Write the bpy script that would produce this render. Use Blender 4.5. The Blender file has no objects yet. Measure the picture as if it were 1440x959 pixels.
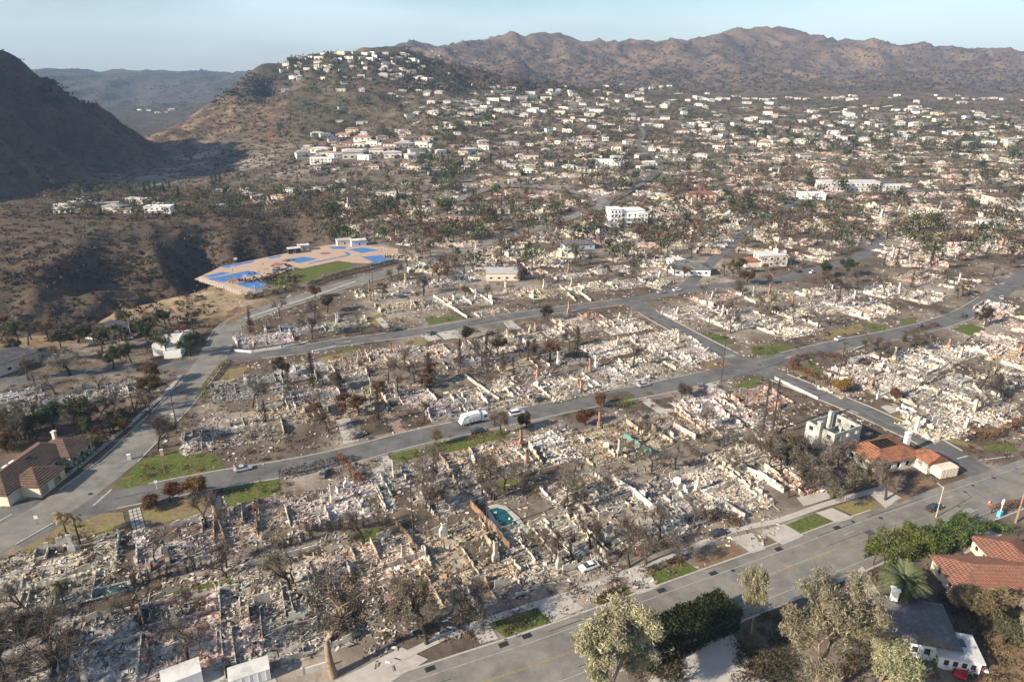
import bpy, math, random
import numpy as np
from mathutils import Vector, Matrix

# ------------------------------------------------------------------ camera, sky, sun, exposure
SC = bpy.context.scene
COL = SC.collection
PITCH = math.radians(21.0); CAMZ = 96.0; FPX = 960.0
cam = bpy.data.cameras.new('camera'); camo = bpy.data.objects.new('camera', cam); COL.objects.link(camo)
cam.sensor_width = 36.0; cam.lens = 24.0; cam.clip_start = 0.5; cam.clip_end = 40000
camo.location = (0, 0, CAMZ); camo.rotation_euler = (math.pi/2 - PITCH, 0, 0)
SC.camera = camo

SUN_EL = math.radians(27.0)
SHADOW_DIR = math.radians(31.0)          # heading of cast shadows, from +X towards +Y
sdir = Vector((-math.cos(SHADOW_DIR)*math.cos(SUN_EL), -math.sin(SHADOW_DIR)*math.cos(SUN_EL), math.sin(SUN_EL)))
world = bpy.data.worlds.new('World'); SC.world = world; world.use_nodes = True
wn = world.node_tree.nodes; wl = world.node_tree.links; wn.clear()
sky = wn.new('ShaderNodeTexSky'); sky.sky_type = 'NISHITA'; sky.sun_disc = False
sky.sun_elevation = SUN_EL
sky.sun_rotation = math.atan2(sdir.x, sdir.y)
sky.altitude = 100; sky.air_density = 1.0; sky.dust_density = 0.7; sky.ozone_density = 2.0
wbg = wn.new('ShaderNodeBackground'); wbg.inputs['Strength'].default_value = 0.072
wout = wn.new('ShaderNodeOutputWorld')
# thin high cirrus over the whole sky
wtc = wn.new('ShaderNodeTexCoord'); wmap = wn.new('ShaderNodeMapping'); wmap.inputs['Scale'].default_value = (1.2, 1.2, 6.0)
wnoi = wn.new('ShaderNodeTexNoise'); wnoi.inputs['Scale'].default_value = 1.6; wnoi.inputs['Detail'].default_value = 7
wrmp = wn.new('ShaderNodeMapRange'); wrmp.inputs[1].default_value = 0.42; wrmp.inputs[2].default_value = 0.8
wrmp.inputs[3].default_value = 0.0; wrmp.inputs[4].default_value = 0.36
wmix = wn.new('ShaderNodeMix'); wmix.data_type = 'RGBA'; wmix.inputs['B'].default_value = (10.5, 11.8, 13.6, 1)
wl.new(wtc.outputs['Generated'], wmap.inputs['Vector']); wl.new(wmap.outputs[0], wnoi.inputs['Vector'])
wl.new(wnoi.outputs['Fac'], wrmp.inputs[0]); wl.new(wrmp.outputs[0], wmix.inputs['Factor'])
wl.new(sky.outputs[0], wmix.inputs['A']); wl.new(wmix.outputs['Result'], wbg.inputs['Color'])
wl.new(wbg.outputs[0], wout.inputs['Surface'])

sun = bpy.data.lights.new('sun', 'SUN'); sun.energy = 5.0; sun.angle = math.radians(0.6); sun.color = (1.0, 0.868, 0.69)
suno = bpy.data.objects.new('sun', sun); COL.objects.link(suno)
suno.rotation_euler = sdir.to_track_quat('Z', 'Y').to_euler()
suno.location = (-200, -100, 300)
SC.view_settings.view_transform = 'Standard'; SC.view_settings.look = 'None'
SC.view_settings.exposure = 1.0; SC.view_settings.gamma = 1.0
SC.cycles.max_bounces = 5; SC.cycles.diffuse_bounces = 2; SC.cycles.glossy_bounces = 2
SC.cycles.transmission_bounces = 2; SC.cycles.volume_bounces = 0; SC.cycles.transparent_max_bounces = 6
SC.cycles.use_denoising = True
SC.cycles.volume_max_steps = 64

RNG = np.random.default_rng(7); random.seed(7)
sp_, cp_ = math.sin(PITCH), math.cos(PITCH)
def ray(px, py):
    u = (px-720.0)/FPX; v = (py-479.5)/FPX
    return np.array([u, cp_ - v*sp_, -sp_ - v*cp_])
def G(px, py, z=0.0):
    d = ray(px, py); t = (z-CAMZ)/d[2]
    return np.array([d[0]*t, d[1]*t, z])
def PY(px, py, Y):
    d = ray(px, py); t = Y/d[1]
    return (d[0]*t, Y, CAMZ + d[2]*t)
def proj(p):
    x, y, z = p[0], p[1], p[2]-CAMZ
    dep = y*cp_ - z*sp_; up = y*sp_ + z*cp_
    return 720 + FPX*x/dep, 479.5 - FPX*up/dep

# ------------------------------------------------------------------ numpy noise
def _hash(ix, iy, s):
    n = (ix.astype(np.int64)*374761393 + iy.astype(np.int64)*668265263 + s*1274126177) & 0xffffffff
    n = ((n ^ (n >> 13))*1274126177) & 0xffffffff
    return ((n ^ (n >> 16)) & 0xffff)/65535.0*2*math.pi
def perlin(x, y, s=0):
    x = np.asarray(x, float); y = np.asarray(y, float)
    ix = np.floor(x); iy = np.floor(y); fx = x-ix; fy = y-iy
    def g(dx, dy):
        a = _hash(ix+dx, iy+dy, s); return np.cos(a)*(fx-dx) + np.sin(a)*(fy-dy)
    u = fx*fx*fx*(fx*(fx*6-15)+10); v = fy*fy*fy*(fy*(fy*6-15)+10)
    a = g(0,0); b = g(1,0); c = g(0,1); d = g(1,1)
    return (a+(b-a)*u) + ((c+(d-c)*u)-(a+(b-a)*u))*v
def fbm(x, y, o=4, s=0):
    r = 0; a = 1.0
    for k in range(o):
        r = r + a*perlin(x*2**k, y*2**k, s+k); a *= 0.5
    return r
def ridged(x, y, o=4, s=0):
    r = 0; a = 1.0
    for k in range(o):
        r = r + a*(0.35-np.abs(perlin(x*2**k, y*2**k, s+k))); a *= 0.5
    return r
def sstep(a, b, x):
    t = np.clip((x-a)/(b-a), 0, 1); return t*t*(3-2*t)

# ------------------------------------------------------------------ mesh helpers
def mesh_np(name, V, Q=None, T=None, col=None, smooth=False, mi=None):
    me = bpy.data.meshes.new(name)
    V = np.asarray(V, np.float32).reshape(-1, 3)
    Q = np.zeros((0,4), np.int32) if Q is None else np.asarray(Q, np.int32).reshape(-1,4)
    T = np.zeros((0,3), np.int32) if T is None else np.asarray(T, np.int32).reshape(-1,3)
    me.vertices.add(len(V)); me.vertices.foreach_set('co', V.ravel())
    nl = Q.size + T.size
    me.loops.add(nl); me.loops.foreach_set('vertex_index', np.concatenate([Q.ravel(), T.ravel()]).astype(np.int32))
    me.polygons.add(len(Q)+len(T))
    ls = np.concatenate([np.arange(len(Q))*4, Q.size + np.arange(len(T))*3]).astype(np.int32)
    me.polygons.foreach_set('loop_start', ls)
    if mi is not None: me.polygons.foreach_set('material_index', np.asarray(mi, np.int32))
    if smooth: me.polygons.foreach_set('use_smooth', np.ones(len(Q)+len(T), bool))
    else: me.polygons.foreach_set('use_smooth', np.zeros(len(Q)+len(T), bool))
    if col is not None:
        c = np.ones((len(V), 4), np.float32); c[:, :3] = col
        at_ = me.attributes.new('Col', 'FLOAT_COLOR', 'POINT'); at_.data.foreach_set('color', c.ravel())
    me.update(calc_edges=True)
    return me
class MB:
    """collects faces; build() links them as ONE mesh object"""
    def __init__(s): s.v = []; s.f = []; s.c = []; s.m = []
    def poly(s, pts, m=0, c=None):
        b = len(s.v); s.v += [tuple(p) for p in pts]; s.f.append(tuple(range(b, b+len(pts)))); s.m.append(m)
        return s
    def hexa(s, p, m=0):      # p: 8 points, bottom 4 ccw then top 4 ccw
        b = len(s.v); s.v += [tuple(q) for q in p]
        for f in ((3,2,1,0),(4,5,6,7),(0,1,5,4),(1,2,6,5),(2,3,7,6),(3,0,4,7)):
            s.f.append(tuple(b+i for i in f)); s.m.append(m)
        return s
    def box(s, x0, x1, y0, y1, z0, z1, m=0, taper=0.0):
        t = taper
        return s.hexa([(x0,y0,z0),(x1,y0,z0),(x1,y1,z0),(x0,y1,z0),(x0+t,y0+t,z1),(x1-t,y0+t,z1),(x1-t,y1-t,z1),(x0+t,y1-t,z1)], m)
    def tube(s, p0, p1, r0, r1=None, n=6, m=0, caps=True):
        r1 = r0 if r1 is None else r1
        p0 = Vector(p0); p1 = Vector(p1); d = (p1-p0)
        if d.length < 1e-6: return s
        d.normalize(); a = d.orthogonal().normalized(); b_ = d.cross(a)
        b = len(s.v)
        for p, r in ((p0, r0), (p1, r1)):
            for k in range(n):
                t = 2*math.pi*k/n; s.v.append(tuple(p + (a*math.cos(t)+b_*math.sin(t))*r))
        for k in range(n):
            s.f.append((b+k, b+(k+1)%n, b+n+(k+1)%n, b+n+k)); s.m.append(m)
        if caps:
            s.f.append(tuple(b+n+k for k in range(n))); s.m.append(m)
            s.f.append(tuple(b+n-1-k for k in range(n))); s.m.append(m)
        return s
    def loft(s, rings, m=0, caps=True):
        n = len(rings[0]); b = len(s.v)
        for r in rings: s.v += [tuple(p) for p in r]
        for i in range(len(rings)-1):
            for k in range(n):
                s.f.append((b+i*n+k, b+i*n+(k+1)%n, b+(i+1)*n+(k+1)%n, b+(i+1)*n+k)); s.m.append(m)
        if caps:
            s.f.append(tuple(b+n-1-k for k in range(n))); s.m.append(m)
            s.f.append(tuple(b+(len(rings)-1)*n+k for k in range(n))); s.m.append(m)
        return s
    def mesh(s, name):
        me = bpy.data.meshes.new(name); me.from_pydata(s.v, [], s.f)
        me.polygons.foreach_set('material_index', np.array(s.m, np.int32)); me.update(); return me
    def build(s, name, mats, parent=None, loc=None, rz=0.0):
        return link(name, s.mesh(name), mats, parent, loc, rz)
def link(name, me, mats=None, parent=None, loc=None, rz=0.0):
    if mats is not None and len(me.materials) == 0:
        for m in (mats if isinstance(mats, (list, tuple)) else [mats]): me.materials.append(m)
    o = bpy.data.objects.new(name, me); COL.objects.link(o)
    if parent is not None: o.parent = parent
    if loc is not None: o.location = loc
    if rz: o.rotation_euler = (0, 0, rz)
    return o
def empty(name, loc, rz=0.0):
    o = bpy.data.objects.new(name, None); COL.objects.link(o); o.location = loc; o.rotation_euler = (0,0,rz)
    o.empty_display_size = 0.5
    return o
def inst(o, name, parent=None, loc=None, rz=None, sc=None):
    c = o.copy(); c.name = name; COL.objects.link(c); c.parent = parent
    if loc is not None: c.location = loc
    if rz is not None: c.rotation_euler = (0,0,rz)
    if sc is not None: c.scale = sc if hasattr(sc, '__len__') else (sc,)*3
    return c
def tag(o, label=None, cat=None, group=None, kind=None):
    if label: o['label'] = label
    if cat: o['category'] = cat
    if group: o['group'] = group
    if kind: o['kind'] = kind
    return o

# ------------------------------------------------------------------ materials
MATS = {}
def mat(name, base=(0.5,0.5,0.5), rough=0.9, var=0.25, scale=1.0, detail=5, attr=False, obj_rand=0.0, second=None, sec_scale=0.3,
        sec_lo=0.5, sec_hi=0.62, bump=0.0, bump_scale=4.0, spec=0.2, world=True, metal=0.0, transl=0.0, hue_rand=0.0, stretch=None):
    if name in MATS: return MATS[name]
    m = bpy.data.materials.new(name); m.use_nodes = True; N = m.node_tree.nodes; L = m.node_tree.links; N.clear()
    out = N.new('ShaderNodeOutputMaterial'); bs = N.new('ShaderNodeBsdfPrincipled')
    bs.inputs['Roughness'].default_value = rough; bs.inputs['Metallic'].default_value = metal
    bs.inputs['Specular IOR Level'].default_value = spec
    if world:
        g = N.new('ShaderNodeNewGeometry'); vec = g.outputs['Position']
    else:
        g = N.new('ShaderNodeTexCoord'); vec = g.outputs['Object']
    if stretch:
        mp = N.new('ShaderNodeMapping'); mp.inputs['Scale'].default_value = stretch[:3]
        if len(stretch) > 3: mp.inputs['Rotation'].default_value = (0, 0, stretch[3])
        L.new(vec, mp.inputs['Vector']); vec2 = mp.outputs[0]
    else: vec2 = vec
    if attr:
        a = N.new('ShaderNodeAttribute'); a.attribute_name = 'Col'; csock = a.outputs['Color']
    else:
        r = N.new('ShaderNodeRGB'); r.outputs[0].default_value = (*base, 1); csock = r.outputs[0]
    if second is not None:
        n2 = N.new('ShaderNodeTexNoise'); n2.inputs['Scale'].default_value = sec_scale; n2.inputs['Detail'].default_value = 6
        n2.inputs['Roughness'].default_value = 0.65
        L.new(vec2, n2.inputs['Vector'])
        mr = N.new('ShaderNodeMapRange'); mr.inputs[1].default_value = sec_lo; mr.inputs[2].default_value = sec_hi
        L.new(n2.outputs['Fac'], mr.inputs[0])
        mx = N.new('ShaderNodeMix'); mx.data_type = 'RGBA'; mx.inputs['B'].default_value = (*second, 1)
        L.new(mr.outputs[0], mx.inputs['Factor']); L.new(csock, mx.inputs['A']); csock = mx.outputs['Result']
    if var > 0:
        n1 = N.new('ShaderNodeTexNoise'); n1.inputs['Scale'].default_value = scale; n1.inputs['Detail'].default_value = detail
        n1.inputs['Roughness'].default_value = 0.7
        L.new(vec2, n1.inputs['Vector'])
        mr = N.new('ShaderNodeMapRange'); mr.inputs[1].default_value = 0.3; mr.inputs[2].default_value = 0.7
        mr.inputs[3].default_value = 1-var; mr.inputs[4].default_value = 1+var
        L.new(n1.outputs['Fac'], mr.inputs[0])
        vm = N.new('ShaderNodeVectorMath'); vm.operation = 'SCALE'
        L.new(csock, vm.inputs[0]); L.new(mr.outputs[0], vm.inputs['Scale']); csock = vm.outputs[0]
    if obj_rand > 0:
        oi = N.new('ShaderNodeObjectInfo'); mr = N.new('ShaderNodeMapRange')
        mr.inputs[3].default_value = 1-obj_rand; mr.inputs[4].default_value = 1+obj_rand
        L.new(oi.outputs['Random'], mr.inputs[0])
        vm = N.new('ShaderNodeVectorMath'); vm.operation = 'SCALE'
        L.new(csock, vm.inputs[0]); L.new(mr.outputs[0], vm.inputs['Scale']); csock = vm.outputs[0]
        if hue_rand > 0:
            mt = N.new('ShaderNodeMath'); mt.operation = 'MULTIPLY'; mt.inputs[1].default_value = 7.31
            fr = N.new('ShaderNodeMath'); fr.operation = 'FRACT'
            L.new(oi.outputs['Random'], mt.inputs[0]); L.new(mt.outputs[0], fr.inputs[0])
            mh = N.new('ShaderNodeMapRange'); mh.inputs[3].default_value = 0.5-hue_rand; mh.inputs[4].default_value = 0.5+hue_rand
            L.new(fr.outputs[0], mh.inputs[0])
            hs = N.new('ShaderNodeHueSaturation'); L.new(mh.outputs[0], hs.inputs['Hue']); L.new(csock, hs.inputs['Color']); csock = hs.outputs['Color']
    L.new(csock, bs.inputs['Base Color'])
    if bump > 0:
        nb = N.new('ShaderNodeTexNoise'); nb.inputs['Scale'].default_value = bump_scale; nb.inputs['Detail'].default_value = 6
        L.new(vec2, nb.inputs['Vector'])
        bm_ = N.new('ShaderNodeBump'); bm_.inputs['Strength'].default_value = 1.0; bm_.inputs['Distance'].default_value = bump
        L.new(nb.outputs['Fac'], bm_.inputs['Height']); L.new(bm_.outputs[0], bs.inputs['Normal'])
    if transl > 0:
        tr = N.new('ShaderNodeBsdfTranslucent'); L.new(csock, tr.inputs['Color'])
        ms = N.new('ShaderNodeMixShader'); ms.inputs[0].default_value = transl
        L.new(bs.outputs[0], ms.inputs[1]); L.new(tr.outputs[0], ms.inputs[2]); L.new(ms.outputs[0], out.inputs['Surface'])
    else:
        L.new(bs.outputs[0], out.inputs['Surface'])
    MATS[name] = m
    return m

M_rubble = mat('rubble', attr=True, rough=0.95, var=0.30, scale=1.3, spec=0.1)
M_wallst = mat('burnt_stucco', (0.50,0.46,0.40), var=0.25, scale=0.7, second=(0.13,0.115,0.10), sec_scale=0.45, sec_lo=0.52, sec_hi=0.72, obj_rand=0.25, spec=0.1)
M_wallwh = mat('white_stucco', (0.58,0.55,0.50), var=0.2, scale=0.8, second=(0.22,0.195,0.17), sec_scale=0.5, sec_lo=0.52, sec_hi=0.72, obj_rand=0.1, spec=0.1)
M_brick = mat('chimney_brick', (0.36,0.20,0.14), var=0.3, scale=2.0, second=(0.16,0.11,0.09), sec_scale=0.8, obj_rand=0.2, spec=0.1)
M_stone = mat('chimney_stone', (0.46,0.41,0.34), var=0.3, scale=2.0, second=(0.17,0.15,0.13), sec_scale=0.8, sec_lo=0.55, sec_hi=0.7, obj_rand=0.2, spec=0.1)
M_black = mat('soot', (0.018,0.016,0.014), var=0.3, spec=0.05)
M_slab = mat('ash_slab', (0.30,0.27,0.235), var=0.35, scale=0.6, second=(0.15,0.125,0.10), sec_scale=0.22, sec_lo=0.48, sec_hi=0.62, bump=0.05, spec=0.1)
M_asphalt = mat('asphalt', (0.135,0.131,0.126), var=0.2, scale=0.25, second=(0.10,0.097,0.094), sec_scale=0.12, sec_lo=0.45, sec_hi=0.6, bump=0.008, bump_scale=12, rough=0.85)
M_asphalt2 = mat('old_asphalt', (0.20,0.188,0.168), var=0.2, scale=0.3, second=(0.15,0.142,0.128), sec_scale=0.12, sec_lo=0.45, sec_hi=0.6, bump=0.008, bump_scale=12, rough=0.85)
M_conc = mat('concrete', (0.40,0.375,0.335), var=0.16, scale=0.5, second=(0.27,0.25,0.22), sec_scale=0.25, sec_lo=0.52, sec_hi=0.7, rough=0.9)
M_kerb = mat('kerb_concrete', (0.38,0.36,0.32), var=0.2, scale=1.5)
M_lawn = mat('lawn', (0.088,0.110,0.030), var=0.4, scale=1.2, second=(0.15,0.125,0.055), sec_scale=0.3, sec_lo=0.5, sec_hi=0.68, bump=0.05, bump_scale=9, spec=0.05)
M_drylawn = mat('dry_lawn', (0.20,0.175,0.075), var=0.3, scale=1.0, second=(0.19,0.14,0.09), sec_scale=0.2, sec_lo=0.45, sec_hi=0.6, bump=0.05, bump_scale=9, spec=0.05)
M_soil = mat('burnt_soil', (0.105,0.080,0.060), var=0.4, scale=0.8, second=(0.055,0.045,0.038), sec_scale=0.2, bump=0.06, bump_scale=3, spec=0.05)
M_mulch = mat('mulch', (0.20,0.135,0.085), var=0.3, scale=1.0, second=(0.13,0.09,0.06), sec_scale=0.4, bump=0.05, spec=0.05)
M_pavers = mat('brick_pavers', (0.30,0.205,0.165), var=0.22, scale=1.0, second=(0.19,0.14,0.12), sec_scale=0.3)
M_white = mat('white_paint', (0.80,0.79,0.76), var=0.06, scale=0.6, rough=0.6)
M_cream = mat('cream_paint', (0.62,0.54,0.43), var=0.1, scale=0.6, rough=0.8)
M_dark = mat('dark_metal', (0.03,0.03,0.032), var=0.2, rough=0.5)
M_glass = mat('window_glass', (0.03,0.04,0.05), var=0.1, rough=0.12, spec=0.6)
M_wood = mat('charred_pole', (0.055,0.045,0.038), var=0.4, scale=2.0)
M_fence = mat('burnt_fence', (0.22,0.15,0.10), var=0.35, scale=1.2, second=(0.07,0.05,0.04), sec_scale=0.5, obj_rand=0.2)
M_trunk = mat('charred_bark', (0.060,0.047,0.038), var=0.4, scale=2.0, obj_rand=0.35, world=False)
M_trunk2 = mat('pale_bark', (0.27,0.20,0.14), var=0.3, scale=1.2, second=(0.13,0.09,0.065), sec_scale=0.7, world=False)
M_twig = mat('burnt_twigs', attr=True, var=0.2, scale=0.5, obj_rand=0.35, hue_rand=0.012, spec=0.05, world=False)
M_leaf = mat('leaves', attr=True, var=0.2, scale=0.5, obj_rand=0.28, hue_rand=0.02, spec=0.12, rough=0.7, transl=0.25, world=False)
# ------------------------------------------------------------------ terrain: control points (photo column, photo row, metres ahead)
CP = []
def cps(lst): CP.extend(PY(*q) for q in lst)
CP += [(-760,1350,5),(-620,1400,0),(-500,1350,0),(-420,1250,0),(-1000,1500,20),(-900,900,8),(-700,800,6),(-600,700,4),(-500,760,0),(-800,1100,6),(-1100,800,10)]
cps([(-100,282,600),(0,280,610),(100,280,620),(200,285,600),(230,252,760),(232,225,930),(222,205,1180),(212,185,1600)])
cps([(200,160,2500),(150,155,2600),(250,158,2500),(90,111,4300),(150,105,4400),(200,105,4400),(260,102,4400),(330,107,4300),(0,110,4400),(-150,100,4400),(420,112,4400),(520,114,4500)])
cps([(250,178,1080),(300,140,1180),(350,104,1250),(345,103,1310),(318,124,1200),(330,115,1260),(375,94,1260),(378,92,1320),(400,84,1330),(430,78,1360),(480,74,1380),(530,67,1400),(570,72,1420),(600,88,1400),
     (640,108,1380),(700,119,1370),(760,124,1390),(820,126,1430),(900,133,1480),(950,138,1500),
     (270,215,980),(310,190,1050),(330,160,1130),(370,140,1180),(420,120,1220),(480,105,1270),(540,100,1290),(600,116,1290),
     (290,245,820),(340,225,900),(400,200,960),(450,165,1060),(520,140,1130),(600,150,1100),(680,145,1180),(760,150,1180),(850,150,1260),
     (420,235,800),(480,225,790),(540,210,850),(600,205,860),(680,190,920),(760,180,980),(840,175,1020),
     (350,272,680),(430,270,660),(520,260,680),(600,248,720),(680,235,770),(760,220,820),(840,210,860),(900,200,900),
     (300,302,545),(400,305,530),(520,300,530),(620,290,550),(720,275,590),(820,265,620),(900,255,650)])
cps([(960,185,1000),(1050,185,1000),(1150,185,990),(1250,185,990),(1350,185,990),(1440,185,990),(1560,185,990),
     (980,160,1200),(1060,150,1350),(1150,158,1250),(1250,155,1280),(1350,158,1260),(1440,165,1200),(1560,165,1200),
     (1000,139,1560),(1080,140,1570),(1160,140,1570),(1250,139,1570),(1350,139,1570),(1440,141,1560),(1560,142,1560),
     (960,215,840),(1100,215,830),(1250,215,830),(1400,215,830),(1560,215,830),
     (960,245,690),(1100,245,690),(1250,245,690),(1400,245,690),(1560,245,690),
     (960,280,560),(1100,280,560),(1250,280,560),(1400,280,560),(1560,280,560)])
cps([(700,122,1900),(800,124,2000),(900,128,2050),(1000,128,2050),(1100,128,2050),(1250,130,2050),(1400,130,2050),(1560,130,2050),
     (620,96,2300),(700,93,2300),(720,100,2200),(780,112,2300),(860,106,2500),(950,108,2400),(1010,92,2600),(1040,80,2750),(1080,95,2550),(1150,98,2600),(1230,103,2600),(1310,100,2700),(1400,108,2500),(1500,110,2500),
     (560,78,3100),(590,68,3200),(640,64,3200),(690,61,3200),(720,55,3200),(775,57,3200),(800,64,3200),(830,74,3200),(900,75,3200),(960,66,3200),(1020,58,3200),(1075,45,3250),(1110,52,3250),(1160,66,3200),(1210,70,3200),(1270,70,3200),(1320,80,3200),(1370,80,3200),(1440,89,3200),(1540,95,3200),(1700,100,3200)])
for X in (-5000,-3000,-1500,0,1500,3000,5000): CP.append((X, 6500, 60)); 
for X in (-1200, 0, 1000, 2200, 3500): CP.append((X, 4600 if X > 0 else 5600, 70))
for Y in (0, 120, 240, 360, 450):
    for X in range(-600, 601, 150): CP.append((X, Y, 0.0))
CP += [(-1500,600,120),(-1500,200,40),(1500,300,20),(1500,700,40),(1700,1200,60),(2600,2000,70),(-2500,1500,250),(-3000,3000,200),(-900,500,20)]
CPA = np.array(CP, float)
def _phi(r): return r
_r = np.hypot(CPA[:,None,0]-CPA[None,:,0], CPA[:,None,1]-CPA[None,:,1])
nC = len(CPA)
_A = np.zeros((nC+1, nC+1)); _A[:nC,:nC] = _phi(_r) - 22.0*np.eye(nC); _A[:nC,nC] = 1; _A[nC,:nC] = 1
_w = np.linalg.lstsq(_A, np.append(CPA[:,2], 0), rcond=None)[0]
CANYON = np.array([G(-260,425)[:2], G(-60,415)[:2], G(60,410)[:2], G(150,390)[:2], G(250,362)[:2], G(340,336)[:2], G(430,318)[:2], G(520,308)[:2]])
def seg_dist(x, y, P):
    best = np.full(np.shape(x), 1e9); par = np.zeros(np.shape(x))
    for i in range(len(P)-1):
        ax, ay = P[i]; bx, by = P[i+1]; L2 = (bx-ax)**2+(by-ay)**2
        t = np.clip(((x-ax)*(bx-ax)+(y-ay)*(by-ay))/L2, 0, 1)
        d = np.hypot(x-ax-t*(bx-ax), y-ay-t*(by-ay))
        par = np.where(d < best, i+t, par); best = np.minimum(best, d)
    return best, par/(len(P)-1)
def height(x, y):
    x = np.asarray(x, float); y = np.asarray(y, float)
    h = np.full(x.shape, _w[nC])
    for i in range(nC): h = h + _w[i]*np.hypot(x-CPA[i,0], y-CPA[i,1])
    m = sstep(450, 600, y)
    # eroded spurs and gullies, strongest on the high slopes
    hill = sstep(620, 1000, y)
    left = sstep(-150, -420, x + 0.18*y)
    far = sstep(1700, 2500, y)*(0.6+0.4*sstep(-900, -100, x+0.1*y))
    wx = x + 70*perlin(x/300, y/300, 5); wy = y + 70*perlin(x/300+9, y/300, 6)
    # spurs and gullies run down the fall line: towards the viewer on the far range, towards the valley on the left flank
    s1 = 0.80*wx - 0.60*wy; t1 = 0.60*wx + 0.80*wy
    spur_l = ridged(t1/210, s1/900, 4, 13); spur_f = ridged(wx/420, wy/1000, 6, 11); spur_m = ridged(wx/150, wy/420, 4, 17)
    h = h + far*120*(spur_f-0.27) + hill*(1-left)*(1-far)*(6+26*sstep(35,110,h))*(spur_m-0.25)
    h = h + hill*3*fbm(x/60, y/60, 3, 21) + far*18*ridged(wx/120, wy/200, 4, 23)
    # the dark mountain flank left of the canyon: a steep side facing the valley, ribbed by gullies
    q = -(x+462) + 18*perlin(x/120, y/120, 81)
    rib = ridged((y+0.25*q)/110+0.35*perlin(x/150,y/150,83), q/380, 5, 85)
    zm = np.minimum(np.minimum(0.85*q, 215+0.1*q), 1.1*(975-y+12*perlin(x/90,y/90,84)-0.12*(x+700)))
    zm = zm + np.clip(zm+4,0,45)/45*100*(rib-0.32)
    zm = np.where(y > 560, zm, -999)
    h = np.maximum(h, np.where(zm > 0, zm, -999))
    h = h*m
    d, t = seg_dist(x, y, CANYON)
    farside = y > np.interp(x, CANYON[:,0], CANYON[:,1])
    d = np.where(farside, d*0.55, d)
    wid = 40 + 10*perlin(x/60, y/60, 31) ; dep = 46*sstep(1.02, 0.75, t)
    dd = d + 22*ridged(x/60, y/75, 4, 33)
    h = h - dep*np.exp(-(np.maximum(dd,0)/wid)**2*1.1)*sstep(90, 62, d)
    return h
# fan-shaped sheet reaching the horizon
NA = 420
RAD = np.concatenate([np.exp(np.linspace(math.log(25), math.log(270), 60))[:-1], np.exp(np.linspace(math.log(270), math.log(4700), 450))[:-1], np.exp(np.linspace(math.log(4700), math.log(9000), 24))]); NR = len(RAD)
ANG = np.radians(np.linspace(-62, 62, NA)); LRAD = np.log(RAD)
aa, rr_ = np.meshgrid(ANG, RAD)
TX = np.sin(aa)*rr_; TY = np.cos(aa)*rr_
TZ = height(TX, TY)
def hq(x, y):
    x = np.asarray(x, float); y = np.asarray(y, float)
    fa = (np.arctan2(x, y)-ANG[0])/(ANG[1]-ANG[0]); fr = np.interp(np.log(np.maximum(np.hypot(x, y), 26)), LRAD, np.arange(NR))
    ia = np.clip(np.floor(fa).astype(int), 0, NA-2); ir = np.clip(np.floor(fr).astype(int), 0, NR-2)
    fa = np.clip(fa-ia, 0, 1); fr = np.clip(fr-ir, 0, 1)
    return (TZ[ir,ia]*(1-fa)+TZ[ir,ia+1]*fa)*(1-fr) + (TZ[ir+1,ia]*(1-fa)+TZ[ir+1,ia+1]*fa)*fr
_TY = np.exp(np.linspace(math.log(60), math.log(6500), 900))
def at(px, py):
    """where the ground stands under a place in the photograph"""
    d = ray(px, py); t = _TY/d[1]
    X = d[0]*t; Z = CAMZ + d[2]*t; h = hq(X, _TY)
    k = np.argmax(Z < h)
    if Z[k] >= h[k] or k == 0: return None
    a = Z[k-1]-h[k-1]; b = h[k]-Z[k]; f = a/(a+b)
    Y = _TY[k-1] + f*(_TY[k]-_TY[k-1]); X_ = d[0]*Y/d[1]
    return np.array([X_, Y, float(hq(X_, Y))])
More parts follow.
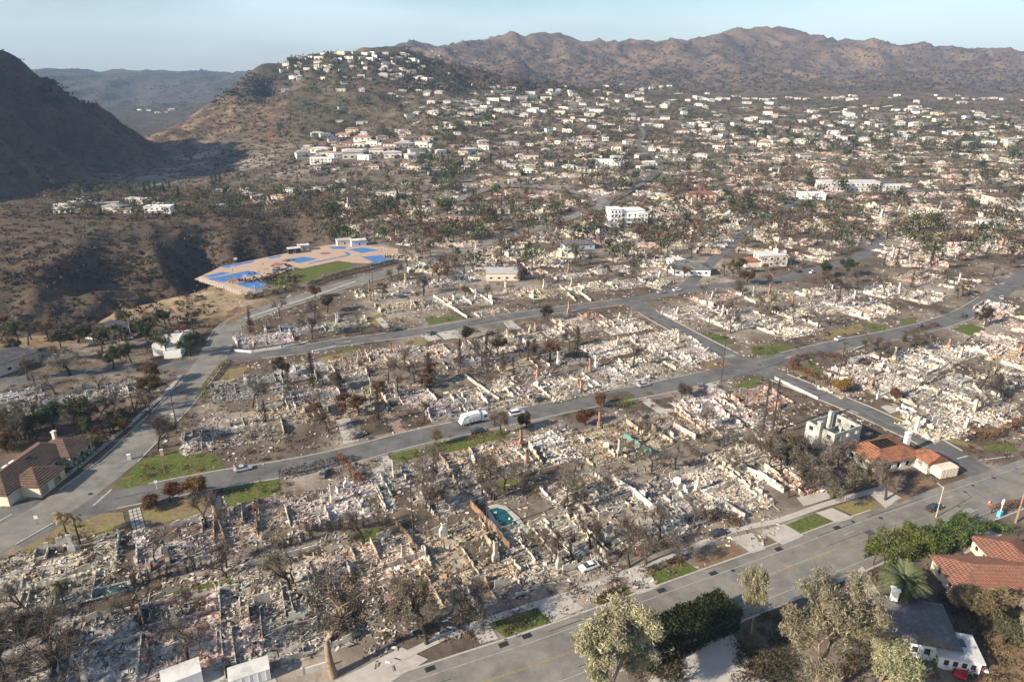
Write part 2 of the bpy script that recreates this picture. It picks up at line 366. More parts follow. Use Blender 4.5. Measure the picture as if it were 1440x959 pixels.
# soil and scrub colours of the land itself
def terrain_colour(x, y, z):
    c = np.zeros(x.shape+(3,))
    mesa = np.array([0.120,0.095,0.073]); ash = np.array([0.25,0.215,0.175]); dark = np.array([0.034,0.029,0.025])
    burn = np.array([0.105,0.074,0.053]); tan = np.array([0.26,0.18,0.11]); green = np.array([0.050,0.058,0.030]); pale = np.array([0.33,0.25,0.17])
    n1 = fbm(x/70, y/70, 4, 41); n2 = fbm(x/190, y/190, 4, 51); n3 = fbm(x/25, y/25, 3, 61)
    def mix(a, b, f): return a*(1-f)[...,None] + b*f[...,None]
    c[:] = mesa
    c = mix(c, np.broadcast_to(ash, c.shape), sstep(-0.15, 0.5, n1+0.5*n3))
    hill = sstep(560, 800, y)*sstep(5, 25, z+10*n1) 
    c = mix(c, np.broadcast_to(burn, c.shape), hill)
    bench = sstep(500,650,y)*sstep(1500,1100,y)*sstep(-250,-50,x)
    c = mix(c, np.broadcast_to(np.array([0.23,0.19,0.148]), c.shape), bench*sstep(-0.35,0.35,n1+n3)*0.65)
    c = mix(c, np.broadcast_to(green, c.shape), hill*sstep(0.1, 0.45, n2)*0.55*sstep(2600, 1500, y))
    c = mix(c, np.broadcast_to(tan, c.shape), hill*sstep(0.15, 0.6, n1+0.4*n2)*0.28)
    c = mix(c, np.broadcast_to(dark, c.shape), hill*sstep(0.15, 0.5, -n1+0.3*n3)*0.6)
    farm = sstep(1800, 2500, y)
    c = mix(c, np.broadcast_to(np.array([0.098,0.071,0.056]), c.shape), farm*0.85)
    c = mix(c, np.broadcast_to(np.array([0.21,0.145,0.092]), c.shape), farm*sstep(0.05, 0.45, ridged(x/200, y/260, 4, 71)-0.1)*0.5)
    c = mix(c, np.broadcast_to(np.array([0.055,0.044,0.040]), c.shape), farm*sstep(0.1, 0.5, n2)*0.55)
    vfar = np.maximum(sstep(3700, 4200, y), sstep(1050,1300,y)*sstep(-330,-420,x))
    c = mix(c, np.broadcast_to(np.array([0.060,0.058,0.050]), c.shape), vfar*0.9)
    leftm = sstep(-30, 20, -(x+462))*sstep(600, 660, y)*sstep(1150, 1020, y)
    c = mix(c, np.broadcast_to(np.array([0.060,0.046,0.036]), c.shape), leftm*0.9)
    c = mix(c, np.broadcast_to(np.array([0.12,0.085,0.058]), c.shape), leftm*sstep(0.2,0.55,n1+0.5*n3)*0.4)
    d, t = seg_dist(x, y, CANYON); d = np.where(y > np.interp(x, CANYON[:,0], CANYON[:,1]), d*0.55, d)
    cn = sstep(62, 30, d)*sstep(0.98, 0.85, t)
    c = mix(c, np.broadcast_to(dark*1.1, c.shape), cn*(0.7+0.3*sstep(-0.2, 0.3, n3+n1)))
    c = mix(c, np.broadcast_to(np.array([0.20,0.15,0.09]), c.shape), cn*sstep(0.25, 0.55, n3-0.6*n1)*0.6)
    lp = sstep(-130,-190,x)*sstep(300,340,y)*sstep(800,660,y)
    c = mix(c, np.broadcast_to(np.array([0.088,0.064,0.044]), c.shape), lp*0.75)
    c = mix(c, np.broadcast_to(dark, c.shape), lp*sstep(0.0,0.4,n3+0.6*n1)*0.5)
    # dry grass field above the canyon
    F = np.array([G(70,462)[:2], G(150,432)[:2], G(230,405)[:2], G(300,428)[:2]])
    fd, _ = seg_dist(x, y, F)
    c = mix(c, np.broadcast_to(np.array([0.25,0.185,0.105]), c.shape), sstep(30, 14, fd+8*n3)*0.95)
    c = mix(c, np.broadcast_to(pale, c.shape), sstep(14, 6, seg_dist(x, y, np.array([G(230,400)[:2], G(290,425)[:2], G(330,428)[:2]]))[0]+3*n3)*0.7)
    # exposed rock on the canyon mouth
    q = PY(265, 165, 1080); rk = np.exp(-((x-q[0])**2+(y-q[1])**2)/120**2)
    c = mix(c, np.broadcast_to(np.array([0.30,0.215,0.13]), c.shape), rk*sstep(0.0, 0.25, n3)*0.5)
    return np.clip(c*(1+0.22*n3[...,None]), 0.01, 0.8)
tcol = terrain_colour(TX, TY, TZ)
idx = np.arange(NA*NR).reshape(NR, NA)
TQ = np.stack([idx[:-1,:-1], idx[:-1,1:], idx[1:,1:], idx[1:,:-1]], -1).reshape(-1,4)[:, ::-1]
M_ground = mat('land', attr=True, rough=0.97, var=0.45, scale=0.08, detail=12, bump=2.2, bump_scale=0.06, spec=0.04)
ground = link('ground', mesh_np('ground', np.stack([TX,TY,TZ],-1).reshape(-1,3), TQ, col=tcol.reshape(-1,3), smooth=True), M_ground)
tag(ground, kind='structure')

# ------------------------------------------------------------------ ground sheets (each 4 mm or more above the one below)
def drape(V, off):
    V = np.asarray(V, float); h = hq(V[:,0], V[:,1])
    extra = sstep(430, 620, V[:,1])*0.9 + sstep(900, 1500, V[:,1])*1.5
    dcan, _ = seg_dist(V[:,0], V[:,1], CANYON)
    V[:,2] = h + off + extra
    return V
def strip_pts(C, w, step=6.0):
    C = np.asarray(C, float)[:, :2]
    # Catmull-Rom through the centre points
    P = []
    for i in range(len(C)-1):
        p0 = C[max(i-1,0)]; p1 = C[i]; p2 = C[i+1]; p3 = C[min(i+2,len(C)-1)]
        n = max(2, int(np.linalg.norm(p2-p1)/step))
        for k in range(n):
            t = k/n
            P.append(0.5*((2*p1)+(-p0+p2)*t+(2*p0-5*p1+4*p2-p3)*t*t+(-p0+3*p1-3*p2+p3)*t**3))
    P.append(C[-1]); P = np.array(P)
    T = np.gradient(P, axis=0); T /= np.linalg.norm(T, axis=1)[:,None]+1e-9
    N = np.stack([-T[:,1], T[:,0]], 1)
    return P, N
def strip(name, C, w, off, m, lat=3):
    P, N = strip_pts(C, w)
    W = np.linspace(-w/2, w/2, lat)
    V = np.concatenate([np.column_stack([P+N*a, np.zeros(len(P))]) for a in W])
    V = drape(V, off); n = len(P)
    Q = []
    for j in range(lat-1):
        for i in range(n-1): Q.append((j*n+i, j*n+i+1, (j+1)*n+i+1, (j+1)*n+i))
    return link(name, mesh_np(name, V, np.array(Q)), m)
def kerb(name, C, w, side, parent=None, hgt=0.13, wid=0.35, m=None):
    P, N = strip_pts(C, w)
    A = P + N*(side*w/2); B = P + N*(side*(w/2+wid)); n = len(P)
    za = drape(np.column_stack([A, np.zeros(n)]), 0)
    V = np.concatenate([za+[0,0,-0.05], za+[0,0,hgt], drape(np.column_stack([B, np.zeros(n)]),hgt), drape(np.column_stack([B, np.zeros(n)]),-0.05)])
    Q = []
    for r in range(3):
        for i in range(n-1): Q.append((r*n+i, r*n+i+1, (r+1)*n+i+1, (r+1)*n+i))
    return link(name, mesh_np(name, V, np.array(Q)), m or M_kerb, parent)
def gpts(lst): return [at(*p) if p[1] < 340 else G(*p) for p in lst]
ROADS = []
def road(name, pts, w, m, off=0.010, kerbs=(1,1)):
    C = [p for p in gpts(pts) if p is not None]
    o = strip(name, C, w, off, m); tag(o, kind='structure')
    P, N = strip_pts(C, w); ROADS.append((P, w/2))
    return o, C
R1pts = [(420,1048),(560,1000),(703,951),(787,922),(970,852),(1155,782),(1203,763),(1290,731),(1370,702),(1422,684),(1560,634),(1700,585)]
C1w = [G(*p) for p in R1pts]
_fc = np.array([G(690,901)[:2], G(928,826)[:2], G(1173,737)[:2]])
W1 = 2*np.mean([seg_dist(np.array([q[0]]), np.array([q[1]]), np.array([c[:2] for c in C1w]))[0][0] for q in _fc])
r1, C1 = road('boulevard', R1pts, W1, M_asphalt2, 0.020)
r2, C2 = road('middle_street', [(20,764),(70,738),(135,710),(207,693),(300,675),(393,660),(460,647),(507,636),(573,618),(647,602),(747,581),(847,560),(908,549),(983,533),(1017,525),(1060,516),(1110,502),(1187,484),(1260,470),(1320,455),(1360,440),(1393,420),(1427,397),(1470,372),(1540,350)], 8.6, M_asphalt, 0.012)
r3, C3 = road('canyon_road', [(-120,825),(-50,790),(0,757),(60,724),(110,692),(165,650),(205,611),(242,575),(272,540),(297,506),(312,478),(328,456),(368,438),(418,423),(480,402),(525,390),(587,371),(643,355),(700,337),(760,319),(815,302),(848,290),(838,279),(800,270),(745,264),(700,264),(668,273),(640,284)], 10.5, M_asphalt2, 0.016)
r4, C4 = road('upper_street', [(318,500),(370,498),(427,492),(469,483),(560,471),(640,459),(713,446),(800,434),(893,422),(960,408),(1030,400),(1100,392),(1140,381),(1190,368),(1222,353),(1236,338),(1226,326),(1200,316)], 8.0, M_asphalt, 0.010)
r5, C5 = road('cross_street', [(890,426),(925,447),(975,474),(1040,508),(1062,516),(1085,526),(1120,540),(1160,556),(1210,576),(1260,599),(1300,617),(1340,640),(1390,672),(1420,690)], 8.6, M_asphalt, 0.008)
r6, C6 = road('side_street', [(285,509),(200,516),(100,526),(0,538),(-90,548)], 7.5, M_asphalt, 0.006)
r7, C7 = road('entry_street', [(-120,690),(-40,703),(30,716),(62,722)], 9.0, M_asphalt, 0.0055)
r8, C8 = road('hill_street', [(848,290),(900,262),(930,235),(900,208),(905,190),(897,175)], 5.5, M_asphalt, 0.03)
r9, C9 = road('town_street', [(960,408),(1010,360),(1060,318),(1110,290),(1180,276),(1290,270),(1440,262)], 6.5, M_asphalt, 0.03)
def on_road(x, y, pad=0.0):
    for P, hw in ROADS:
        if np.min((P[:,0]-x)**2+(P[:,1]-y)**2) < (hw+pad)**2: return True
    return False
def kerb_run(parent, pts, w, side):
    kerb('kerb', [G(*p) for p in pts], w, side, parent)
kerb_run(r1, [(560,1000),(703,951),(787,922),(970,852),(1155,782),(1203,763),(1262,742)], W1, 1)
kerb_run(r1, [(703,951),(787,922),(970,852),(1155,782),(1203,763),(1290,731),(1422,684),(1560,634)], W1, -1)
kerb_run(r2, [(207,693),(300,675),(393,660),(460,647),(507,636),(573,618),(647,602),(747,581),(847,560),(908,549),(983,533),(1012,526)], 8.6, 1)
kerb_run(r2, [(165,702),(207,693),(300,675),(393,660),(460,647),(507,636),(573,618),(647,602),(747,581),(847,560),(908,549),(983,533),(1017,525)], 8.6, -1)
kerb_run(r2, [(1110,502),(1187,484),(1260,470),(1320,455),(1360,440),(1393,420)], 8.6, 1)
kerb_run(r2, [(1130,497),(1187,484),(1260,470),(1320,455),(1360,440),(1393,420)], 8.6, -1)
kerb_run(r3, [(110,692),(165,650),(205,611),(242,575),(268,545)], 10.5, 1)
kerb_run(r3, [(0,757),(60,724)], 10.5, -1); kerb_run(r3, [(165,650),(205,611),(242,575),(272,540),(290,516)], 10.5, -1)
kerb_run(r3, [(312,478),(328,456),(368,438),(418,423),(480,402),(525,390),(587,371),(643,355)], 10.5, 1)
kerb_run(r3, [(328,456),(368,438),(418,423),(480,402),(525,390),(587,371),(643,355)], 10.5, -1)
kerb_run(r4, [(370,498),(427,492),(469,483),(560,471),(640,459),(713,446),(800,434),(880,424)], 8.0, 1)
kerb_run(r4, [(370,498),(427,492),(469,483),(560,471),(640,459),(713,446),(800,434),(870,425)], 8.0, -1)
kerb_run(r5, [(910,438),(925,447),(975,474),(1025,500)], 8.6, 1); kerb_run(r5, [(910,438),(925,447),(975,474),(1025,500)], 8.6, -1)
kerb_run(r5, [(1095,530),(1120,540),(1160,556),(1210,576),(1260,599),(1300,617),(1335,637)], 8.6, 1)
kerb_run(r5, [(1095,530),(1120,540),(1160,556),(1210,576),(1260,599),(1300,617),(1335,637)], 8.6, -1)

NPATCH = [0]
def patch(name, pix, off, m, parent=None, thick=0.0):
    NPATCH[0] += 1; off = off + 0.0007*NPATCH[0]
    """a flat sheet whose corners lie at these places; cut into a fine enough outline"""
    P = [at(*p) if p[1] < 335 else G(*p) for p in pix]
    P = np.array([p for p in P if p is not None])
    if len(P) < 3: return None
    if np.max(P[:,1]) > 440 : P = drape(P, off)
    else: P[:,2] = off
    # slightly uneven outline
    Q = []
    for i in range(len(P)):
        a = P[i]; b = P[(i+1)%len(P)]; n = max(1, int(np.linalg.norm(b-a)/2.5))
        for k in range(n):
            q = a+(b-a)*k/n
            if k: q[:2] += RNG.normal(0, 0.10, 2)
            Q.append(tuple(q))
    mb = MB().poly(Q)
    o = mb.build(name, m, parent)
    if parent is None: tag(o, kind='structure')
    return o
LAWNS = [
 [(163,682),(200,646),(240,635),(310,640),(313,657),(283,665),(207,681),(175,686)],
 [(310,688),(393,672),(395,694),(320,714)], [(217,839),(267,826),(327,811),(330,829),(267,852),(230,856)],
 [(597,628),(655,614),(708,603),(714,612),(650,638),(607,645)], [(545,641),(585,630),(597,640),(560,651)],
 [(777,551),(830,543),(837,552),(787,567)], [(597,447),(643,445),(647,450),(603,457)], [(480,490),(500,487),(503,493),(480,497)],
 [(364,391),(420,379),(475,367),(494,370),(492,377),(452,387),(437,395),(388,404),(376,400)],
 [(685,876),(753,854),(775,875),(710,896)], [(833,846),(880,822),(890,836),(843,850)], [(912,807),(963,789),(983,802),(928,823)],
 [(1102,739),(1147,722),(1172,735),(1128,751)], [(1380,627),(1425,623),(1432,635),(1388,633)],
 [(1340,463),(1363,455),(1387,463),(1367,473)], [(987,470),(1020,470),(1033,483),(1013,483)], [(1057,487),(1105,484),(1116,492),(1083,500),(1057,497)],
 [(1213,453),(1247,457),(1246,464),(1227,467)], [(1263,450),(1290,447),(1287,456),(1270,457)],
 [(12,696),(20,681),(47,682),(47,699)], [(58,692),(60,669),(100,669),(64,694)], [(8,701),(42,703),(38,707),(8,706)],
 [(1170,530),(1150,527),(1125,515),(1140,509)], [(1290,486),(1310,478),(1320,484),(1304,491)],
 [(1075,527),(1045,537),(1030,545),(1062,545)], [(488,752),(530,741),(545,752),(505,764)], [(690,680),(720,670),(735,682),(705,690)],
 [(870,560),(890,556),(895,566),(860,572)], [(960,665),(1000,652),(1012,660),(985,672)]]
for p in LAWNS: patch('lawn', p, 0.030, M_lawn)
DRY = [[(7,786),(83,740),(113,733),(143,722),(173,720),(180,749),(143,752),(93,762),(40,779)], [(200,719),(253,702),(293,706),(290,717),(253,729),(207,739)],
 [(1172,712),(1220,694),(1253,708),(1203,726)], [(1255,590),(1262,583),(1300,597),(1345,618),(1380,628),(1386,634),(1345,625),(1310,612)],
 [(445,505),(480,495),(500,492),(505,497),(455,512)], [(480,470),(478,455),(540,440),(545,450),(515,470)], [(300,545),(320,520),(350,515),(320,560)],
 [(1120,517),(1130,524),(1160,540),(1166,547),(1150,538),(1117,524)], [(1150,470),(1210,455),(1215,465),(1165,478)], [(600,476),(570,480),(560,488),(600,485)],
 [(940,600),(990,590),(1000,600),(960,610)]]
for p in DRY: patch('dry_lawn', p, 0.026, M_drylawn)
MULCH = [[(973,789),(1027,762),(1053,778),(993,801)], [(1390,870),(1440,850),(1560,900),(1500,1010),(1360,990),(1375,930)], [(960,510),(1000,507),(1027,512),(1015,517),(975,522)],
 [(1255,752),(1285,742),(1296,748),(1262,758)], [(1080,755),(1092,750),(1104,764),(1094,768)], [(1262,708),(1300,690),(1316,680),(1300,672),(1270,690)],[(320,440),(335,430),(352,440),(330,452),(318,458)]]
for p in MULCH: patch('mulch_bed', p, 0.028, M_mulch)
CONC = [[(1027,756),(1057,749),(1077,772),(1057,778)], [(1066,747),(1103,737),(1130,753),(1100,766)], [(1147,721),(1170,714),(1200,728),(1177,735)], [(877,809),(907,799),(927,825),(897,836)],
 [(753,852),(800,839),(822,855),(777,875)], [(661,877),(683,872),(701,898),(675,905)], [(470,958),(565,910),(602,927),(545,962),(500,985)],
 [(590,472),(608,469),(621,477),(603,480)], [(613,468),(640,464),(650,474),(625,478)], [(707,453),(720,451),(733,462),(717,465)],
 [(472,588),(493,588),(505,620),(483,625)], [(898,562),(913,560),(933,573),(957,578),(927,582)], [(982,542),(1000,538),(1022,552),(1003,555)], [(1238,572),(1257,567),(1270,575),(1252,582)],
 [(923,939),(1027,886),(1053,929),(1090,970),(890,985)], [(1190,812),(1213,796),(1240,839),(1190,866),(1173,842)], [(1343,766),(1377,742),(1410,752),(1357,779)],
 [(265,905),(330,885),(372,925),(390,960),(240,985)], [(545,640),(527,645),(537,662),(556,655)], [(298,700),(309,697),(313,715),(304,719)], [(1245,715),(1222,694),(1240,686),(1268,700)],
 [(700,575),(745,563),(760,566),(715,580)],[(1120,700),(1160,690),(1170,700),(1130,712)], [(0,670),(45,664),(60,668),(22,690),(0,690)], [(540,655),(520,660),(575,700),(600,690)],
 [(800,628),(825,622),(835,632),(808,640)], [(445,456),(460,452),(470,462),(455,465)], [(528,449),(537,446),(549,460),(540,462)], [(1190,505),(1230,495),(1245,505),(1205,515)]]
for p in CONC: patch('driveway', p, 0.034, M_conc)
PAVE = [[(540,582),(555,583),(573,607),(557,610)], [(660,852),(743,822),(767,839),(667,872)], [(755,610),(745,622),(775,628),(785,616)], [(790,735),(830,725),(860,755),(835,770),(815,760)], [(870,690),(915,680),(950,700),(900,715)], [(540,835),(570,820),(580,850),(545,880)]]
for p in PAVE: patch('paved_yard', p, 0.036, M_pavers)
SOILP = [[(505,590),(535,588),(553,607),(510,617)], [(560,585),(600,578),(625,590),(575,604)], [(845,556),(880,550),(893,556),(860,565)], [(480,462),(520,455),(545,462),(490,474)], [(360,790),(440,765),(460,775),(365,808)], [(120,845),(190,835),(200,870),(130,890)], [(915,563),(945,558),(960,572),(935,575)]]
for p in SOILP: patch('burnt_yard', p, 0.022, M_soil)
# pavement along the boulevard, path flags
sw = strip('pavement', [G(*p) for p in [(540,936),(600,907),(663,880),(760,848),(800,836),(870,809),(910,796),(960,777),(1030,746),(1090,734),(1150,713),(1190,701),(1250,684)]], 1.7, 0.115, M_conc); tag(sw, kind='structure')
sw = strip('pavement', [G(*p) for p in [(-20,718),(60,690),(112,655),(152,622),(188,592),(225,560),(255,528)]], 1.6, 0.118, M_conc); tag(sw, kind='structure')
sw = strip('pavement', [G(*p) for p in [(345,448),(400,430),(440,417),(500,396)]], 1.6, 0.118, M_conc); tag(sw, kind='structure')
# painted markings
M_yellow = mat('worn_yellow_paint', (0.30,0.235,0.10), var=0.35, scale=1.5, second=(0.24,0.22,0.17), sec_scale=1.0, sec_lo=0.5, sec_hi=0.65)
M_wpaint = mat('worn_white_paint', (0.40,0.39,0.36), var=0.3, scale=1.5, second=(0.25,0.24,0.21), sec_scale=1.0, sec_lo=0.5, sec_hi=0.65)
for sgn in (-0.16, 0.16):
    P, N = strip_pts(C1w, 1); cc = np.column_stack([P+N*sgn, np.zeros(len(P))])
    o = strip('road_marking', cc, 0.13, 0.050, M_yellow, 2); o.parent = r1
for sgn in (-1,1):
    P, N = strip_pts(C1w, 1); cc = np.column_stack([P+N*sgn*(W1/2-2.3), np.zeros(len(P))])
    o = strip('road_marking', cc, 0.11, 0.050, M_wpaint, 2); o.parent = r1
    P, N = strip_pts(C1w, 1)
    for i in range(2, len(P)-2, 5):
        q = np.array([P[i]+N[i]*sgn*(W1/4-0.5), P[i]+N[i]*sgn*(W1/4-0.5)+(P[i+1]-P[i])*0.5])
        mbx = strip('road_marking', np.column_stack([q, [0,0]]), 0.14, 0.050, M_wpaint, 2); mbx.parent = r1
for par, a, b, w in ((r2,(131,711),(157,688),0.45),(r3,(-5,735),(16,723),0.4),(r5,(1346,645),(1361,641),0.5),(r5,(1378,647),(1425,641),0.4)):
    o = strip('stop_line', [G(*a), G(*b)], w, 0.052, M_wpaint, 2); o.parent = par
# repairs, trench scars and manholes in the asphalt
M_tar = mat('fresh_tar', (0.075,0.072,0.070), var=0.25, scale=1.0); M_oldp = mat('pale_patch', (0.25,0.235,0.21), var=0.2, scale=1.0)
_pr = random.Random(5); kz = 0
for ro, CC_, w_, n_ in ((r1,C1,W1,26),(r2,C2,8.6,26),(r3,C3,10.5,24),(r4,C4,8.0,14),(r5,C5,8.6,14)):
    P, N = strip_pts(CC_, 1)
    for k in range(n_):
        i = _pr.randrange(2, len(P)-2)
        if P[i][1] > 430: continue
        t = (P[i+1]-P[i])/np.linalg.norm(P[i+1]-P[i]); u = _pr.uniform(-0.42,0.42)*w_; kz += 1; z = 0.026 + 0.00012*kz
        if _pr.random() < 0.3:
            c = P[i]+N[i]*u; MB().poly([(c[0]+0.45*math.cos(a*math.pi/8), c[1]+0.45*math.sin(a*math.pi/8), z+0.004) for a in range(16)]).build('manhole_cover', M_dark, ro); continue
        L_, B_ = (_pr.uniform(6,22), _pr.uniform(0.12,0.35)) if _pr.random() < 0.55 else (_pr.uniform(1.5,5), _pr.uniform(0.8,2.2))
        if _pr.random() < 0.25: t, nn = N[i], t; L_ = min(L_, w_*0.8); u = 0
        else: nn = N[i]
        c = P[i]+N[i]*u; q = [c-t*L_/2-nn*B_/2, c+t*L_/2-nn*B_/2, c+t*L_/2+nn*B_/2, c-t*L_/2+nn*B_/2]
        ar = (q[1][0]-q[0][0])*(q[2][1]-q[0][1])-(q[1][1]-q[0][1])*(q[2][0]-q[0][0])
        if ar < 0: q = q[::-1]
        MB().poly([(v[0],v[1],z) for v in q]).build('repair_patch', M_tar if _pr.random() < 0.65 else M_oldp, ro)
# storm drains on the boulevard edge
for (x, y) in ((708,906),(741,894),(930,830),(1003,806),(1095,772),(1177,742),(605,940)):
    c = G(x, y); mb = MB().box(-0.9,0.9,-0.55,0.55,0,0.035)
    for k in range(6): mb.box(-0.8+k*0.28,-0.68+k*0.28,-0.45,0.45,0.036,0.06)
    o = mb.build('storm_drain', M_dark, r1, (c[0],c[1],0.021), math.atan2(C1w[4][1]-C1w[3][1], C1w[4][0]-C1w[3][0]))
# ------------------------------------------------------------------ registry: labels are written at the end, when all neighbours are known
REG = []
def reg(o, desc, cat, group=None, p=None, label=None):
    p = o.location if p is None else p
    q = proj(p); REG.append([o, desc, cat, group, q[0], q[1], label]); o['category'] = cat
    if group: o['group'] = group
    return o

# ------------------------------------------------------------------ plants
def rvec(r): 
    a = r.uniform(0, 2*math.pi); z = r.uniform(-1, 1); s = math.sqrt(1-z*z); return Vector((s*math.cos(a), s*math.sin(a), z))
def skeleton(seed, H, trunk_h, r0, levels=4, kids=(3,4), spread=0.75, up=0.25, lean=0.06, shrink=0.68, wob=0.16):
    """limbs of a tree: list of (p0,p1,r0,r1,level) and the twig tips (p,dir)"""
    R = random.Random(seed); segs = []; tips = []
    def grow(p, d, L, r, lev):
        n = 3 if lev < 2 else 2; q = p
        for k in range(n):
            d = (d + rvec(R)*wob + Vector((0,0,up*0.12))).normalized()
            e = q + d*(L/n); rr = r*(1-0.38*(k+1)/n)
            segs.append((q, e, r*(1-0.38*k/n), rr, lev)); q = e
            if lev >= levels-1: tips.append((q, d))
            elif lev >= 1 and k < n-1 and R.random() < 0.7:
                sd = (d + rvec(R)*0.9).normalized(); grow(q, sd, L*shrink*0.7, rr*0.55, lev+1)
        if lev < levels:
            for _ in range(R.randint(*kids)):
                sd = rvec(R); sd = (sd - d*sd.dot(d)).normalized()
                nd = (d*(1-spread*0.55) + sd*spread*R.uniform(0.6,1.1) + Vector((0,0,up))).normalized()
                grow(q, nd, L*shrink*R.uniform(0.8,1.15), r*0.52, lev+1)
        else: tips.append((q, d))
    grow(Vector((0,0,-0.15)), Vector((R.uniform(-lean,lean), R.uniform(-lean,lean), 1)).normalized(), trunk_h, r0, 0)
    top = max(s[1].z for s in segs); k = H/top
    segs = [(a*k, b*k, x*k**0.5, y*k**0.5, l) for a, b, x, y, l in segs]; tips = [(a*k, d) for a, d in tips]
    return segs, tips
def limbs_mesh(name, segs, m, minr=0.02, sides=(6,5,4,3,3,3)):
    mb = MB()
    for a, b, r0, r1, l in segs:
        if r0 < minr: continue
        mb.tube(a, b, max(r0,minr), max(r1,minr*0.8), sides[min(l,5)], caps=False)
    me = mb.mesh(name); me.materials.append(m)
    me.polygons.foreach_set('use_smooth', np.ones(len(me.polygons), bool))
    return me
def twig_mesh(name, tips, seed, per, L, w, cols, m, droop=0.0):
    r = np.random.default_rng(seed)
    P = np.repeat(np.array([t[0] for t in tips]), per, 0); D = np.repeat(np.array([t[1] for t in tips]), per, 0)
    n = len(P)
    d = D*0.7 + r.normal(0, 0.6, (n,3)); d[:,2] += 0.1-droop; d /= np.linalg.norm(d, axis=1)[:,None]
    l = L*r.uniform(0.4, 1.3, n)[:,None]
    P = P - D*r.uniform(0, 0.8, (n,1))*L + r.normal(0, 0.12*L, (n,3))
    s = np.cross(d, r.normal(0,1,(n,3))); s /= np.linalg.norm(s, axis=1)[:,None]+1e-9
    V = np.stack([P - s*w/2, P + s*w/2, P + d*l + s*w*0.15, P + d*l - s*w*0.15], 1).reshape(-1,3)
    Q = np.arange(n*4).reshape(-1,4)
    c = np.array(cols)[r.integers(0, len(cols), n)]*r.uniform(0.7, 1.3, (n,1))
    me = mesh_np(name, V, Q, col=np.repeat(c, 4, 0)); me.materials.append(m); return me
def leaf_arrays(P, r, size, aspect=1.6, flat=0.0, droop=0.0):
    n = len(P)
    d = r.normal(0,1,(n,3)); d[:,2] = d[:,2]*(1-flat) - droop; d /= np.linalg.norm(d, axis=1)[:,None]+1e-9
    s = np.cross(d, r.normal(0,1,(n,3))); s /= np.linalg.norm(s, axis=1)[:,None]+1e-9
    sz = size*r.uniform(0.55, 1.4, (n,1))
    a = d*sz*aspect/2; b = s*sz/2
    V = np.stack([P-a*1.15, P+b*1.25-a*0.2, P+a*1.25], 1).reshape(-1,3)
    return V, np.arange(n*3).reshape(-1,3)
def leaf_mesh(name, tips, seed, per, rad, size, cols, m, aspect=1.6, droop=0.0, keep=1.0):
    r = np.random.default_rng(seed)
    T = np.array([t[0] for t in tips]); T = T[r.random(len(T)) < keep]
    shade = r.uniform(0.75, 1.25, (len(T),1)); ci = r.integers(0, len(cols), len(T))
    off = r.normal(0, 1, (len(T), per, 3)); off /= np.linalg.norm(off, axis=2)[...,None]; off *= (r.random((len(T),per,1))**0.5)*rad*r.uniform(0.6,1.25,(len(T),1,1))
    off[...,2] *= 0.75
    if droop: off[...,2] = off[...,2]*1.5 - droop*rad
    P = (T[:,None,:]+off).reshape(-1,3)
    V, Q = leaf_arrays(P, r, size, aspect, droop=droop)
    c = (np.array(cols)[ci]*shade)[:,None,:].repeat(per, 1).reshape(-1,3)*r.uniform(0.75, 1.25, (len(P),1))
    me = mesh_np(name, V, None, Q, col=np.repeat(c, 3, 0)); me.materials.append(m); return me
TREES = {}
BARE = [(0.100,0.083,0.068),(0.135,0.112,0.092),(0.075,0.061,0.051),(0.17,0.142,0.115)]
RUST = [(0.17,0.085,0.040),(0.20,0.11,0.055),(0.13,0.075,0.042),(0.10,0.065,0.040)]
GREEN = [(0.045,0.062,0.022),(0.060,0.075,0.028),(0.035,0.050,0.020),(0.075,0.085,0.035)]
OLIVE = [(0.115,0.110,0.060),(0.14,0.13,0.075),(0.095,0.090,0.050)]
EUC = [(0.34,0.315,0.205),(0.285,0.27,0.17),(0.40,0.375,0.25),(0.23,0.22,0.135)]
for i in range(6):
    sg, tp = skeleton(100+i, 8.0, 2.0 + 0.3*(i%3), 0.26, 4, (2,3) if i%2 else (3,3), 0.8+0.06*i, 0.22)
    TREES['bare', i] = (limbs_mesh('trunk', sg, M_trunk, 0.03), twig_mesh('crown', tp, 200+i, 3, 1.3, 0.045, BARE, M_twig))
for i in range(4):
    sg, tp = skeleton(130+i, 6.5, 1.6, 0.22, 3, (3,4), 0.85, 0.25)
    TREES['rust', i] = (limbs_mesh('trunk', sg, M_trunk, 0.03), leaf_mesh('crown', tp, 230+i, 13, 0.75, 0.26, RUST if i<3 else RUST+OLIVE, M_leaf, keep=0.85))
for i in range(4):
    sg, tp = skeleton(160+i, 8.0, 2.0, 0.25, 3, (3,4), 0.8, 0.28)
    TREES['green', i] = (limbs_mesh('trunk', sg, M_trunk, 0.03), leaf_mesh('crown', tp, 260+i, 15, 0.95, 0.30, GREEN if i<2 else GREEN+OLIVE, M_leaf, keep=0.92))
for i in range(4):   # scorched trees that kept part of a grey-brown crown
    sg, tp = skeleton(180+i, 9.0, 2.6, 0.30, 4, (2,3), 0.75, 0.25)
    TREES['scorched', i] = (limbs_mesh('trunk', sg, M_trunk, 0.03), leaf_mesh('crown', tp, 280+i, 7, 0.62, 0.20, BARE+[(0.19,0.155,0.10),(0.15,0.125,0.08)], M_leaf, keep=0.75, droop=0.2))
def cone_tips(seed, H, R0, n):
    R = random.Random(seed); out = []
    for k in range(n):
        z = H*(0.10+0.9*R.random()**1.15); rr = R0*(1-z/H)**0.75*R.uniform(0.35,1.0); a = R.uniform(0,6.283)
        out.append((Vector((rr*math.cos(a), rr*math.sin(a), z)), Vector((math.cos(a)*0.6, math.sin(a)*0.6, 0.5))))
    return out
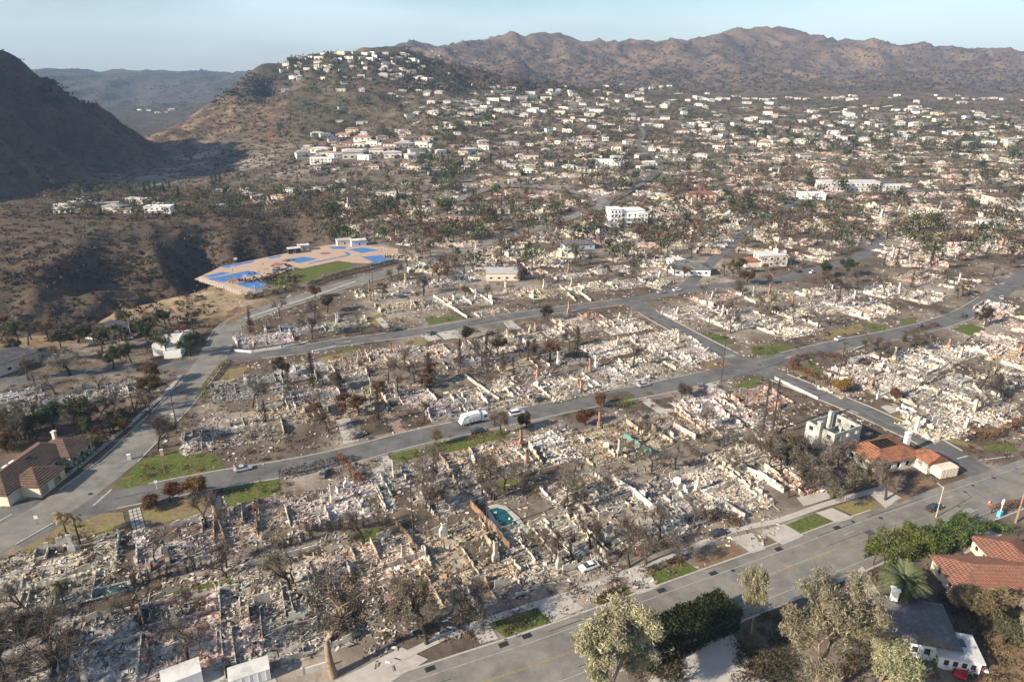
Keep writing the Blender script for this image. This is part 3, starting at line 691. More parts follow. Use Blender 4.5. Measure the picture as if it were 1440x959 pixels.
for i in range(2):   # burnt conifers, narrow
    tp = cone_tips(300+i, 11, 1.9, 230)
    sg = [(Vector((0,0,-0.1)), Vector((0.1,0,11)), 0.24, 0.04, 0)] + [(Vector((0,0,t[0].z-0.3)), t[0], 0.05, 0.03, 3) for t in tp[:70]]
    TREES['conifer', i] = (limbs_mesh('trunk', sg, M_trunk, 0.03), twig_mesh('crown', tp, 310+i, 6, 0.9, 0.06, [(0.045,0.036,0.030),(0.07,0.052,0.04),(0.10,0.07,0.045)], M_twig))
    tp = cone_tips(330+i, 12, 2.4, 260)
    TREES['pine', i] = (limbs_mesh('trunk', [(Vector((0,0,-0.1)), Vector((0.1,0,12)), 0.28, 0.05, 0)], M_trunk, 0.03), leaf_mesh('crown', tp, 340+i, 8, 0.6, 0.3, [(0.030,0.042,0.020),(0.042,0.05,0.025),(0.05,0.045,0.03)], M_leaf))
# small far trees: one mesh each (too small in the photo to show parts)
def far_tree(seed, cols, H, W, n, size):
    r = np.random.default_rng(seed)
    k = r.integers(4, 8); cen = np.column_stack([r.normal(0, W*0.28, k), r.normal(0, W*0.28, k), H*r.uniform(0.45, 0.85, k)])
    rad = r.uniform(0.22, 0.36, k)*W
    ci = r.integers(0, k, n); off = r.normal(0,1,(n,3)); off /= np.linalg.norm(off,axis=1)[:,None]
    P = cen[ci] + off*(rad[ci]*r.uniform(0.5,1.0,n))[:,None]; P[:,2] = np.maximum(P[:,2], H*0.18)
    V, Q = leaf_arrays(P, r, size, 1.4)
    sh = r.uniform(0.7,1.25,k)
    c = np.array(cols)[r.integers(0,len(cols),n)]*sh[ci][:,None]*r.uniform(0.8,1.2,(n,1))
    mb = MB().tube((0,0,-0.4),(0.1,0.05,H*0.6),0.28,0.14,5,caps=False)
    tv = np.array(mb.v); tq = np.array(mb.f)+len(V)
    me = mesh_np('crown', V, None, Q, col=np.repeat(c,3,0)); me.materials.append(M_leaf)
    tk = mb.mesh('trunk'); tk.materials.append(M_trunk); return tk, me
FAR = {}
for i in range(4):
    FAR['green', i] = far_tree(400+i, GREEN, 9, 8, 230, 0.9)
    FAR['rust', i] = far_tree(410+i, RUST+BARE, 7, 6.5, 190, 0.7)
    FAR['bare', i] = far_tree(420+i, BARE, 8, 7, 190, 0.55)
    FAR['scorched', i] = FAR['bare', i]
    FAR['olive', i] = far_tree(430+i, OLIVE+GREEN, 8, 7, 150, 0.9)
def plant_tree(kind, p, sc=1.0, desc=None, group=None, far=False, cat='tree', name=None, sxy=None, label=None):
    names = {'bare':'bare_tree','rust':'browned_tree','green':'green_tree','scorched':'scorched_tree','conifer':'burnt_conifer','pine':'pine_tree','olive':'green_tree'}
    r = random.random()*6.283
    s3 = (sc*(sxy or 1), sc*(sxy or 1), sc)
    if far:
        tk, cr = FAR[kind, random.randrange(4)]
        o = link(name or names[kind], tk, None, None, p, r); o.scale = s3; link('crown', cr, None, o)
    else:
        ks = [k for k in TREES if k[0] == kind]; a, b = TREES[random.choice(ks)]
        o = empty(name or names[kind], p, r); o.scale = s3
        link('trunk', a, None, o); link('crown', b, None, o)
    reg(o, desc, cat, group, label=label)
    return o
def hedge(pix, w, h, cols, desc, label=None, n_per=26, size=0.3, group=None, name='hedge', mt=None, pts=None, rough_=0.18, boxy=0.6):
    """a hedge is one plant body: leaves filling a long rounded volume, stems inside"""
    C = np.array([G(*p) for p in pix]) if pts is None else np.array(pts); P, N = strip_pts(C, 1)
    r = np.random.default_rng(abs(hash((round(C[0][0],2), round(C[0][1],2)))) % 99991)
    L = np.sum(np.linalg.norm(np.diff(P, axis=0), axis=1)); n = int(L*n_per*max(1, w*h/3))
    i = r.integers(0, len(P)-1, n); f = r.random(n)[:,None]
    c = P[i]*(1-f)+P[i+1]*f; nn = N[i]
    # shell-biased cross-section
    th = r.uniform(0, math.pi, n); rad = r.uniform(0.72, 1.0, n)
    s = np.sign(np.cos(th))*np.abs(np.cos(th))**boxy*rad; z = np.abs(np.sin(th))**boxy*rad
    if boxy < 0.5:      # clipped: flat top and sides
        k3 = r.random(n); s = np.where(k3 < 0.5, r.uniform(-1,1,n), np.where(k3 < 0.75, -1, 1)*rad); z = np.where(k3 < 0.5, rad, r.uniform(0,1,n))
    bump_ = 1 + rough_*fbm(c[:,0]*0.35, c[:,1]*0.35, 3, 3)*2
    Q_ = np.column_stack([c + nn*(s*w/2*bump_)[:,None], z*h*bump_]) + r.normal(0, 0.08, (n,3))
    Q_[:,2] = np.maximum(Q_[:,2], 0.05); base = C[0].copy(); base[2] = 0
    V, Q = leaf_arrays(Q_-base, r, size, 1.5)
    k = 0.85 + 0.3*sstep(-0.2, 0.2, fbm(c[:,0]*0.5, c[:,1]*0.5, 2, 8))
    col = np.array(cols)[r.integers(0, len(cols), n)]*r.uniform(0.7,1.3,(n,1))*k[:,None]
    o = empty(name, base)
    me = mesh_np('foliage', V, None, Q, col=np.repeat(col,3,0)); link('foliage', me, mt or M_leaf, o)
    mb = MB()
    for k in range(int(L/1.2)+1):
        j = min(len(P)-1, int(k*1.2/L*len(P))); b = P[j]-base[:2]
        mb.tube((b[0],b[1],-0.05),(b[0]+r.normal(0,0.2),b[1]+r.normal(0,0.2),h*0.8),0.06,0.03,4,caps=False)
    mb.build('stems', M_trunk, o)
    reg(o, desc, 'hedge', group, p=C[len(C)//2], label=label)
    return o
def palm(name, p, H, fr_n, fr_L, cols, trunk_r, desc=None, droop=0.9, label=None, group=None, skirt=0, tm=None):
    r = np.random.default_rng(int(abs(p[0]*13+p[1]*7)) + 5); R = random.Random(int(p[0]*10)+1)
    o = empty(name, p); mb = MB(); q = Vector((0,0,-0.1)); lean = Vector((R.uniform(-.03,.03), R.uniform(-.03,.03), 1))
    for k in range(8):
        e = Vector((lean.x*H*(k+1)/8, lean.y*H*(k+1)/8, H*(k+1)/8)); f0 = trunk_r*(1.25-0.45*k/8); f1 = trunk_r*(1.25-0.45*(k+1)/8)
        mb.tube(q, e, f0*1.06, f1*0.97, 9, caps=False); q = e
    mb.tube(q, q+Vector((0,0,0.5)), trunk_r*1.3, trunk_r*0.5, 8)
    mb.build('trunk', tm or M_trunk2, o)
    V = []; Qd = []; C = []
    for f in range(fr_n+skirt):
        az = f*2.39996 + R.uniform(-.2,.2)
        el = math.radians(R.uniform(-12, 78)) if f < fr_n else math.radians(R.uniform(-75,-50))
        L = fr_L*R.uniform(0.8,1.1)*(1 if f < fr_n else 0.6); colf = np.array(cols[R.randrange(len(cols))])*(R.uniform(0.8,1.2))
        if f >= fr_n: colf = np.array((0.20,0.14,0.08))
        pts = []; pos = q + Vector((0,0,0.3)); e_ = el; n = 9
        for k in range(n+1):
            pts.append(pos.copy()); d = Vector((math.cos(az)*math.cos(e_), math.sin(az)*math.cos(e_), math.sin(e_)))
            pos = pos + d*(L/n); e_ -= droop/n*(1.0+0.9*k/n)
        side0 = Vector((-math.sin(az), math.cos(az), 0))
        for k in range(n):
            for sgn in (-1,1):
                for h_ in (0.15,0.65):
                    a = pts[k]+(pts[k+1]-pts[k])*h_; wl_ = 0.17*L*math.sin(math.pi*min(1,(k+h_+0.9)/(n+1.0)))**0.6*R.uniform(0.85,1.1)
                    d = (pts[k+1]-pts[k]).normalized(); tip = a + side0*sgn*wl_ + d*wl_*0.75 + Vector((0,0,-wl_*0.35))
                    b = len(V); wv = d*0.075*fr_L/2.5
                    V += [tuple(a-wv), tuple(a+wv), tuple(tip+wv*0.3), tuple(tip-wv*0.3)]; Qd.append((b,b+1,b+2,b+3)); C += [tuple(colf*R.uniform(0.8,1.2))]*4
            b = len(V); w_ = side0*0.035; V += [tuple(pts[k]-w_), tuple(pts[k]+w_), tuple(pts[k+1]+w_), tuple(pts[k+1]-w_)]; Qd.append((b,b+1,b+2,b+3)); C += [(0.16,0.14,0.06)]*4
    me = mesh_np('crown', np.array(V), np.array(Qd), col=np.array(C)); link('crown', me, M_leaf, o)
    reg(o, desc, 'palm', group, label=label)
    return o
# ------------------------------------------------------------------ burned-out houses
STREET = math.atan2(G(908,549)[1]-G(393,660)[1], G(908,549)[0]-G(393,660)[0])
PAL = {
 'white': [(0.59,0.55,0.495),(0.49,0.45,0.40),(0.67,0.64,0.585),(0.32,0.285,0.25),(0.22,0.19,0.165),(0.44,0.38,0.31),(0.10,0.085,0.075)],
 'tan':   [(0.52,0.45,0.36),(0.44,0.37,0.29),(0.58,0.52,0.44),(0.33,0.27,0.21),(0.21,0.175,0.145),(0.40,0.27,0.19),(0.09,0.075,0.065)],
 'grey':  [(0.43,0.41,0.38),(0.33,0.31,0.285),(0.53,0.51,0.475),(0.25,0.235,0.22),(0.16,0.145,0.13),(0.37,0.38,0.40),(0.07,0.063,0.058)],
 'pink':  [(0.56,0.42,0.36),(0.50,0.45,0.40),(0.60,0.52,0.47),(0.42,0.28,0.22),(0.23,0.18,0.155),(0.50,0.30,0.22),(0.09,0.075,0.065)]}
def rot_mats(r, n, tilt):
    yaw = r.uniform(0, 2*math.pi, n); 
    snap = r.random(n) < 0.55; yaw = np.where(snap, np.round(yaw/(math.pi/2))*(math.pi/2)+r.normal(0,0.12,n), yaw)
    tx = r.normal(0, tilt, n); ty = r.normal(0, tilt, n)
    cy, sy = np.cos(yaw), np.sin(yaw); cx, sx = np.cos(tx), np.sin(tx); ct, st = np.cos(ty), np.sin(ty)
    Z = np.zeros(n); O = np.ones(n)
    Rz = np.stack([np.stack([cy,-sy,Z],1),np.stack([sy,cy,Z],1),np.stack([Z,Z,O],1)],1)
    Rx = np.stack([np.stack([O,Z,Z],1),np.stack([Z,cx,-sx],1),np.stack([Z,sx,cx],1)],1)
    Ry = np.stack([np.stack([ct,Z,st],1),np.stack([Z,O,Z],1),np.stack([-st,Z,ct],1)],1)
    return Rz @ Rx @ Ry
_CUBE = np.array([(-1,-1,-1),(1,-1,-1),(1,1,-1),(-1,1,-1),(-1,-1,1),(1,-1,1),(1,1,1),(-1,1,1)])*0.5
_CQ = np.array([(4,5,6,7),(0,1,5,4),(1,2,6,5),(2,3,7,6),(3,0,4,7)])
def rubble_mesh(seed, w, d, pal, n):
    """fallen plaster, tiles, beams and sheet metal heaped room by room over a burned footprint, on a bed of ash"""
    r = np.random.default_rng(seed)
    cols = np.array(PAL[pal])*r.uniform(0.85,1.1)*np.array([1, r.uniform(0.95,1.02), r.uniform(0.90,1.03)])
    def cuts(L):
        k = max(2, int(round(L/r.uniform(3.6,5.2)))); return np.concatenate([[-L/2], np.sort(r.uniform(-L/2+1.5, L/2-1.5, k-1)), [L/2]])
    cx_, cy_ = cuts(w), cuts(d); nx, ny = len(cx_)-1, len(cy_)-1
    rd = r.choice([0.3,0.6,1.0,1.3], (nx,ny), p=[0.15,0.25,0.35,0.25]); rh = r.uniform(0.25,1.15,(nx,ny))*rd**0.5; rt = r.choice([0.45,0.75,1.0,1.12], (nx,ny), p=[0.15,0.25,0.35,0.25]); rp = r.integers(0, 6, (nx,ny))
    void = r.random((nx,ny)) < 0.10      # parts of the plan that were yard, so outlines are not plain boxes
    def room(x, y): return np.clip(np.searchsorted(cx_, x)-1, 0, nx-1), np.clip(np.searchsorted(cy_, y)-1, 0, ny-1)
    def heapf(x, y):
        i, j = room(x, y); return np.clip(0.14 + 0.75*fbm(x/3.2+seed*3.1, y/3.2, 3, seed), 0.0, 1.1)*rh[i,j]
    N0 = int(n*1.5)
    x = r.uniform(-w/2-0.9, w/2+0.9, N0); y = r.uniform(-d/2-0.9, d/2+0.9, N0); i, j = room(x, y)
    edge = np.minimum(w/2-np.abs(x), d/2-np.abs(y)) + 1.3*fbm(x/3+seed, y/3, 2, 9)
    ok = (edge > -0.35-1.2*r.random(N0)**4) & (r.random(N0) < rd[i,j]*0.95) & ~(void[i,j] & (r.random(N0) < 0.85))
    x = x[ok]; y = y[ok]; edge = edge[ok]; i = i[ok]; j = j[ok]; n = len(x)
    heap = heapf(x, y)*sstep(-0.3, 1.2, edge)
    kind = r.choice(4, n, p=[0.52, 0.24, 0.19, 0.05])
    S = np.zeros((n,3))
    S[:,0] = np.select([kind==0, kind==1, kind==2], [r.uniform(0.15,0.60,n), r.uniform(0.8,4.2,n), r.uniform(0.6,2.1,n)], r.uniform(0.4,0.8,n))
    S[:,1] = np.select([kind==0, kind==1, kind==2], [r.uniform(0.12,0.45,n), r.uniform(0.07,0.20,n), r.uniform(0.4,1.3,n)], r.uniform(0.25,0.5,n))
    S[:,2] = np.select([kind==0, kind==1, kind==2], [r.uniform(0.08,0.34,n), r.uniform(0.06,0.15,n), r.uniform(0.02,0.06,n)], r.uniform(0.35,0.9,n))
    R = rot_mats(r, n, 0.28)
    c = np.column_stack([x, y, heap + S[:,2]*r.uniform(-0.1,0.5,n) + 0.07])
    ci = np.where(r.random(n) < 0.45, rp[i,j], r.integers(0, len(cols), n))
    col = cols[ci]*r.uniform(0.8,1.2,(n,1))*(0.35+0.65*rt[i,j])[:,None]
    odd = r.random(n)
    col = np.where((odd < 0.012)[:,None], np.array([0.30,0.36,0.42])*r.uniform(0.7,1.3,(n,1)), col)
    col = np.where(((odd > 0.02)&(odd < 0.06))[:,None], np.array([0.36,0.20,0.12])*r.uniform(0.7,1.2,(n,1)), col)
    V = np.einsum('nij,nkj->nki', R, _CUBE[None]*S[:,None,:]) + c[:,None,:]
    Q = (_CQ[None]+8*np.arange(n)[:,None,None]).reshape(-1,4)
    # stubs of the inner walls, along the room lines
    st = []
    def run(ax, c0, a, b):
        h = r.uniform(0.3,1.0) if r.random() < 0.75 else r.uniform(0.9,1.7); t = a
        while t < b:
            l = min(r.uniform(0.5,1.0), b-t); h = np.clip(h + r.normal(0,0.2), 0.2, 1.8)
            if r.random() < 0.85: st.append(((t+l/2, c0, h/2), (l,0.17,h)) if ax == 0 else ((c0, t+l/2, h/2), (0.17,l,h)))
            t += l
    for q in range(nx+1):
        for k in range(ny):
            if r.random() < (0.38 if 0 < q < nx else 0.6): run(1, cx_[q], cy_[k], cy_[k+1])
    for k in range(ny+1):
        for q in range(nx):
            if r.random() < (0.38 if 0 < k < ny else 0.6): run(0, cy_[k], cx_[q], cx_[q+1])
    sc = np.array([s[0] for s in st]); ss = np.array([s[1] for s in st]); m = len(st)
    V2 = _CUBE[None]*ss[:,None,:] + sc[:,None,:]
    Q2 = (_CQ[None]+8*np.arange(m)[:,None,None]).reshape(-1,4) + 8*n
    c2 = np.repeat(cols[r.choice([0,1,2,3,5,4],m,p=[.22,.24,.14,.2,.1,.1])]*r.uniform(0.75,1.1,(m,1)), 8, 0)
    # the ash bed itself
    gx, gy = np.meshgrid(np.linspace(-w/2-0.7, w/2+0.7, int(w/0.7)), np.linspace(-d/2-0.7, d/2+0.7, int(d/0.7)))
    gi_, gj_ = room(gx, gy)
    ge = np.minimum(w/2+0.7-np.abs(gx), d/2+0.7-np.abs(gy)) + 1.0*fbm(gx/3+seed, gy/3, 2, 9)
    gz = 0.06 + heapf(gx, gy)*sstep(0, 1.6, ge) + r.uniform(0,0.10,gx.shape)*sstep(0,1,ge) - 0.25*sstep(0.3,-0.2,ge)
    gm = fbm(gx/4.0+11, gy/4.0+seed, 2, seed+5) + 0.3*fbm(gx/1.2, gy/1.2, 2, seed) + (rt[gi_,gj_]-0.8)*0.8
    f = sstep(-0.3, 0.3, gm)[...,None]
    gc = cols[4]*(1-f)*1.0 + cols[1]*f*0.95
    gc = np.where(void[gi_,gj_][...,None], np.array([0.10,0.08,0.062]), gc)
    gi = np.arange(gx.size).reshape(gx.shape) + 8*(n+m)
    Q3 = np.stack([gi[:-1,:-1], gi[:-1,1:], gi[1:,1:], gi[1:,:-1]], -1).reshape(-1,4)
    V3 = np.stack([gx,gy,gz],-1).reshape(-1,3)
    me = mesh_np('rubble', np.concatenate([V.reshape(-1,3), V2.reshape(-1,3), V3]), np.concatenate([Q,Q2,Q3]), col=np.concatenate([np.repeat(col,8,0), c2, gc.reshape(-1,3)]))
    me.materials.append(M_rubble); return me
def wall_mesh(seed, L, H, style):
    """a standing piece of wall, ragged on top, some with window and door gaps"""
    R = random.Random(seed); mb = MB(); th = 0.2; x = 0.0; h = H*R.uniform(0.6,1.0); gap = 0
    while x < L-0.05:
        w = min(R.uniform(0.45,0.95), L-x)
        if style == 'gap' and R.random() < 0.28: hh = R.choice((0.35, 0.85))
        else:
            h = min(H, max(0.35, h + R.gauss(0, 0.28*H))); hh = h
        if hh > 0:
            h2 = max(0.2, hh + R.uniform(-0.22,0.22))
            mb.hexa([(x-L/2,-th/2,-0.03),(x+w-L/2,-th/2,-0.03),(x+w-L/2,th/2,-0.03),(x-L/2,th/2,-0.03),(x-L/2,-th/2,hh),(x+w-L/2,-th/2,h2),(x+w-L/2,th/2,h2),(x-L/2,th/2,hh)])
        x += w
    if not mb.v: mb.box(-L/2,L/2,-th/2,th/2,-0.03,H*0.5)
    return mb.mesh('wall')
WALLS = []
for i in range(16):
    Lw = (3.0,4.5,6.0,8.0)[i%4]; Hw = (1.1,1.8,2.6,1.4)[(i//4)%4]
    WALLS.append((wall_mesh(500+i, Lw, Hw, 'gap' if i%3 else 'solid'), Lw))
WALLM = {}
def wall_piece(i, m):
    if (i, m.name) not in WALLM:
        me = WALLS[i][0].copy(); me.materials.clear(); me.materials.append(m); WALLM[i, m.name] = me
    return WALLM[i, m.name]
def chimney_mesh(seed, H, m):
    R = random.Random(seed); mb = MB(); bw = R.uniform(1.3,1.8); bd = R.uniform(0.8,1.0); sw = R.uniform(0.6,0.8); bh = R.uniform(1.4,2.0)
    # firebox with its opening: two cheeks, back and lintel
    mb.box(-bw/2,-bw/2+0.35,-bd/2,bd/2,-0.05,bh); mb.box(bw/2-0.35,bw/2,-bd/2,bd/2,-0.05,bh)
    mb.box(-bw/2+0.35,bw/2-0.35,bd/2-0.25,bd/2,-0.05,bh); mb.box(-bw/2+0.35,bw/2-0.35,-bd/2,bd/2-0.25,bh*0.62,bh)
    mb.box(-bw/2+0.35,bw/2-0.35,-bd/2+0.1,bd/2-0.25,-0.03,0.02,1)
    s = sw/2; b0 = bw/2-0.02; 
    mb.hexa([(-b0,-bd/2+.02,bh),(b0,-bd/2+.02,bh),(b0,bd/2-.02,bh),(-b0,bd/2-.02,bh),(-s,-s,bh+0.7),(s,-s,bh+0.7),(s,s,bh+0.7),(-s,s,bh+0.7)])
    mb.box(-s+.01,s-.01,-s+.01,s-.01,bh+0.7,H-0.25); mb.box(-s-0.08,s+0.08,-s-0.08,s+0.08,H-0.25,H)
    mb.box(-s+0.15,s-0.15,-s+0.15,s-0.15,H,H+0.18,1)
    me = mb.mesh('chimney'); me.materials.append(m); me.materials.append(M_black); return me
CHIM = {}
for k, m in (('brick', M_brick), ('stone', M_stone), ('white', M_wallwh)):
    for i in range(3): CHIM[k, i] = chimney_mesh(600+i, (3.6, 4.5, 5.3)[i], m)
OCC = []
def slab_mesh(seed, w, d):
    r = np.random.default_rng(seed); pts = []
    for (ax, ay, bx, by) in ((-w/2,-d/2,w/2,-d/2),(w/2,-d/2,w/2,d/2),(w/2,d/2,-w/2,d/2),(-w/2,d/2,-w/2,-d/2)):
        for k in range(5):
            t = k/5; pts.append((ax+(bx-ax)*t + r.normal(0,0.5), ay+(by-ay)*t + r.normal(0,0.5)))
    mb = MB(); mb.poly([(x,y,0.05) for x,y in pts])
    for i in range(len(pts)):
        a = pts[i]; b = pts[(i+1)%len(pts)]; mb.poly([(a[0],a[1],-0.1),(b[0],b[1],-0.1),(b[0],b[1],0.05),(a[0],a[1],0.05)])
    return mb.mesh('foundation')
NRU = [0]
def ruin(px, py, w, d, pal='white', chim='brick', rot=0.0, n=None, walls=5, p=None, desc=None, label=None, chim_at=None, dens=3.1, hsc=1.0):
    NRU[0] += 1; s = NRU[0]; R = random.Random(900+s)
    P = (at(px, py) if py < 335 else G(px, py)) if p is None else p
    P = np.array(P, float); P[2] += 0.03 if P[1] < 440 else 0.25
    a = STREET + rot + R.uniform(-0.05, 0.05); w *= 1.20; d *= 1.28
    o = empty('burned_house', P, a)
    link('foundation', slab_mesh(s, w+1.0, d+1.0), M_slab, o)
    n = n or int(w*d*dens*1.02)
    rb = link('rubble', rubble_mesh(s, w, d, pal, n), None, o); rb['kind'] = 'stuff'
    wm = M_wallwh if pal == 'white' else M_wallst
    edges = [((0,-d/2),0),((0,d/2),0),((-w/2,0),math.pi/2),((w/2,0),math.pi/2),((0,0),0),((-w/5,0),math.pi/2),((w/4,d/6),0)]
    for k in range(walls):
        i = R.randrange(16); L = WALLS[i][1]; (ex, ey), er = edges[k % len(edges)] if R.random() < 0.8 else R.choice(edges)
        rm = (w if er == 0 else d) - L
        t = R.uniform(-0.5,0.5)*max(0, rm)
        wl_ = link('wall', wall_piece(i, wm if R.random() < 0.8 else M_wallst), None, o, (ex + (t if er == 0 else 0), ey + (t if er else 0), 0.051), er)
        wl_.scale = (1, 1, R.uniform(0.7,1.1)*hsc)
    if chim:
        for c in (chim if isinstance(chim, list) else [chim]):
            if chim_at is not None:
                q = G(*chim_at); dx, dy = q[0]-P[0], q[1]-P[1]; lx = dx*math.cos(-a)-dy*math.sin(-a); ly = dx*math.sin(-a)+dy*math.cos(-a); chim_at = None
            else: lx = R.uniform(-0.42,0.42)*w; ly = R.choice((-0.4,0.4,0.1))*d
            link('chimney', CHIM[c, R.randrange(3)], None, o, (lx, ly, 0.05), R.choice((0, math.pi/2, math.pi)))
    OCC.append((P[0], P[1], max(w,d)/2))
    nm = {'white':'burned house of white rubble','tan':'burned house of tan rubble','grey':'burned house of grey rubble','pink':'burned house of pinkish rubble'}[pal]
    reg(o, desc or nm, 'ruin', 'burned-out houses', label=label)
    return o
# ---- block between the boulevard and the middle street
T2 = math.pi/2
for q in [
 (75,796,20,11,'white',['white'],0,(102,775)), (262,765,16,12,'white',['stone'],0,None), (368,732,17,12,'tan',['brick'],0,(361,720)), (470,712,18,11,'white',['stone','white'],0,(468,708)), (585,680,16,13,'grey',['stone'],0,(555,672)),
 (690,648,20,12,'tan',['brick'],0,None), (775,630,16,12,'white',['brick'],0,(733,628)), (868,622,22,13,'tan',['brick','stone'],0,(843,602)), (945,600,17,12,'tan',None,0,None), (1010,580,15,17,'white',None,0,None), (1062,565,16,10,'pink',['brick'],0,(1092,575)),
 (60,840,15,8,'white',None,0,None), (175,905,18,14,'grey',['stone'],0,None), (285,885,17,15,'pink',['stone'],0,(247,880)), (375,845,14,12,'white',None,0,None), (400,885,18,13,'grey',None,0,None), (520,795,19,11,'tan',['stone'],0,(568,790)),
 (650,785,15,17,'tan',['stone','white'],0,(697,790)), (765,770,17,14,'white',['white'],0,None), (868,725,16,17,'white',['white'],0,(853,762)), (935,712,13,15,'grey',None,0,None), (1012,690,14,15,'white',['stone'],0,None), (1055,655,14,13,'white',None,0,None), (1130,668,13,11,'pink',None,0,None),
 (640,700,12,8,'grey',None,0,None), (810,690,13,7,'white',None,0,None), (20,930,17,12,'grey',None,0,None), (700,830,10,5,'pink',None,0,None)]:
    ruin(q[0], q[1], q[2], q[3], q[4], q[5], q[6], chim_at=q[7], walls=6)
# ---- block between the middle street and the upper street
for q in [
 (330,612,22,10,'white',['white'],(322,600)), (395,585,18,11,'tan',['stone'],None), (440,560,14,10,'white',None,None), (350,545,18,12,'grey',['white','stone'],(346,541)), (425,522,14,10,'white',['stone'],None), (500,568,15,12,'tan',['stone'],(523,553)), (565,562,16,10,'pink',['stone'],None),
 (640,572,16,11,'white',None,None), (690,560,18,14,'white',None,None), (745,540,16,12,'white',['brick'],(756,536)), (800,545,16,11,'white',['brick'],None), (860,530,18,12,'white',['white','brick'],(838,516)), (925,512,20,12,'white',None,None), (970,500,14,10,'white',None,None),
 (505,512,16,11,'tan',['stone'],None), (555,500,16,11,'white',['brick'],None), (600,500,14,12,'tan',None,None), (655,505,15,11,'grey',['white'],(652,494)), (700,485,16,12,'white',['stone'],(714,478)), (760,475,18,12,'white',['brick','stone'],(753,465)), (822,455,18,14,'pink',['brick','brick'],(800,440)), (875,458,16,12,'white',['stone'],None), (860,490,18,10,'white',['stone'],None), (935,480,18,13,'white',['stone'],(954,483)),
 (480,528,14,8,'white',None,None), (790,505,12,9,'grey',['white'],None), (725,515,11,8,'tan',['brick'],(757,530))]:
    ruin(q[0], q[1], q[2], q[3], q[4], q[5], 0, chim_at=q[6], walls=5)
# ---- block between the upper street and the canyon road
for q in [
 (372,478,17,10,'white',['stone','stone'],(374,470)), (425,464,14,9,'grey',['white'],(474,455)), (487,456,14,8,'white',['stone'],None), (565,432,18,10,'tan',['stone'],None), (612,428,16,10,'white',None,None), (660,424,16,9,'white',['white'],None), (715,415,18,10,'tan',['stone'],(711,404)), (770,412,18,10,'tan',['stone'],None), (830,405,18,10,'white',['stone'],None), (880,400,16,10,'white',None,None),
 (530,412,16,8,'white',['brick'],None), (580,400,15,8,'white',['stone'],None), (640,396,16,9,'grey',None,None), (745,386,15,9,'tan',['stone'],None), (800,388,16,9,'white',['brick'],None), (860,380,18,9,'white',None,None), (915,385,18,9,'white',['white'],(928,390)),
 (560,415,12,7,'grey',None,None), (690,440,12,6,'tan',None,None)]:
    ruin(q[0], q[1], q[2], q[3], q[4], q[5], 0, chim_at=q[6], walls=4, dens=2.3)
# ---- blocks to the right
for q in [
 (975,440,22,11,'white',['stone'],0.05), (1040,450,22,13,'white',['stone'],0.05), (1110,462,20,12,'white',None,0.1), (1135,438,24,12,'white',['brick'],0.1), (1195,425,20,12,'white',['white'],0.12), (1225,440,18,10,'white',None,0.12), (1010,420,20,10,'tan',['stone'],0), (1080,420,18,9,'tan',['stone','brick'],0.0), (1150,412,18,8,'white',None,0.1),
 (1245,410,20,10,'white',['white'],0.15), (1300,418,18,10,'white',None,0.2), (1290,390,20,10,'tan',None,0.2), (1350,400,18,9,'white',['stone'],0.25), (1225,525,24,14,'white',['brick'],0.1), (1280,515,20,12,'white',['stone'],0.1), (1262,545,18,10,'white',None,0.1), (1320,500,22,11,'white',['brick','stone'],0.15), (1390,485,20,11,'white',None,0.2), (1425,455,18,12,'pink',None,0.25), (1345,545,18,10,'grey',None,0.1), (1420,530,16,9,'white',None,0.1),
 (1340,585,22,12,'white',['white'],0.1), (1395,575,18,13,'white',['stone'],0.1), (1320,600,16,9,'white',['white'],0.0), (1310,560,18,9,'grey',None,0.1), (1430,505,16,10,'tan',['brick'],0.2), (1400,435,16,10,'white',None,0.25), (1190,545,14,8,'tan',None,0.0)]:
    ruin(q[0], q[1], q[2], q[3], q[4], q[5], q[6], walls=5, dens=2.6)
# ---- lots beside the canyon road on the left
for q in [(120,560,20,10,'grey',['white'],0.2), (55,580,20,10,'grey',None,0.2), (170,550,16,9,'white',['stone'],0.2), (15,560,14,9,'grey',None,0.2)]:
    ruin(q[0], q[1], q[2], q[3], q[4], q[5], q[6], walls=4, dens=2.6)
# ------------------------------------------------------------------ standing houses
def tile_mat(name, base, second, scale=1.0):
    m = mat(name, base, var=0.25, scale=1.3, second=second, sec_scale=0.5, sec_lo=0.5, sec_hi=0.66, world=False, spec=0.15)
    N = m.node_tree.nodes; L = m.node_tree.links
    tc = N.new('ShaderNodeTexCoord'); w1 = N.new('ShaderNodeTexWave'); w1.inputs['Scale'].default_value = 1.1*scale; w1.bands_direction = 'Z'; w1.inputs['Distortion'].default_value = 0.6
    w2 = N.new('ShaderNodeTexWave'); w2.inputs['Scale'].default_value = 0.9*scale; w2.bands_direction = 'DIAGONAL'; w2.inputs['Distortion'].default_value = 0.4
    ad = N.new('ShaderNodeMath'); L.new(tc.outputs['Object'], w1.inputs['Vector']); L.new(tc.outputs['Object'], w2.inputs['Vector'])
    L.new(w1.outputs['Fac'], ad.inputs[0]); L.new(w2.outputs['Fac'], ad.inputs[1])
    b = N.new('ShaderNodeBump'); b.inputs['Distance'].default_value = 0.16; L.new(ad.outputs[0], b.inputs['Height'])
    bs = [n for n in N if n.type == 'BSDF_PRINCIPLED'][0]; L.new(b.outputs[0], bs.inputs['Normal'])
    return m
M_tileb = tile_mat('brown_tile', (0.15,0.098,0.072), (0.10,0.072,0.057))
M_tiler = tile_mat('red_tile', (0.265,0.125,0.085), (0.19,0.105,0.078))
M_tileo = tile_mat('orange_tile', (0.34,0.145,0.08), (0.14,0.085,0.065))
M_shing = mat('grey_shingle', (0.115,0.11,0.115), var=0.3, scale=1.5, second=(0.16,0.15,0.15), sec_scale=0.4, bump=0.03, bump_scale=5, world=False)
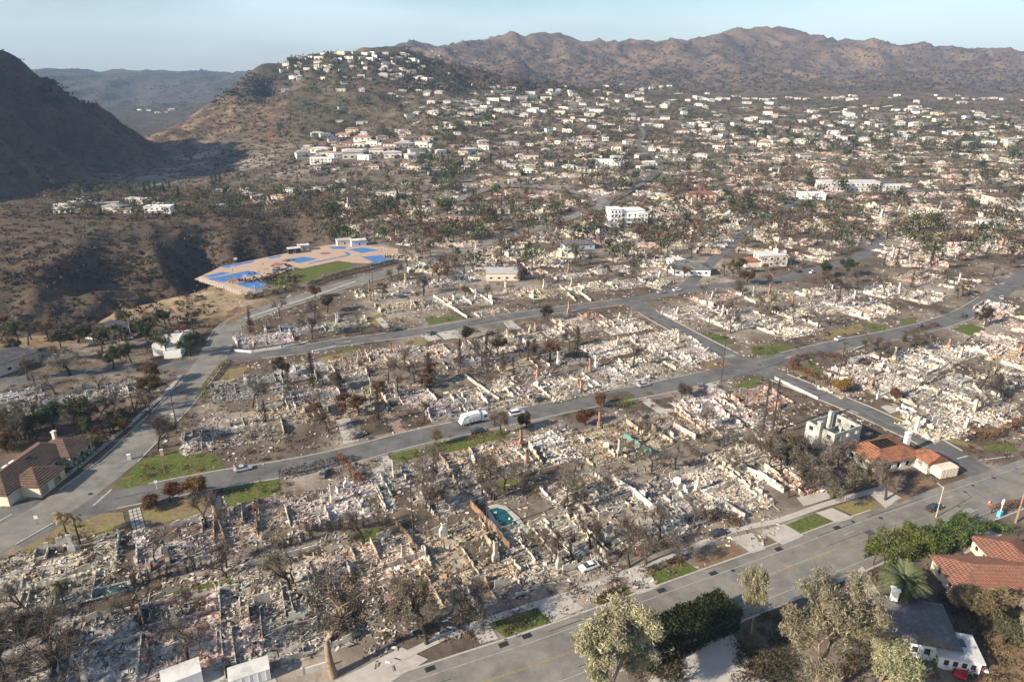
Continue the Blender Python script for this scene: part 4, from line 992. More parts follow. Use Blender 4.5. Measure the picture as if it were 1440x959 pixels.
M_roofg = mat('pale_roof', (0.52,0.51,0.49), var=0.15, scale=0.6, second=(0.36,0.35,0.33), sec_scale=0.3, obj_rand=0.2)
M_far_wall = mat('house_paint', (0.60,0.56,0.50), var=0.10, scale=0.3, obj_rand=0.32, hue_rand=0.01)
M_far_roof = mat('house_roof', (0.34,0.32,0.30), var=0.2, scale=0.3, obj_rand=0.45, hue_rand=0.02)
M_far_terra = mat('terracotta_roof', (0.30,0.17,0.11), var=0.2, scale=0.3, obj_rand=0.35)
M_greyw = mat('weathered_grey_wall', (0.40,0.40,0.38), var=0.2, scale=0.6, second=(0.12,0.11,0.10), sec_scale=0.35, sec_lo=0.5, sec_hi=0.68)
M_sootw = mat('sooty_white_wall', (0.62,0.58,0.52), var=0.15, scale=0.6, second=(0.09,0.08,0.07), sec_scale=0.35, sec_lo=0.48, sec_hi=0.64)
def hip_roof(mb, x0, x1, y0, y1, z, rise, over=0.5, ridge='x', hip0=True, hip1=True, th=0.16):
    x0 -= over; x1 += over; y0 -= over; y1 += over
    if ridge == 'y':
        def P(x, y, zz): return (y, x, zz)
        a0, a1, b0, b1 = y0, y1, x0, x1
    else:
        def P(x, y, zz): return (x, y, zz)
        a0, a1, b0, b1 = x0, x1, y0, y1
    m = (b0+b1)/2; hw = (b1-b0)/2
    r0 = a0 + (hw if hip0 else 0); r1 = a1 - (hw if hip1 else 0)
    if r0 > r1: r0 = r1 = (a0+a1)/2
    E = [P(a0,b0,z), P(a1,b0,z), P(a1,b1,z), P(a0,b1,z)]; R0 = P(r0,m,z+rise); R1 = P(r1,m,z+rise)
    B = [(p[0],p[1],p[2]-th) for p in E]
    fl = (lambda l: l) if ridge == 'x' else (lambda l: l[::-1])
    mb.poly(fl([E[0],E[1],R1,R0])); mb.poly(fl([E[2],E[3],R0,R1])); mb.poly(fl([E[1],E[2],R1])); mb.poly(fl([E[3],E[0],R0]))
    for i in range(4): mb.poly(fl([B[i],B[(i+1)%4],E[(i+1)%4],E[i]]))
    mb.poly(fl(B[::-1])); return mb
def add_window(par, x, y, z, w, h, face, frame=M_white, glass=M_glass, name='window'):
    """a window proud of the wall: frame with its pane; face gives the outward side"""
    mb = MB(); t = 0.08; f = 0.10
    mb.box(-w/2,-w/2+f,-t,0.0,-h/2,h/2); mb.box(w/2-f,w/2,-t,0.0,-h/2,h/2); mb.box(-w/2+f,w/2-f,-t,0.0,h/2-f,h/2); mb.box(-w/2+f,w/2-f,-t,0.0,-h/2,-h/2+f)
    rz = {'s':0, 'n':math.pi, 'e':math.pi/2, 'w':-math.pi/2}[face]
    o = mb.build(name, frame, par, (x,y,z), rz)
    MB().box(-w/2+f,w/2-f,-0.035,-0.005,-h/2+f,h/2-f).build('pane', glass, o)
    return o
def win_row(par, face, a0, a1, c, z, n, w, h, **k):
    for i in range(n):
        t = a0 + (a1-a0)*(i+0.5)/n
        if face in 'sn': add_window(par, t, c, z, w, h, face, **k)
        else: add_window(par, c, t, z, w, h, face, **k)
DIR3 = math.atan2(G(205,611)[1]-G(110,692)[1], G(205,611)[0]-G(110,692)[0])
DIR1 = math.atan2(C1w[5][1]-C1w[4][1], C1w[5][0]-C1w[4][0])
def occ(p, r): OCC.append((p[0], p[1], r))
# brown tiled house by the canyon road
p = G(52,664); o = empty('tiled_house', p, DIR3); occ(p, 17)
MB().box(-15,9,-4.5,5.5,0,3.4).build('wall', M_cream, o); MB().box(3,12.5,-7.6,-4.502,0,3.2).build('wall', M_cream, o); MB().box(-11,-2,-9.5,-4.502,0,3.2).build('wall', M_cream, o)
hip_roof(MB(), -15,9,-4.5,5.5,3.4,2.9,0.7,'x').build('roof', M_tileb, o); hip_roof(MB(), 3,12.5,-7.6,3.0,3.25,2.5,0.6,'y').build('roof', M_tileb, o); hip_roof(MB(), -11,-2,-9.5,-0.5,3.22,2.3,0.6,'y').build('roof', M_tileb, o)
MB().box(9.8,10.7,1.0,1.8,3.2,6.3).box(9.65,10.85,0.85,1.95,6.3,6.55).build('chimney', M_cream, o)
for k in range(3): add_window(o, 4.4+k*3.0, -7.602, 1.8, 1.1, 1.3, 's', M_cream)
for k in range(2): add_window(o, -9.4+k*4.4, -9.502, 1.35, 2.6, 2.3, 's', M_cream, mat('garage_door', (0.30,0.22,0.15), var=0.15))
win_row(o, 'e', -6.5, -4.6, 12.502, 1.7, 1, 1.0, 1.2); win_row(o, 's', -1.5, 2.8, -4.502, 1.6, 2, 1.1, 1.5, frame=M_cream)
add_window(o, -15.002, 0, 1.7, 1.2, 1.2, 'w', M_cream)
sk = MB().box(-3.2,-1.6,-0.5,0.6,5.75,6.0); sk.build('skylight', M_glass, o)
for k in range(2): MB().box(-6.5+k*2.2,-5.2+k*2.2,2.2,3.0,5.0,5.35).build('roof_vent', M_white, o)
reg(o, None, 'house', label='low house with brown tiled hip roofs and cream walls beside the canyon road')
# white cottage with dark shingles and two skylights
p = G(1278,893); o = empty('white_cottage', p, DIR1+math.radians(-40)); occ(p, 11)
MB().box(-6,6,-5.5,5.5,0,3.6).build('wall', M_white, o); hip_roof(MB(), -6,6,-5.5,5.5,3.6,2.4,0.5,'y',hip0=False,hip1=True).build('roof', M_shing, o)
MB().box(2.8,9.2,-7.0,-0.8,0,2.75).build('annex_wall', M_white, o)
ar = MB().box(2.5,9.6,-7.4,-0.5,2.75,3.0).build('annex_roof', M_roofg, o)
for k in range(2):
    MB().box(4.0+k*2.2,5.4+k*2.2,-4.0,-2.3,3.0,3.2).build('skylight', M_glass, ar)
MB().box(-3.2,-2.1,3.0,4.0,3.9,7.0).box(-3.4,-1.9,2.8,4.2,7.0,7.25).build('chimney', M_white, o)
win_row(o, 's', -5.5, 2.2, -5.502, 1.9, 4, 1.2, 1.5); win_row(o, 's', 3.2, 8.8, -7.002, 1.6, 4, 1.0, 1.3); win_row(o, 'e', -6.5, -1.2, 9.202, 1.6, 3, 1.1, 1.3); win_row(o, 'w', -4, 4, -6.002, 1.9, 3, 1.1, 1.4); win_row(o, 'e', 1, 5, 6.002, 1.9, 2, 1.1, 1.4)
st_ = MB()
for k in range(5): st_.box(9.3+k*0.35, 9.65+k*0.35, -6.0, -4.2, 0, 1.0-k*0.18)
st_.build('steps', M_white, o)
reg(o, None, 'house', label='white cottage with dark shingle roof and a pale annex with two skylights')
# red tiled house at the right edge
p = G(1412,826); o = empty('tiled_house', p, DIR1+math.radians(-28)); occ(p, 15)
MB().box(-12,8,-5,5,0,3.2).build('wall', M_cream, o); MB().box(0,9,5.002,12,0,3.2).build('wall', M_cream, o); MB().box(8.002,18,-7,3,0,3.4).build('wall', M_cream, o)
hip_roof(MB(), -12,8,-5,5,3.2,2.4,0.7,'x').build('roof', M_tiler, o); hip_roof(MB(), 0,9,0,12,3.24,2.2,0.7,'y').build('roof', M_tiler, o); hip_roof(MB(), 8,18,-7,3,3.45,2.3,0.7,'y',hip0=False).build('roof', M_tiler, o)
win_row(o, 's', -11, 7, -5.002, 1.7, 5, 1.3, 1.3, frame=M_cream); win_row(o, 'w', 6, 11.5, -0.002, 1.7, 2, 1.2, 1.2, frame=M_cream); win_row(o, 'w', -4, 4, -12.002, 1.7, 2, 1.2, 1.2, frame=M_cream)
reg(o, None, 'house', label='house with red tiled roofs behind the green bushes of the boulevard')
# walls with real openings
def open_wall(L, H, th, ops):
    """wall from 0..L with rectangular openings (x0,x1,z0,z1)"""
    mb = MB(); xs = sorted({0.0, L, *[q[0] for q in ops], *[q[1] for q in ops]})
    for a, b in zip(xs[:-1], xs[1:]):
        inside = [q for q in ops if q[0] <= a+1e-6 and q[1] >= b-1e-6]; z = 0.0
        for q in sorted(inside, key=lambda t: t[2]):
            if q[2] > z: mb.box(a, b, -th/2, th/2, z, q[2])
            z = q[3]
        if z < H: mb.box(a, b, -th/2, th/2, z, H)
    return mb
def grid_ops(L, n, w, rows):
    return [((i+0.5)*L/n-w/2, (i+0.5)*L/n+w/2, z0, z1) for i in range(n) for z0, z1 in rows]
# grey two-storey shell, roof gone
p = G(1168,622); o = empty('burned_shell_house', p, STREET+0.05); occ(p, 9)
w_, d_, h_ = 11.0, 9.0, 6.2; rows = [(0.9,2.2),(3.9,5.2)]
open_wall(w_, h_, 0.3, grid_ops(w_, 3, 1.5, rows)).build('wall', M_greyw, o, (-w_/2,-d_/2,0)); open_wall(w_, h_-0.4, 0.3, grid_ops(w_, 3, 1.5, rows)).build('wall', M_greyw, o, (-w_/2,d_/2,0))
open_wall(d_-0.31, h_, 0.3, grid_ops(d_-0.31, 3, 1.3, rows)).build('wall', M_greyw, o, (-w_/2+0.15,-d_/2+0.155,0), math.pi/2); open_wall(d_-0.31, h_, 0.3, grid_ops(d_-0.31, 2, 1.3, rows)).build('wall', M_greyw, o, (w_/2-0.15,-d_/2+0.155,0), math.pi/2)
open_wall(6.0, 4.4, 0.25, grid_ops(6.0,2,1.2,[(0.9,2.2)])).build('inner_wall', M_sootw, o, (-3,0.6,0))
MB().box(-6.8,-5.8,-0.8,0.2,0,8.0).box(-6.95,-5.65,-0.95,0.35,8.0,8.3).build('chimney', M_greyw, o); MB().box(2.4,3.4,3.0,4.0,0,7.6).build('chimney', M_greyw, o)
rb = link('rubble', rubble_mesh(3001, 10, 8, 'grey', 260), None, o, (0,0,0.02)); rb['kind'] = 'stuff'
reg(o, None, 'ruin', label='grey two storey burned shell with empty windows and no roof')
# half-burned house, orange tiles with a hole
p = G(1240,648); o = empty('orange_tiled_house', p, STREET-0.10); occ(p, 11)
w_, d_ = 15.0, 10.0
open_wall(w_, 3.4, 0.3, grid_ops(w_, 5, 1.3, [(0.9,2.3)])).build('wall', M_sootw, o, (-w_/2,-d_/2,0)); open_wall(w_, 3.4, 0.3, grid_ops(w_, 4, 1.3, [(0.9,2.3)])).build('wall', M_sootw, o, (-w_/2,d_/2,0))
for sx in (-1,1): open_wall(d_-0.31, 3.4, 0.3, grid_ops(d_-0.31, 3, 1.1, [(0.9,2.3)])).build('wall', M_sootw, o, (sx*(w_/2-0.15),-d_/2+0.155,0), math.pi/2)
MB().box(5.5,11.5,-9.0,-5.16,0,3.3).build('wall', M_sootw, o); hip_roof(MB(), 5.5,11.5,-9.0,-3.0,3.35,1.9,0.5,'y',hip0=False).build('roof', M_tileo, o)
win_row(o, 's', 6, 11, -9.002, 1.7, 2, 1.1, 1.4, frame=M_sootw, glass=M_black); win_row(o, 'e', -8.5, -5.5, 11.502, 1.7, 1, 1.1, 1.4, frame=M_sootw, glass=M_black)
rf = MB(); X0, X1, Y0, Y1 = -8.1, 8.1, -5.6, 5.6; hx0, hx1, hy0, hy1 = -3.4, 3.0, -1.6, 2.4; z0, z1 = 3.42, 5.3
E = [(X0,Y0,z0),(X1,Y0,z0),(X1,Y1,z0),(X0,Y1,z0)]; Hh = [(hx0,hy0,z1),(hx1,hy0,z1),(hx1,hy1,z1),(hx0,hy1,z1)]
for i in range(4):
    rf.poly([E[i],E[(i+1)%4],Hh[(i+1)%4],Hh[i]]); lo = [(q[0],q[1],q[2]-0.2) for q in (E[i],E[(i+1)%4],Hh[(i+1)%4],Hh[i])]; rf.poly(lo[::-1]); rf.poly([E[(i+1)%4],E[i],lo[0],lo[1]]); rf.poly([Hh[i],Hh[(i+1)%4],lo[2],lo[3]])
rf.build('roof', M_tileo, o)
cr = MB().box(hx0+0.1,hx1-0.1,hy0+0.1,hy1-0.1,4.2,4.35)
for k in range(5): cr.box(hx0+0.2+k*1.3,hx0+0.4+k*1.3,hy0+0.05,hy1-0.05,4.36,5.2)
cr.build('charred_opening', M_black, o)
MB().box(8.3,9.5,0.5,1.6,0,6.2).box(8.2,9.6,0.4,1.7,6.2,6.6).build('chimney', M_white, o)
reg(o, None, 'house', label='half burned house with orange tiled roof and a black hole through it')
# white flat-roofed modern house left of the canyon road
p = G(246,490); o = empty('modern_house', p, DIR3+0.3); occ(p, 13); o.scale = (0.74,0.74,0.8)
for (x0,x1,y0,y1,h) in ((-14,-5,-6,2,3.2),(-4.9,5,-4,5,6.0),(5.1,18,-5,3,3.4),(-9,-5.1,2.1,8,5.4)):
    w = MB().box(x0,x1,y0,y1,0,h).build('wall', M_white, o); MB().box(x0-0.4,x1+0.4 if x1 != -4.9 else x1,y0-0.4,y1+0.4,h,h+0.35).build('roof', M_white, o) if False else MB().box(x0+0.25,x1-0.25,y0+0.25,y1-0.25,h+0.002,h+0.1).build('roof', M_roofg, o)
    MB().box(x0-0.05,x1+0.05-0.08,y0-0.05,y0+0.2,h+0.001,h+0.5).build('parapet', M_white, o)
    win_row(o, 's', x0+0.4, x1-0.4, y0-0.002, 1.6, max(2,int((x1-x0)/3)), 1.8, 1.7, frame=M_white)
    if h > 5: win_row(o, 's', x0+0.4, x1-0.4, y0-0.002, 4.3, max(2,int((x1-x0)/3)), 1.8, 1.6, frame=M_white)
reg(o, None, 'house', label='large white flat roofed modern house beside the canyon road bend')
# further standing houses: generic builder
def std_house(name, px, py, w, d, h, rz, roof, wm, rm, wins, label=None, desc=None, rows=((1.0,2.2),), extra=None, p=None):
    p = at(px, py) if p is None else p; p = np.array(p); o = empty(name, p, rz); occ(p, max(w,d)*0.55)
    MB().box(-w/2,w/2,-d/2,d/2,-1.0,h).build('wall', wm, o)
    if roof == 'flat': MB().box(-w/2-0.3,w/2+0.3,-d/2-0.3,d/2+0.3,h,h+0.35).build('roof', rm, o)
    else: hip_roof(MB(), -w/2,w/2,-d/2,d/2,h,roof,0.6,'x' if w >= d else 'y').build('roof', rm, o)
    for z0, z1 in rows:
        win_row(o, 's', -w/2+0.4, w/2-0.4, -d/2-0.002, (z0+z1)/2, wins, min(1.6, w/wins*0.62), z1-z0)
        win_row(o, 'w', -d/2+0.4, d/2-0.4, -w/2-0.002, (z0+z1)/2, max(1, int(wins*d/w)), min(1.5, w/wins*0.6), z1-z0)
    if extra: extra(o)
    reg(o, desc, 'house', label=label); return o
M_sch = mat('school_paint', (0.62,0.61,0.58), var=0.12, scale=0.3, second=(0.45,0.43,0.40), sec_scale=0.15)
def ex_school(o):
    MB().box(25.002,44,-4,8,-1,6.5).build('wing_wall', M_sch, o); MB().box(24.8+0.21,44.3,-4.3,8.3,6.5,6.9).build('wing_roof', M_shing, o)
    win_row(o, 's', 25.5, 43.5, -4.002, 3.6, 6, 1.6, 1.8); MB().box(-24,24,-7.2,-6.502,4.0,4.2).build('canopy', M_roofg, o)
def ex_apart(o):
    MB().box(-14.5,-6,-7.5,2,-1,12.3).build('wing_wall', M_white, o); MB().box(-14.8,-5.7,-7.8,2.3,12.3,12.7).build('wing_roof', M_white, o)
    MB().box(6,13.5,-6.5,3,-1,9.0).build('wing_wall', M_white, o); MB().box(5.7,13.8,-6.8,3.3,9.0,9.4).build('wing_roof', M_white, o)
    for z in (1.6,4.7,7.8,10.6): win_row(o, 's', -14, -6.4, -7.502, z, 3, 1.4, 1.6)
    for z in (1.6,4.7,7.3): win_row(o, 's', 6.3, 13.2, -6.502, z, 3, 1.3, 1.5)
    for z in (3.0,6.1): MB().box(-5.6,5.6,-8.2,-6.802,z,z+0.25).build('balcony', M_white, o)
std_house('apartment_building', 880, 316, 22, 12, 10.6, STREET-0.25, 'flat', M_white, M_white, 5, label='white four storey apartment building standing alone among ruins', rows=((0.9,2.3),(4.0,5.4),(7.1,8.5)), extra=ex_apart)
std_house('school_building', 1190, 268, 50, 13, 8.0, 0.0, 'flat', M_sch, M_roofg, 12, label='long white school building with a grid of dark windows', rows=((1.0,2.8),(4.8,6.6)), extra=ex_school)
std_house('house', 970, 384, 19, 11, 3.6, STREET-0.5, 2.2, M_white, M_shing, 5, label='white walled house with grey hip roof beside the upper street')
def ex_or(o):
    MB().box(-16,-7.602,-4,3,0,3.2).build('wing_wall', M_cream, o); hip_roof(MB(), -16,-7.6,-4,3,3.2,1.8,0.5,'x').build('wing_roof', M_tileo, o)
    MB().box(2,4,0,1.6,6,8.6).build('chimney', M_white, o)
std_house('house', 1082, 372, 15, 10, 6.0, STREET-0.3, 'flat', M_sootw, M_roofg, 4, label='white two storey house with an orange tiled wing', rows=((0.9,2.2),(3.8,5.2)), extra=ex_or)
std_house('house', 707, 391, 17, 11, 3.8, STREET-0.4, 'flat', M_cream, M_roofg, 4, label='cream flat roofed house standing below the canyon road curve')
std_house('house', 812, 349, 19, 9, 3.4, STREET-0.2, 1.6, mat('blue_grey_paint', (0.42,0.47,0.50), var=0.1), M_shing, 4, label='pale blue grey house with shallow roof above the ruins')
std_house('house', 950, 372, 8, 6, 3.0, STREET, 'flat', M_white, M_roofg, 2, label='small white outbuilding next to the grey hip roofed house')
std_house('house', 8, 518, 17, 11, 4.2, DIR3-0.3, 2.6, M_cream, M_shing, 4, label='grey gabled house behind bare trees at the left edge')
std_house('house', 152, 470, 13, 9, 3.4, DIR3-0.2, 1.8, M_white, M_shing, 3, label='pale gabled house half hidden by green trees under the dry field')
std_house('house', 1405, 300, 17, 10, 3.6, 0.1, 'flat', M_white, M_roofg, 4, label='white flat roofed house at the right edge below the town trees', p=at(1395,318))
std_house('house', 985, 283, 22, 11, 6.5, 0.0, 1.8, mat('pink_paint', (0.60,0.44,0.34), var=0.1), M_tiler, 5, label='pink two storey building among burnt trees', rows=((1.0,2.3),(4.0,5.4)))
std_house('house', 1410, 288, 28, 13, 7.5, 0.05, 1.6, M_cream, M_tileb, 6, label='cream two storey building with tiled roof at the right edge', rows=((1.0,2.3),(4.2,5.6)))
std_house('house', 225, 299, 20, 9, 5.2, 0.1, 'flat', M_white, M_white, 5, label='white boxy house with pale roof on the canyon rim', rows=((0.8,2.0),(3.0,4.2)))
std_house('house', 452, 230, 24, 10, 6.2, 0.15, 'flat', M_white, M_white, 6, label='white two storey house on the hill spur with dark windows', rows=((0.8,2.2),(3.6,5.0)))
std_house('house', 855, 236, 26, 12, 8.0, -0.1, 'flat', M_white, M_white, 5, label='bright white two storey block below the hill street', rows=((1.0,2.6),(4.6,6.2)))
std_house('house', 1140, 280, 20, 10, 5.0, 0.0, 'flat', M_white, M_white, 3, label='low white hall in front of the school building')

# ---- far houses: a handful of shapes, each house its own object
FH = []
for i in range(8):
    R = random.Random(40+i); w = (13,17,21,15,19,24,12,16)[i]; d = (9,10,11,8,10,11,9,9)[i]; h = (3.6,5.8,3.8,6.0,4.0,6.2,3.4,5.0)[i]
    wl_m = MB().box(-w/2,w/2,-d/2,d/2,-4.0,h)
    if i % 3 == 0: wl_m.box(w/2-0.01+0.02,w/2+5,-d/2+1,d/2-2,-4.0,h*0.7)
    wl_m = wl_m.mesh('wall'); wl_m.materials.append(M_far_wall)
    rf_m = MB()
    if i in (0,3,5,7): rf_m.box(-w/2-0.5,w/2+0.5,-d/2-0.5,d/2+0.5,h,h+0.4)
    else: hip_roof(rf_m, -w/2,w/2,-d/2,d/2,h,1.9,0.7,'x')
    rf_m = rf_m.mesh('roof'); rf_m.materials.append({0:M_roofg,5:M_roofg,2:M_far_terra,6:M_far_terra}.get(i, M_far_roof))
    wi_m = MB(); n = 4
    zz = [(0.9,2.3)] + ([(3.7,5.0)] if h > 5 else [])
    FH.append((wl_m, rf_m, w, d, h, zz))
WIN_M = MB().box(-1.2,1.2,-0.06,0.06,-0.8,0.8).mesh('window'); WIN_M.materials.append(M_glass)
HPOS = []
def far_house(p, big, rz, desc, group):
    i = random.randrange(8); wl_m, rf_m, w, d, h, zz = FH[i]
    o = empty('hillside_house', p, rz); s = random.uniform(0.6,1.0)*(1.3 if 'spur' in desc else 0.78 if 'ridge' in desc else 1.0); o.scale = (s, s, s*random.uniform(0.75,1.0))
    link('wall', wl_m, None, o); link('roof', rf_m, None, o)
    if big:
        for z0, z1 in zz[:1]:
            for k in range(3): link('window', WIN_M, None, o, (-w/2+w*(k+0.5)/3, -d/2-0.05, (z0+z1)/2))
    occ(p, w*0.6); HPOS.append(p); reg(o, desc, 'house', group); return o
CL = [  # photo box x0,y0,x1,y1, how many, where
 (392,74,585,88,30,'on the ridge top'), (400,88,600,112,30,'on the slope just under the ridge top'), (560,104,665,128,9,'on the shoulder of the ridge'),
 (425,192,612,224,26,'on the hill spur'), (470,125,700,180,16,'on the middle of the hillside'), (690,121,960,146,26,'on the long bench below the brown mountains'),
 (975,136,1215,142,16,'along the mesa edge'), (1235,135,1440,142,11,'on the mesa edge toward the frame edge'), (1180,150,1310,170,9,'on the slope under the mesa'),
 (985,178,1115,197,9,'above the burnt town'), (1120,170,1440,206,24,'in the green district'), (770,148,960,176,10,'on the lower bench'),
 (790,205,960,240,12,'near the hill street'), (960,200,1135,240,8,'behind the school'), (310,264,560,281,13,'on the canyon rim terrace'), (80,284,330,300,13,'on the canyon rim'),
 (190,150,245,160,7,'in the distant valley'), (600,236,780,262,6,'above the loop road'), (598,72,642,79,6,'on the distant ridge')]
for (x0,y0,x1,y1,n,wh) in CL:
    done = []; tries = 0
    while len(done) < n and tries < n*30:
        tries += 1
        x = random.uniform(x0,x1); y = random.uniform(y0,y1)
        if any(abs(x-a) < 9 and abs(y-b) < 4 for a, b in done): continue
        p = at(x, y)
        if p is None or on_road(p[0], p[1], 8): continue
        done.append((x,y))
        far_house(p, y > 180, random.choice((0.0,0.2,-0.25,0.5,-0.5)), random.choice(('white house','pale house')) + ' ' + wh, 'surviving houses on the hills')
# ---- far ruins: shared shapes
FR = []
for i in range(8):
    FR.append((rubble_mesh(4000+i, (15,18,13,17)[i%4], (10,9,11,8)[i%4], ('white','tan','white','pink')[i%4], 230), ('white','tan','white','pink')[i%4]))
def far_ruin(p, desc):
    i = random.randrange(8); a = random.choice((STREET, STREET+0.4, 0.0, -0.3)); p = np.array(p); p[2] += 0.15
    o = empty('burned_house', p, a); s = random.uniform(0.95,1.45); o.scale = (s,s,s*1.1)
    rb = link('rubble', FR[i][0], None, o); rb['kind'] = 'stuff'
    for k in range(2):
        j = random.randrange(16); link('wall', wall_piece(j, M_wallwh if FR[i][1] == 'white' else M_wallst), None, o, (random.uniform(-5,5), random.choice((-4.2,4.2,0)), 0.05), random.choice((0,T2)))
    if random.random() < 0.22: link('chimney', CHIM[random.choice(('brick','stone','white')), random.randrange(3)], None, o, (random.uniform(-5,5), random.uniform(-3,3), 0.05))
    occ(p, 8); reg(o, desc, 'ruin', 'burned-out houses')
for (x0,y0,x1,y1,n,wh) in [(930,300,1200,365,26,'below the white apartment building'), (1200,290,1440,375,30,'beside the curving upper street'), (640,290,850,340,18,'under the loop road'), (800,235,1120,300,30,'in the burnt town'), (1120,205,1440,285,28,'around the school'), (560,215,800,290,12,'inside the loop road'), (560,175,900,225,8,'on the lower hillside'), (480,300,640,335,6,'behind the sports courts'), (900,365,960,400,3,'beside the upper street'), (560,330,960,398,26,'below the canyon road curve'), (360,262,600,300,8,'on the canyon rim terrace')]:
    k = 0; t = 0
    while k < n and t < n*25:
        t += 1; p = at(random.uniform(x0,x1), random.uniform(y0,y1))
        if p is None or on_road(p[0], p[1], 7) or any((p[0]-a)**2+(p[1]-b)**2 < (c+5.5)**2 for a, b, c in OCC): continue
        far_ruin(p, random.choice(('burned house in pale rubble ','heap of pale house ruins '))+wh); k += 1
# ------------------------------------------------------------------ sports courts
M_court = mat('orange_court', (0.42,0.30,0.22), var=0.15, scale=0.4, second=(0.36,0.27,0.21), sec_scale=0.2); M_blue = mat('blue_court', (0.06,0.155,0.36), var=0.15, scale=0.4, second=(0.09,0.18,0.34), sec_scale=0.25); M_purple = mat('purple_court', (0.27,0.13,0.12), var=0.1)
sc_ = patch('sports_ground', [(273,393),(339,415),(377,400),(364,391),(475,367),(496,370),(517,371),(560,363),(560,350),(490,343),(460,345),(312,375)], 0.050, M_court)
def zp(x, y): return (260+x/4.793, 320+y/4.793)
for c in ([(165,348),(420,296),(495,315),(265,366)], [(350,382),(490,350),(570,370),(480,420)], [(130,330),(250,303),(300,310),(180,338)], [(690,216),(800,200),(885,214),(770,240)], [(1110,150),(1200,138),(1300,155),(1190,172)], [(1200,200),(1320,190),(1438,215),(1290,240)], [(250,265),(450,226),(460,234),(290,272)], [(560,205),(640,190),(650,198),(580,212)], [(970,132),(1090,130),(1075,146),(1000,146)], [(590,290),(690,272),(700,282),(610,300)]):
    cq = np.mean(np.array(c, float), 0); c = [tuple(cq+(np.array(q)-cq)*1.13) for q in c]
    patch('blue_court', [zp(*q) for q in c], 0.058, M_blue, sc_)
    ln = MB(); cw = [G(*zp(*q)) for q in c]
    for A_, B_ in zip(cw, cw[1:]+cw[:1]):
        t_ = (B_-A_)/np.linalg.norm(B_-A_); n_ = np.array([-t_[1],t_[0],0])*0.12; ln.poly([tuple(v+[0,0,0.14]) for v in (A_-n_,B_-n_,B_+n_,A_+n_)])
    ln.build('court_line', M_wpaint, sc_)
trk = strip('running_track', [G(*zp(*q)) for q in [(455,265),(500,245),(620,225),(760,197),(900,172),(1050,162),(1105,182),(1060,198),(850,240),(720,266),(600,288),(500,284),(455,265)]], 2.0, 0.150, M_blue, 2); trk.parent = sc_
for (x, y) in ((630,250),(945,176),(330,395-40)):
    c = G(*zp(x,y)); mb = MB(); mb.poly([(c[0]+3.2*math.cos(t*math.pi/12), c[1]+3.2*math.sin(t*math.pi/12), 0.165) for t in range(24)]); mb.build('court_circle', M_purple, sc_)
def post_fence(name, pix, h, mpost, rails=3, sp=3.0, label=None, mesh_h=None, r=0.04):
    C = [G(*q) for q in pix]; P, N = strip_pts(C, 1, sp); o = empty(name, tuple(C[0])); b = np.array(C[0])
    pm = MB().tube((0,0,-0.05),(0,0,h),r,r,6).mesh('post'); pm.materials.append(mpost)
    for q in P: link('post', pm, None, o, (q[0]-b[0], q[1]-b[1], 0))
    for k in range(rails):
        z = h*(k+0.6)/rails if rails > 1 else h-0.05; mb = MB()
        for a, c in zip(P[:-1], P[1:]): mb.tube((a[0]-b[0],a[1]-b[1],z),(c[0]-b[0],c[1]-b[1],z),r*0.7,r*0.7,5)
        mb.build('rail', mpost, o)
    reg(o, None, 'fence', p=C[len(C)//2], label=label); return o
post_fence('court_fence', [zp(100,368),zp(240,410),zp(380,455),zp(470,420)], 2.6, M_white, 4, 2.2, 'white wire fence at the near corner of the blue courts', r=0.05)
for (x,y,w,d,h,m,lb) in ((414,356,7,4,3.0,M_dark,'dark shed behind the orange running court'),(427,352,6,4,3.2,M_stone,'stone shed behind the orange running court'),(484,344,9,5,3.2,M_cream,'cream kiosk at the far end of the courts'),(504,345,9,5,3.4,mat('pale_blue_paint',(0.40,0.50,0.62),var=0.1),'pale blue hut at the far end of the courts')):
    p = G(x,y); o = empty('court_shed', p, STREET); MB().box(-w/2,w/2,-d/2,d/2,0,h).build('wall', m, o); MB().box(-w/2-0.4,w/2+0.4,-d/2-0.4,d/2+0.4,h,h+0.25).build('roof', M_roofg, o)
    add_window(o, 0, -d/2-0.002, 1.3, 1.2, 1.6, 's', M_white, M_dark, 'door'); reg(o, None, 'shed', label=lb)
for (x,y,lb) in ((332,372,'basketball hoop at the left corner of the courts'),(345,397,'basketball hoop beside the nearest blue court'),(328,384,'basketball hoop behind the long blue court'),(537,356,'basketball hoop at the far right court')):
    p = G(x,y); o = empty('basketball_hoop', p, STREET); MB().tube((0,0,0),(0,0,3.0),0.09,0.09,8).tube((0,0,2.9),(0,-1.0,3.3),0.06,0.06,6).build('post', M_dark, o); MB().box(-0.9,0.9,-1.06,-1.0,2.9,4.0).build('backboard', M_white, o)
    mb = MB(); ring = [(0.23*math.cos(k*math.pi/6), -1.32+0.23*math.sin(k*math.pi/6), 3.05) for k in range(12)]
    for a, b in zip(ring, ring[1:]+ring[:1]): mb.tube(a, b, 0.02, 0.02, 4)
    mb.build('rim', mat('orange_paint',(0.6,0.16,0.03),var=0.05), o); reg(o, None, 'hoop', label=lb)

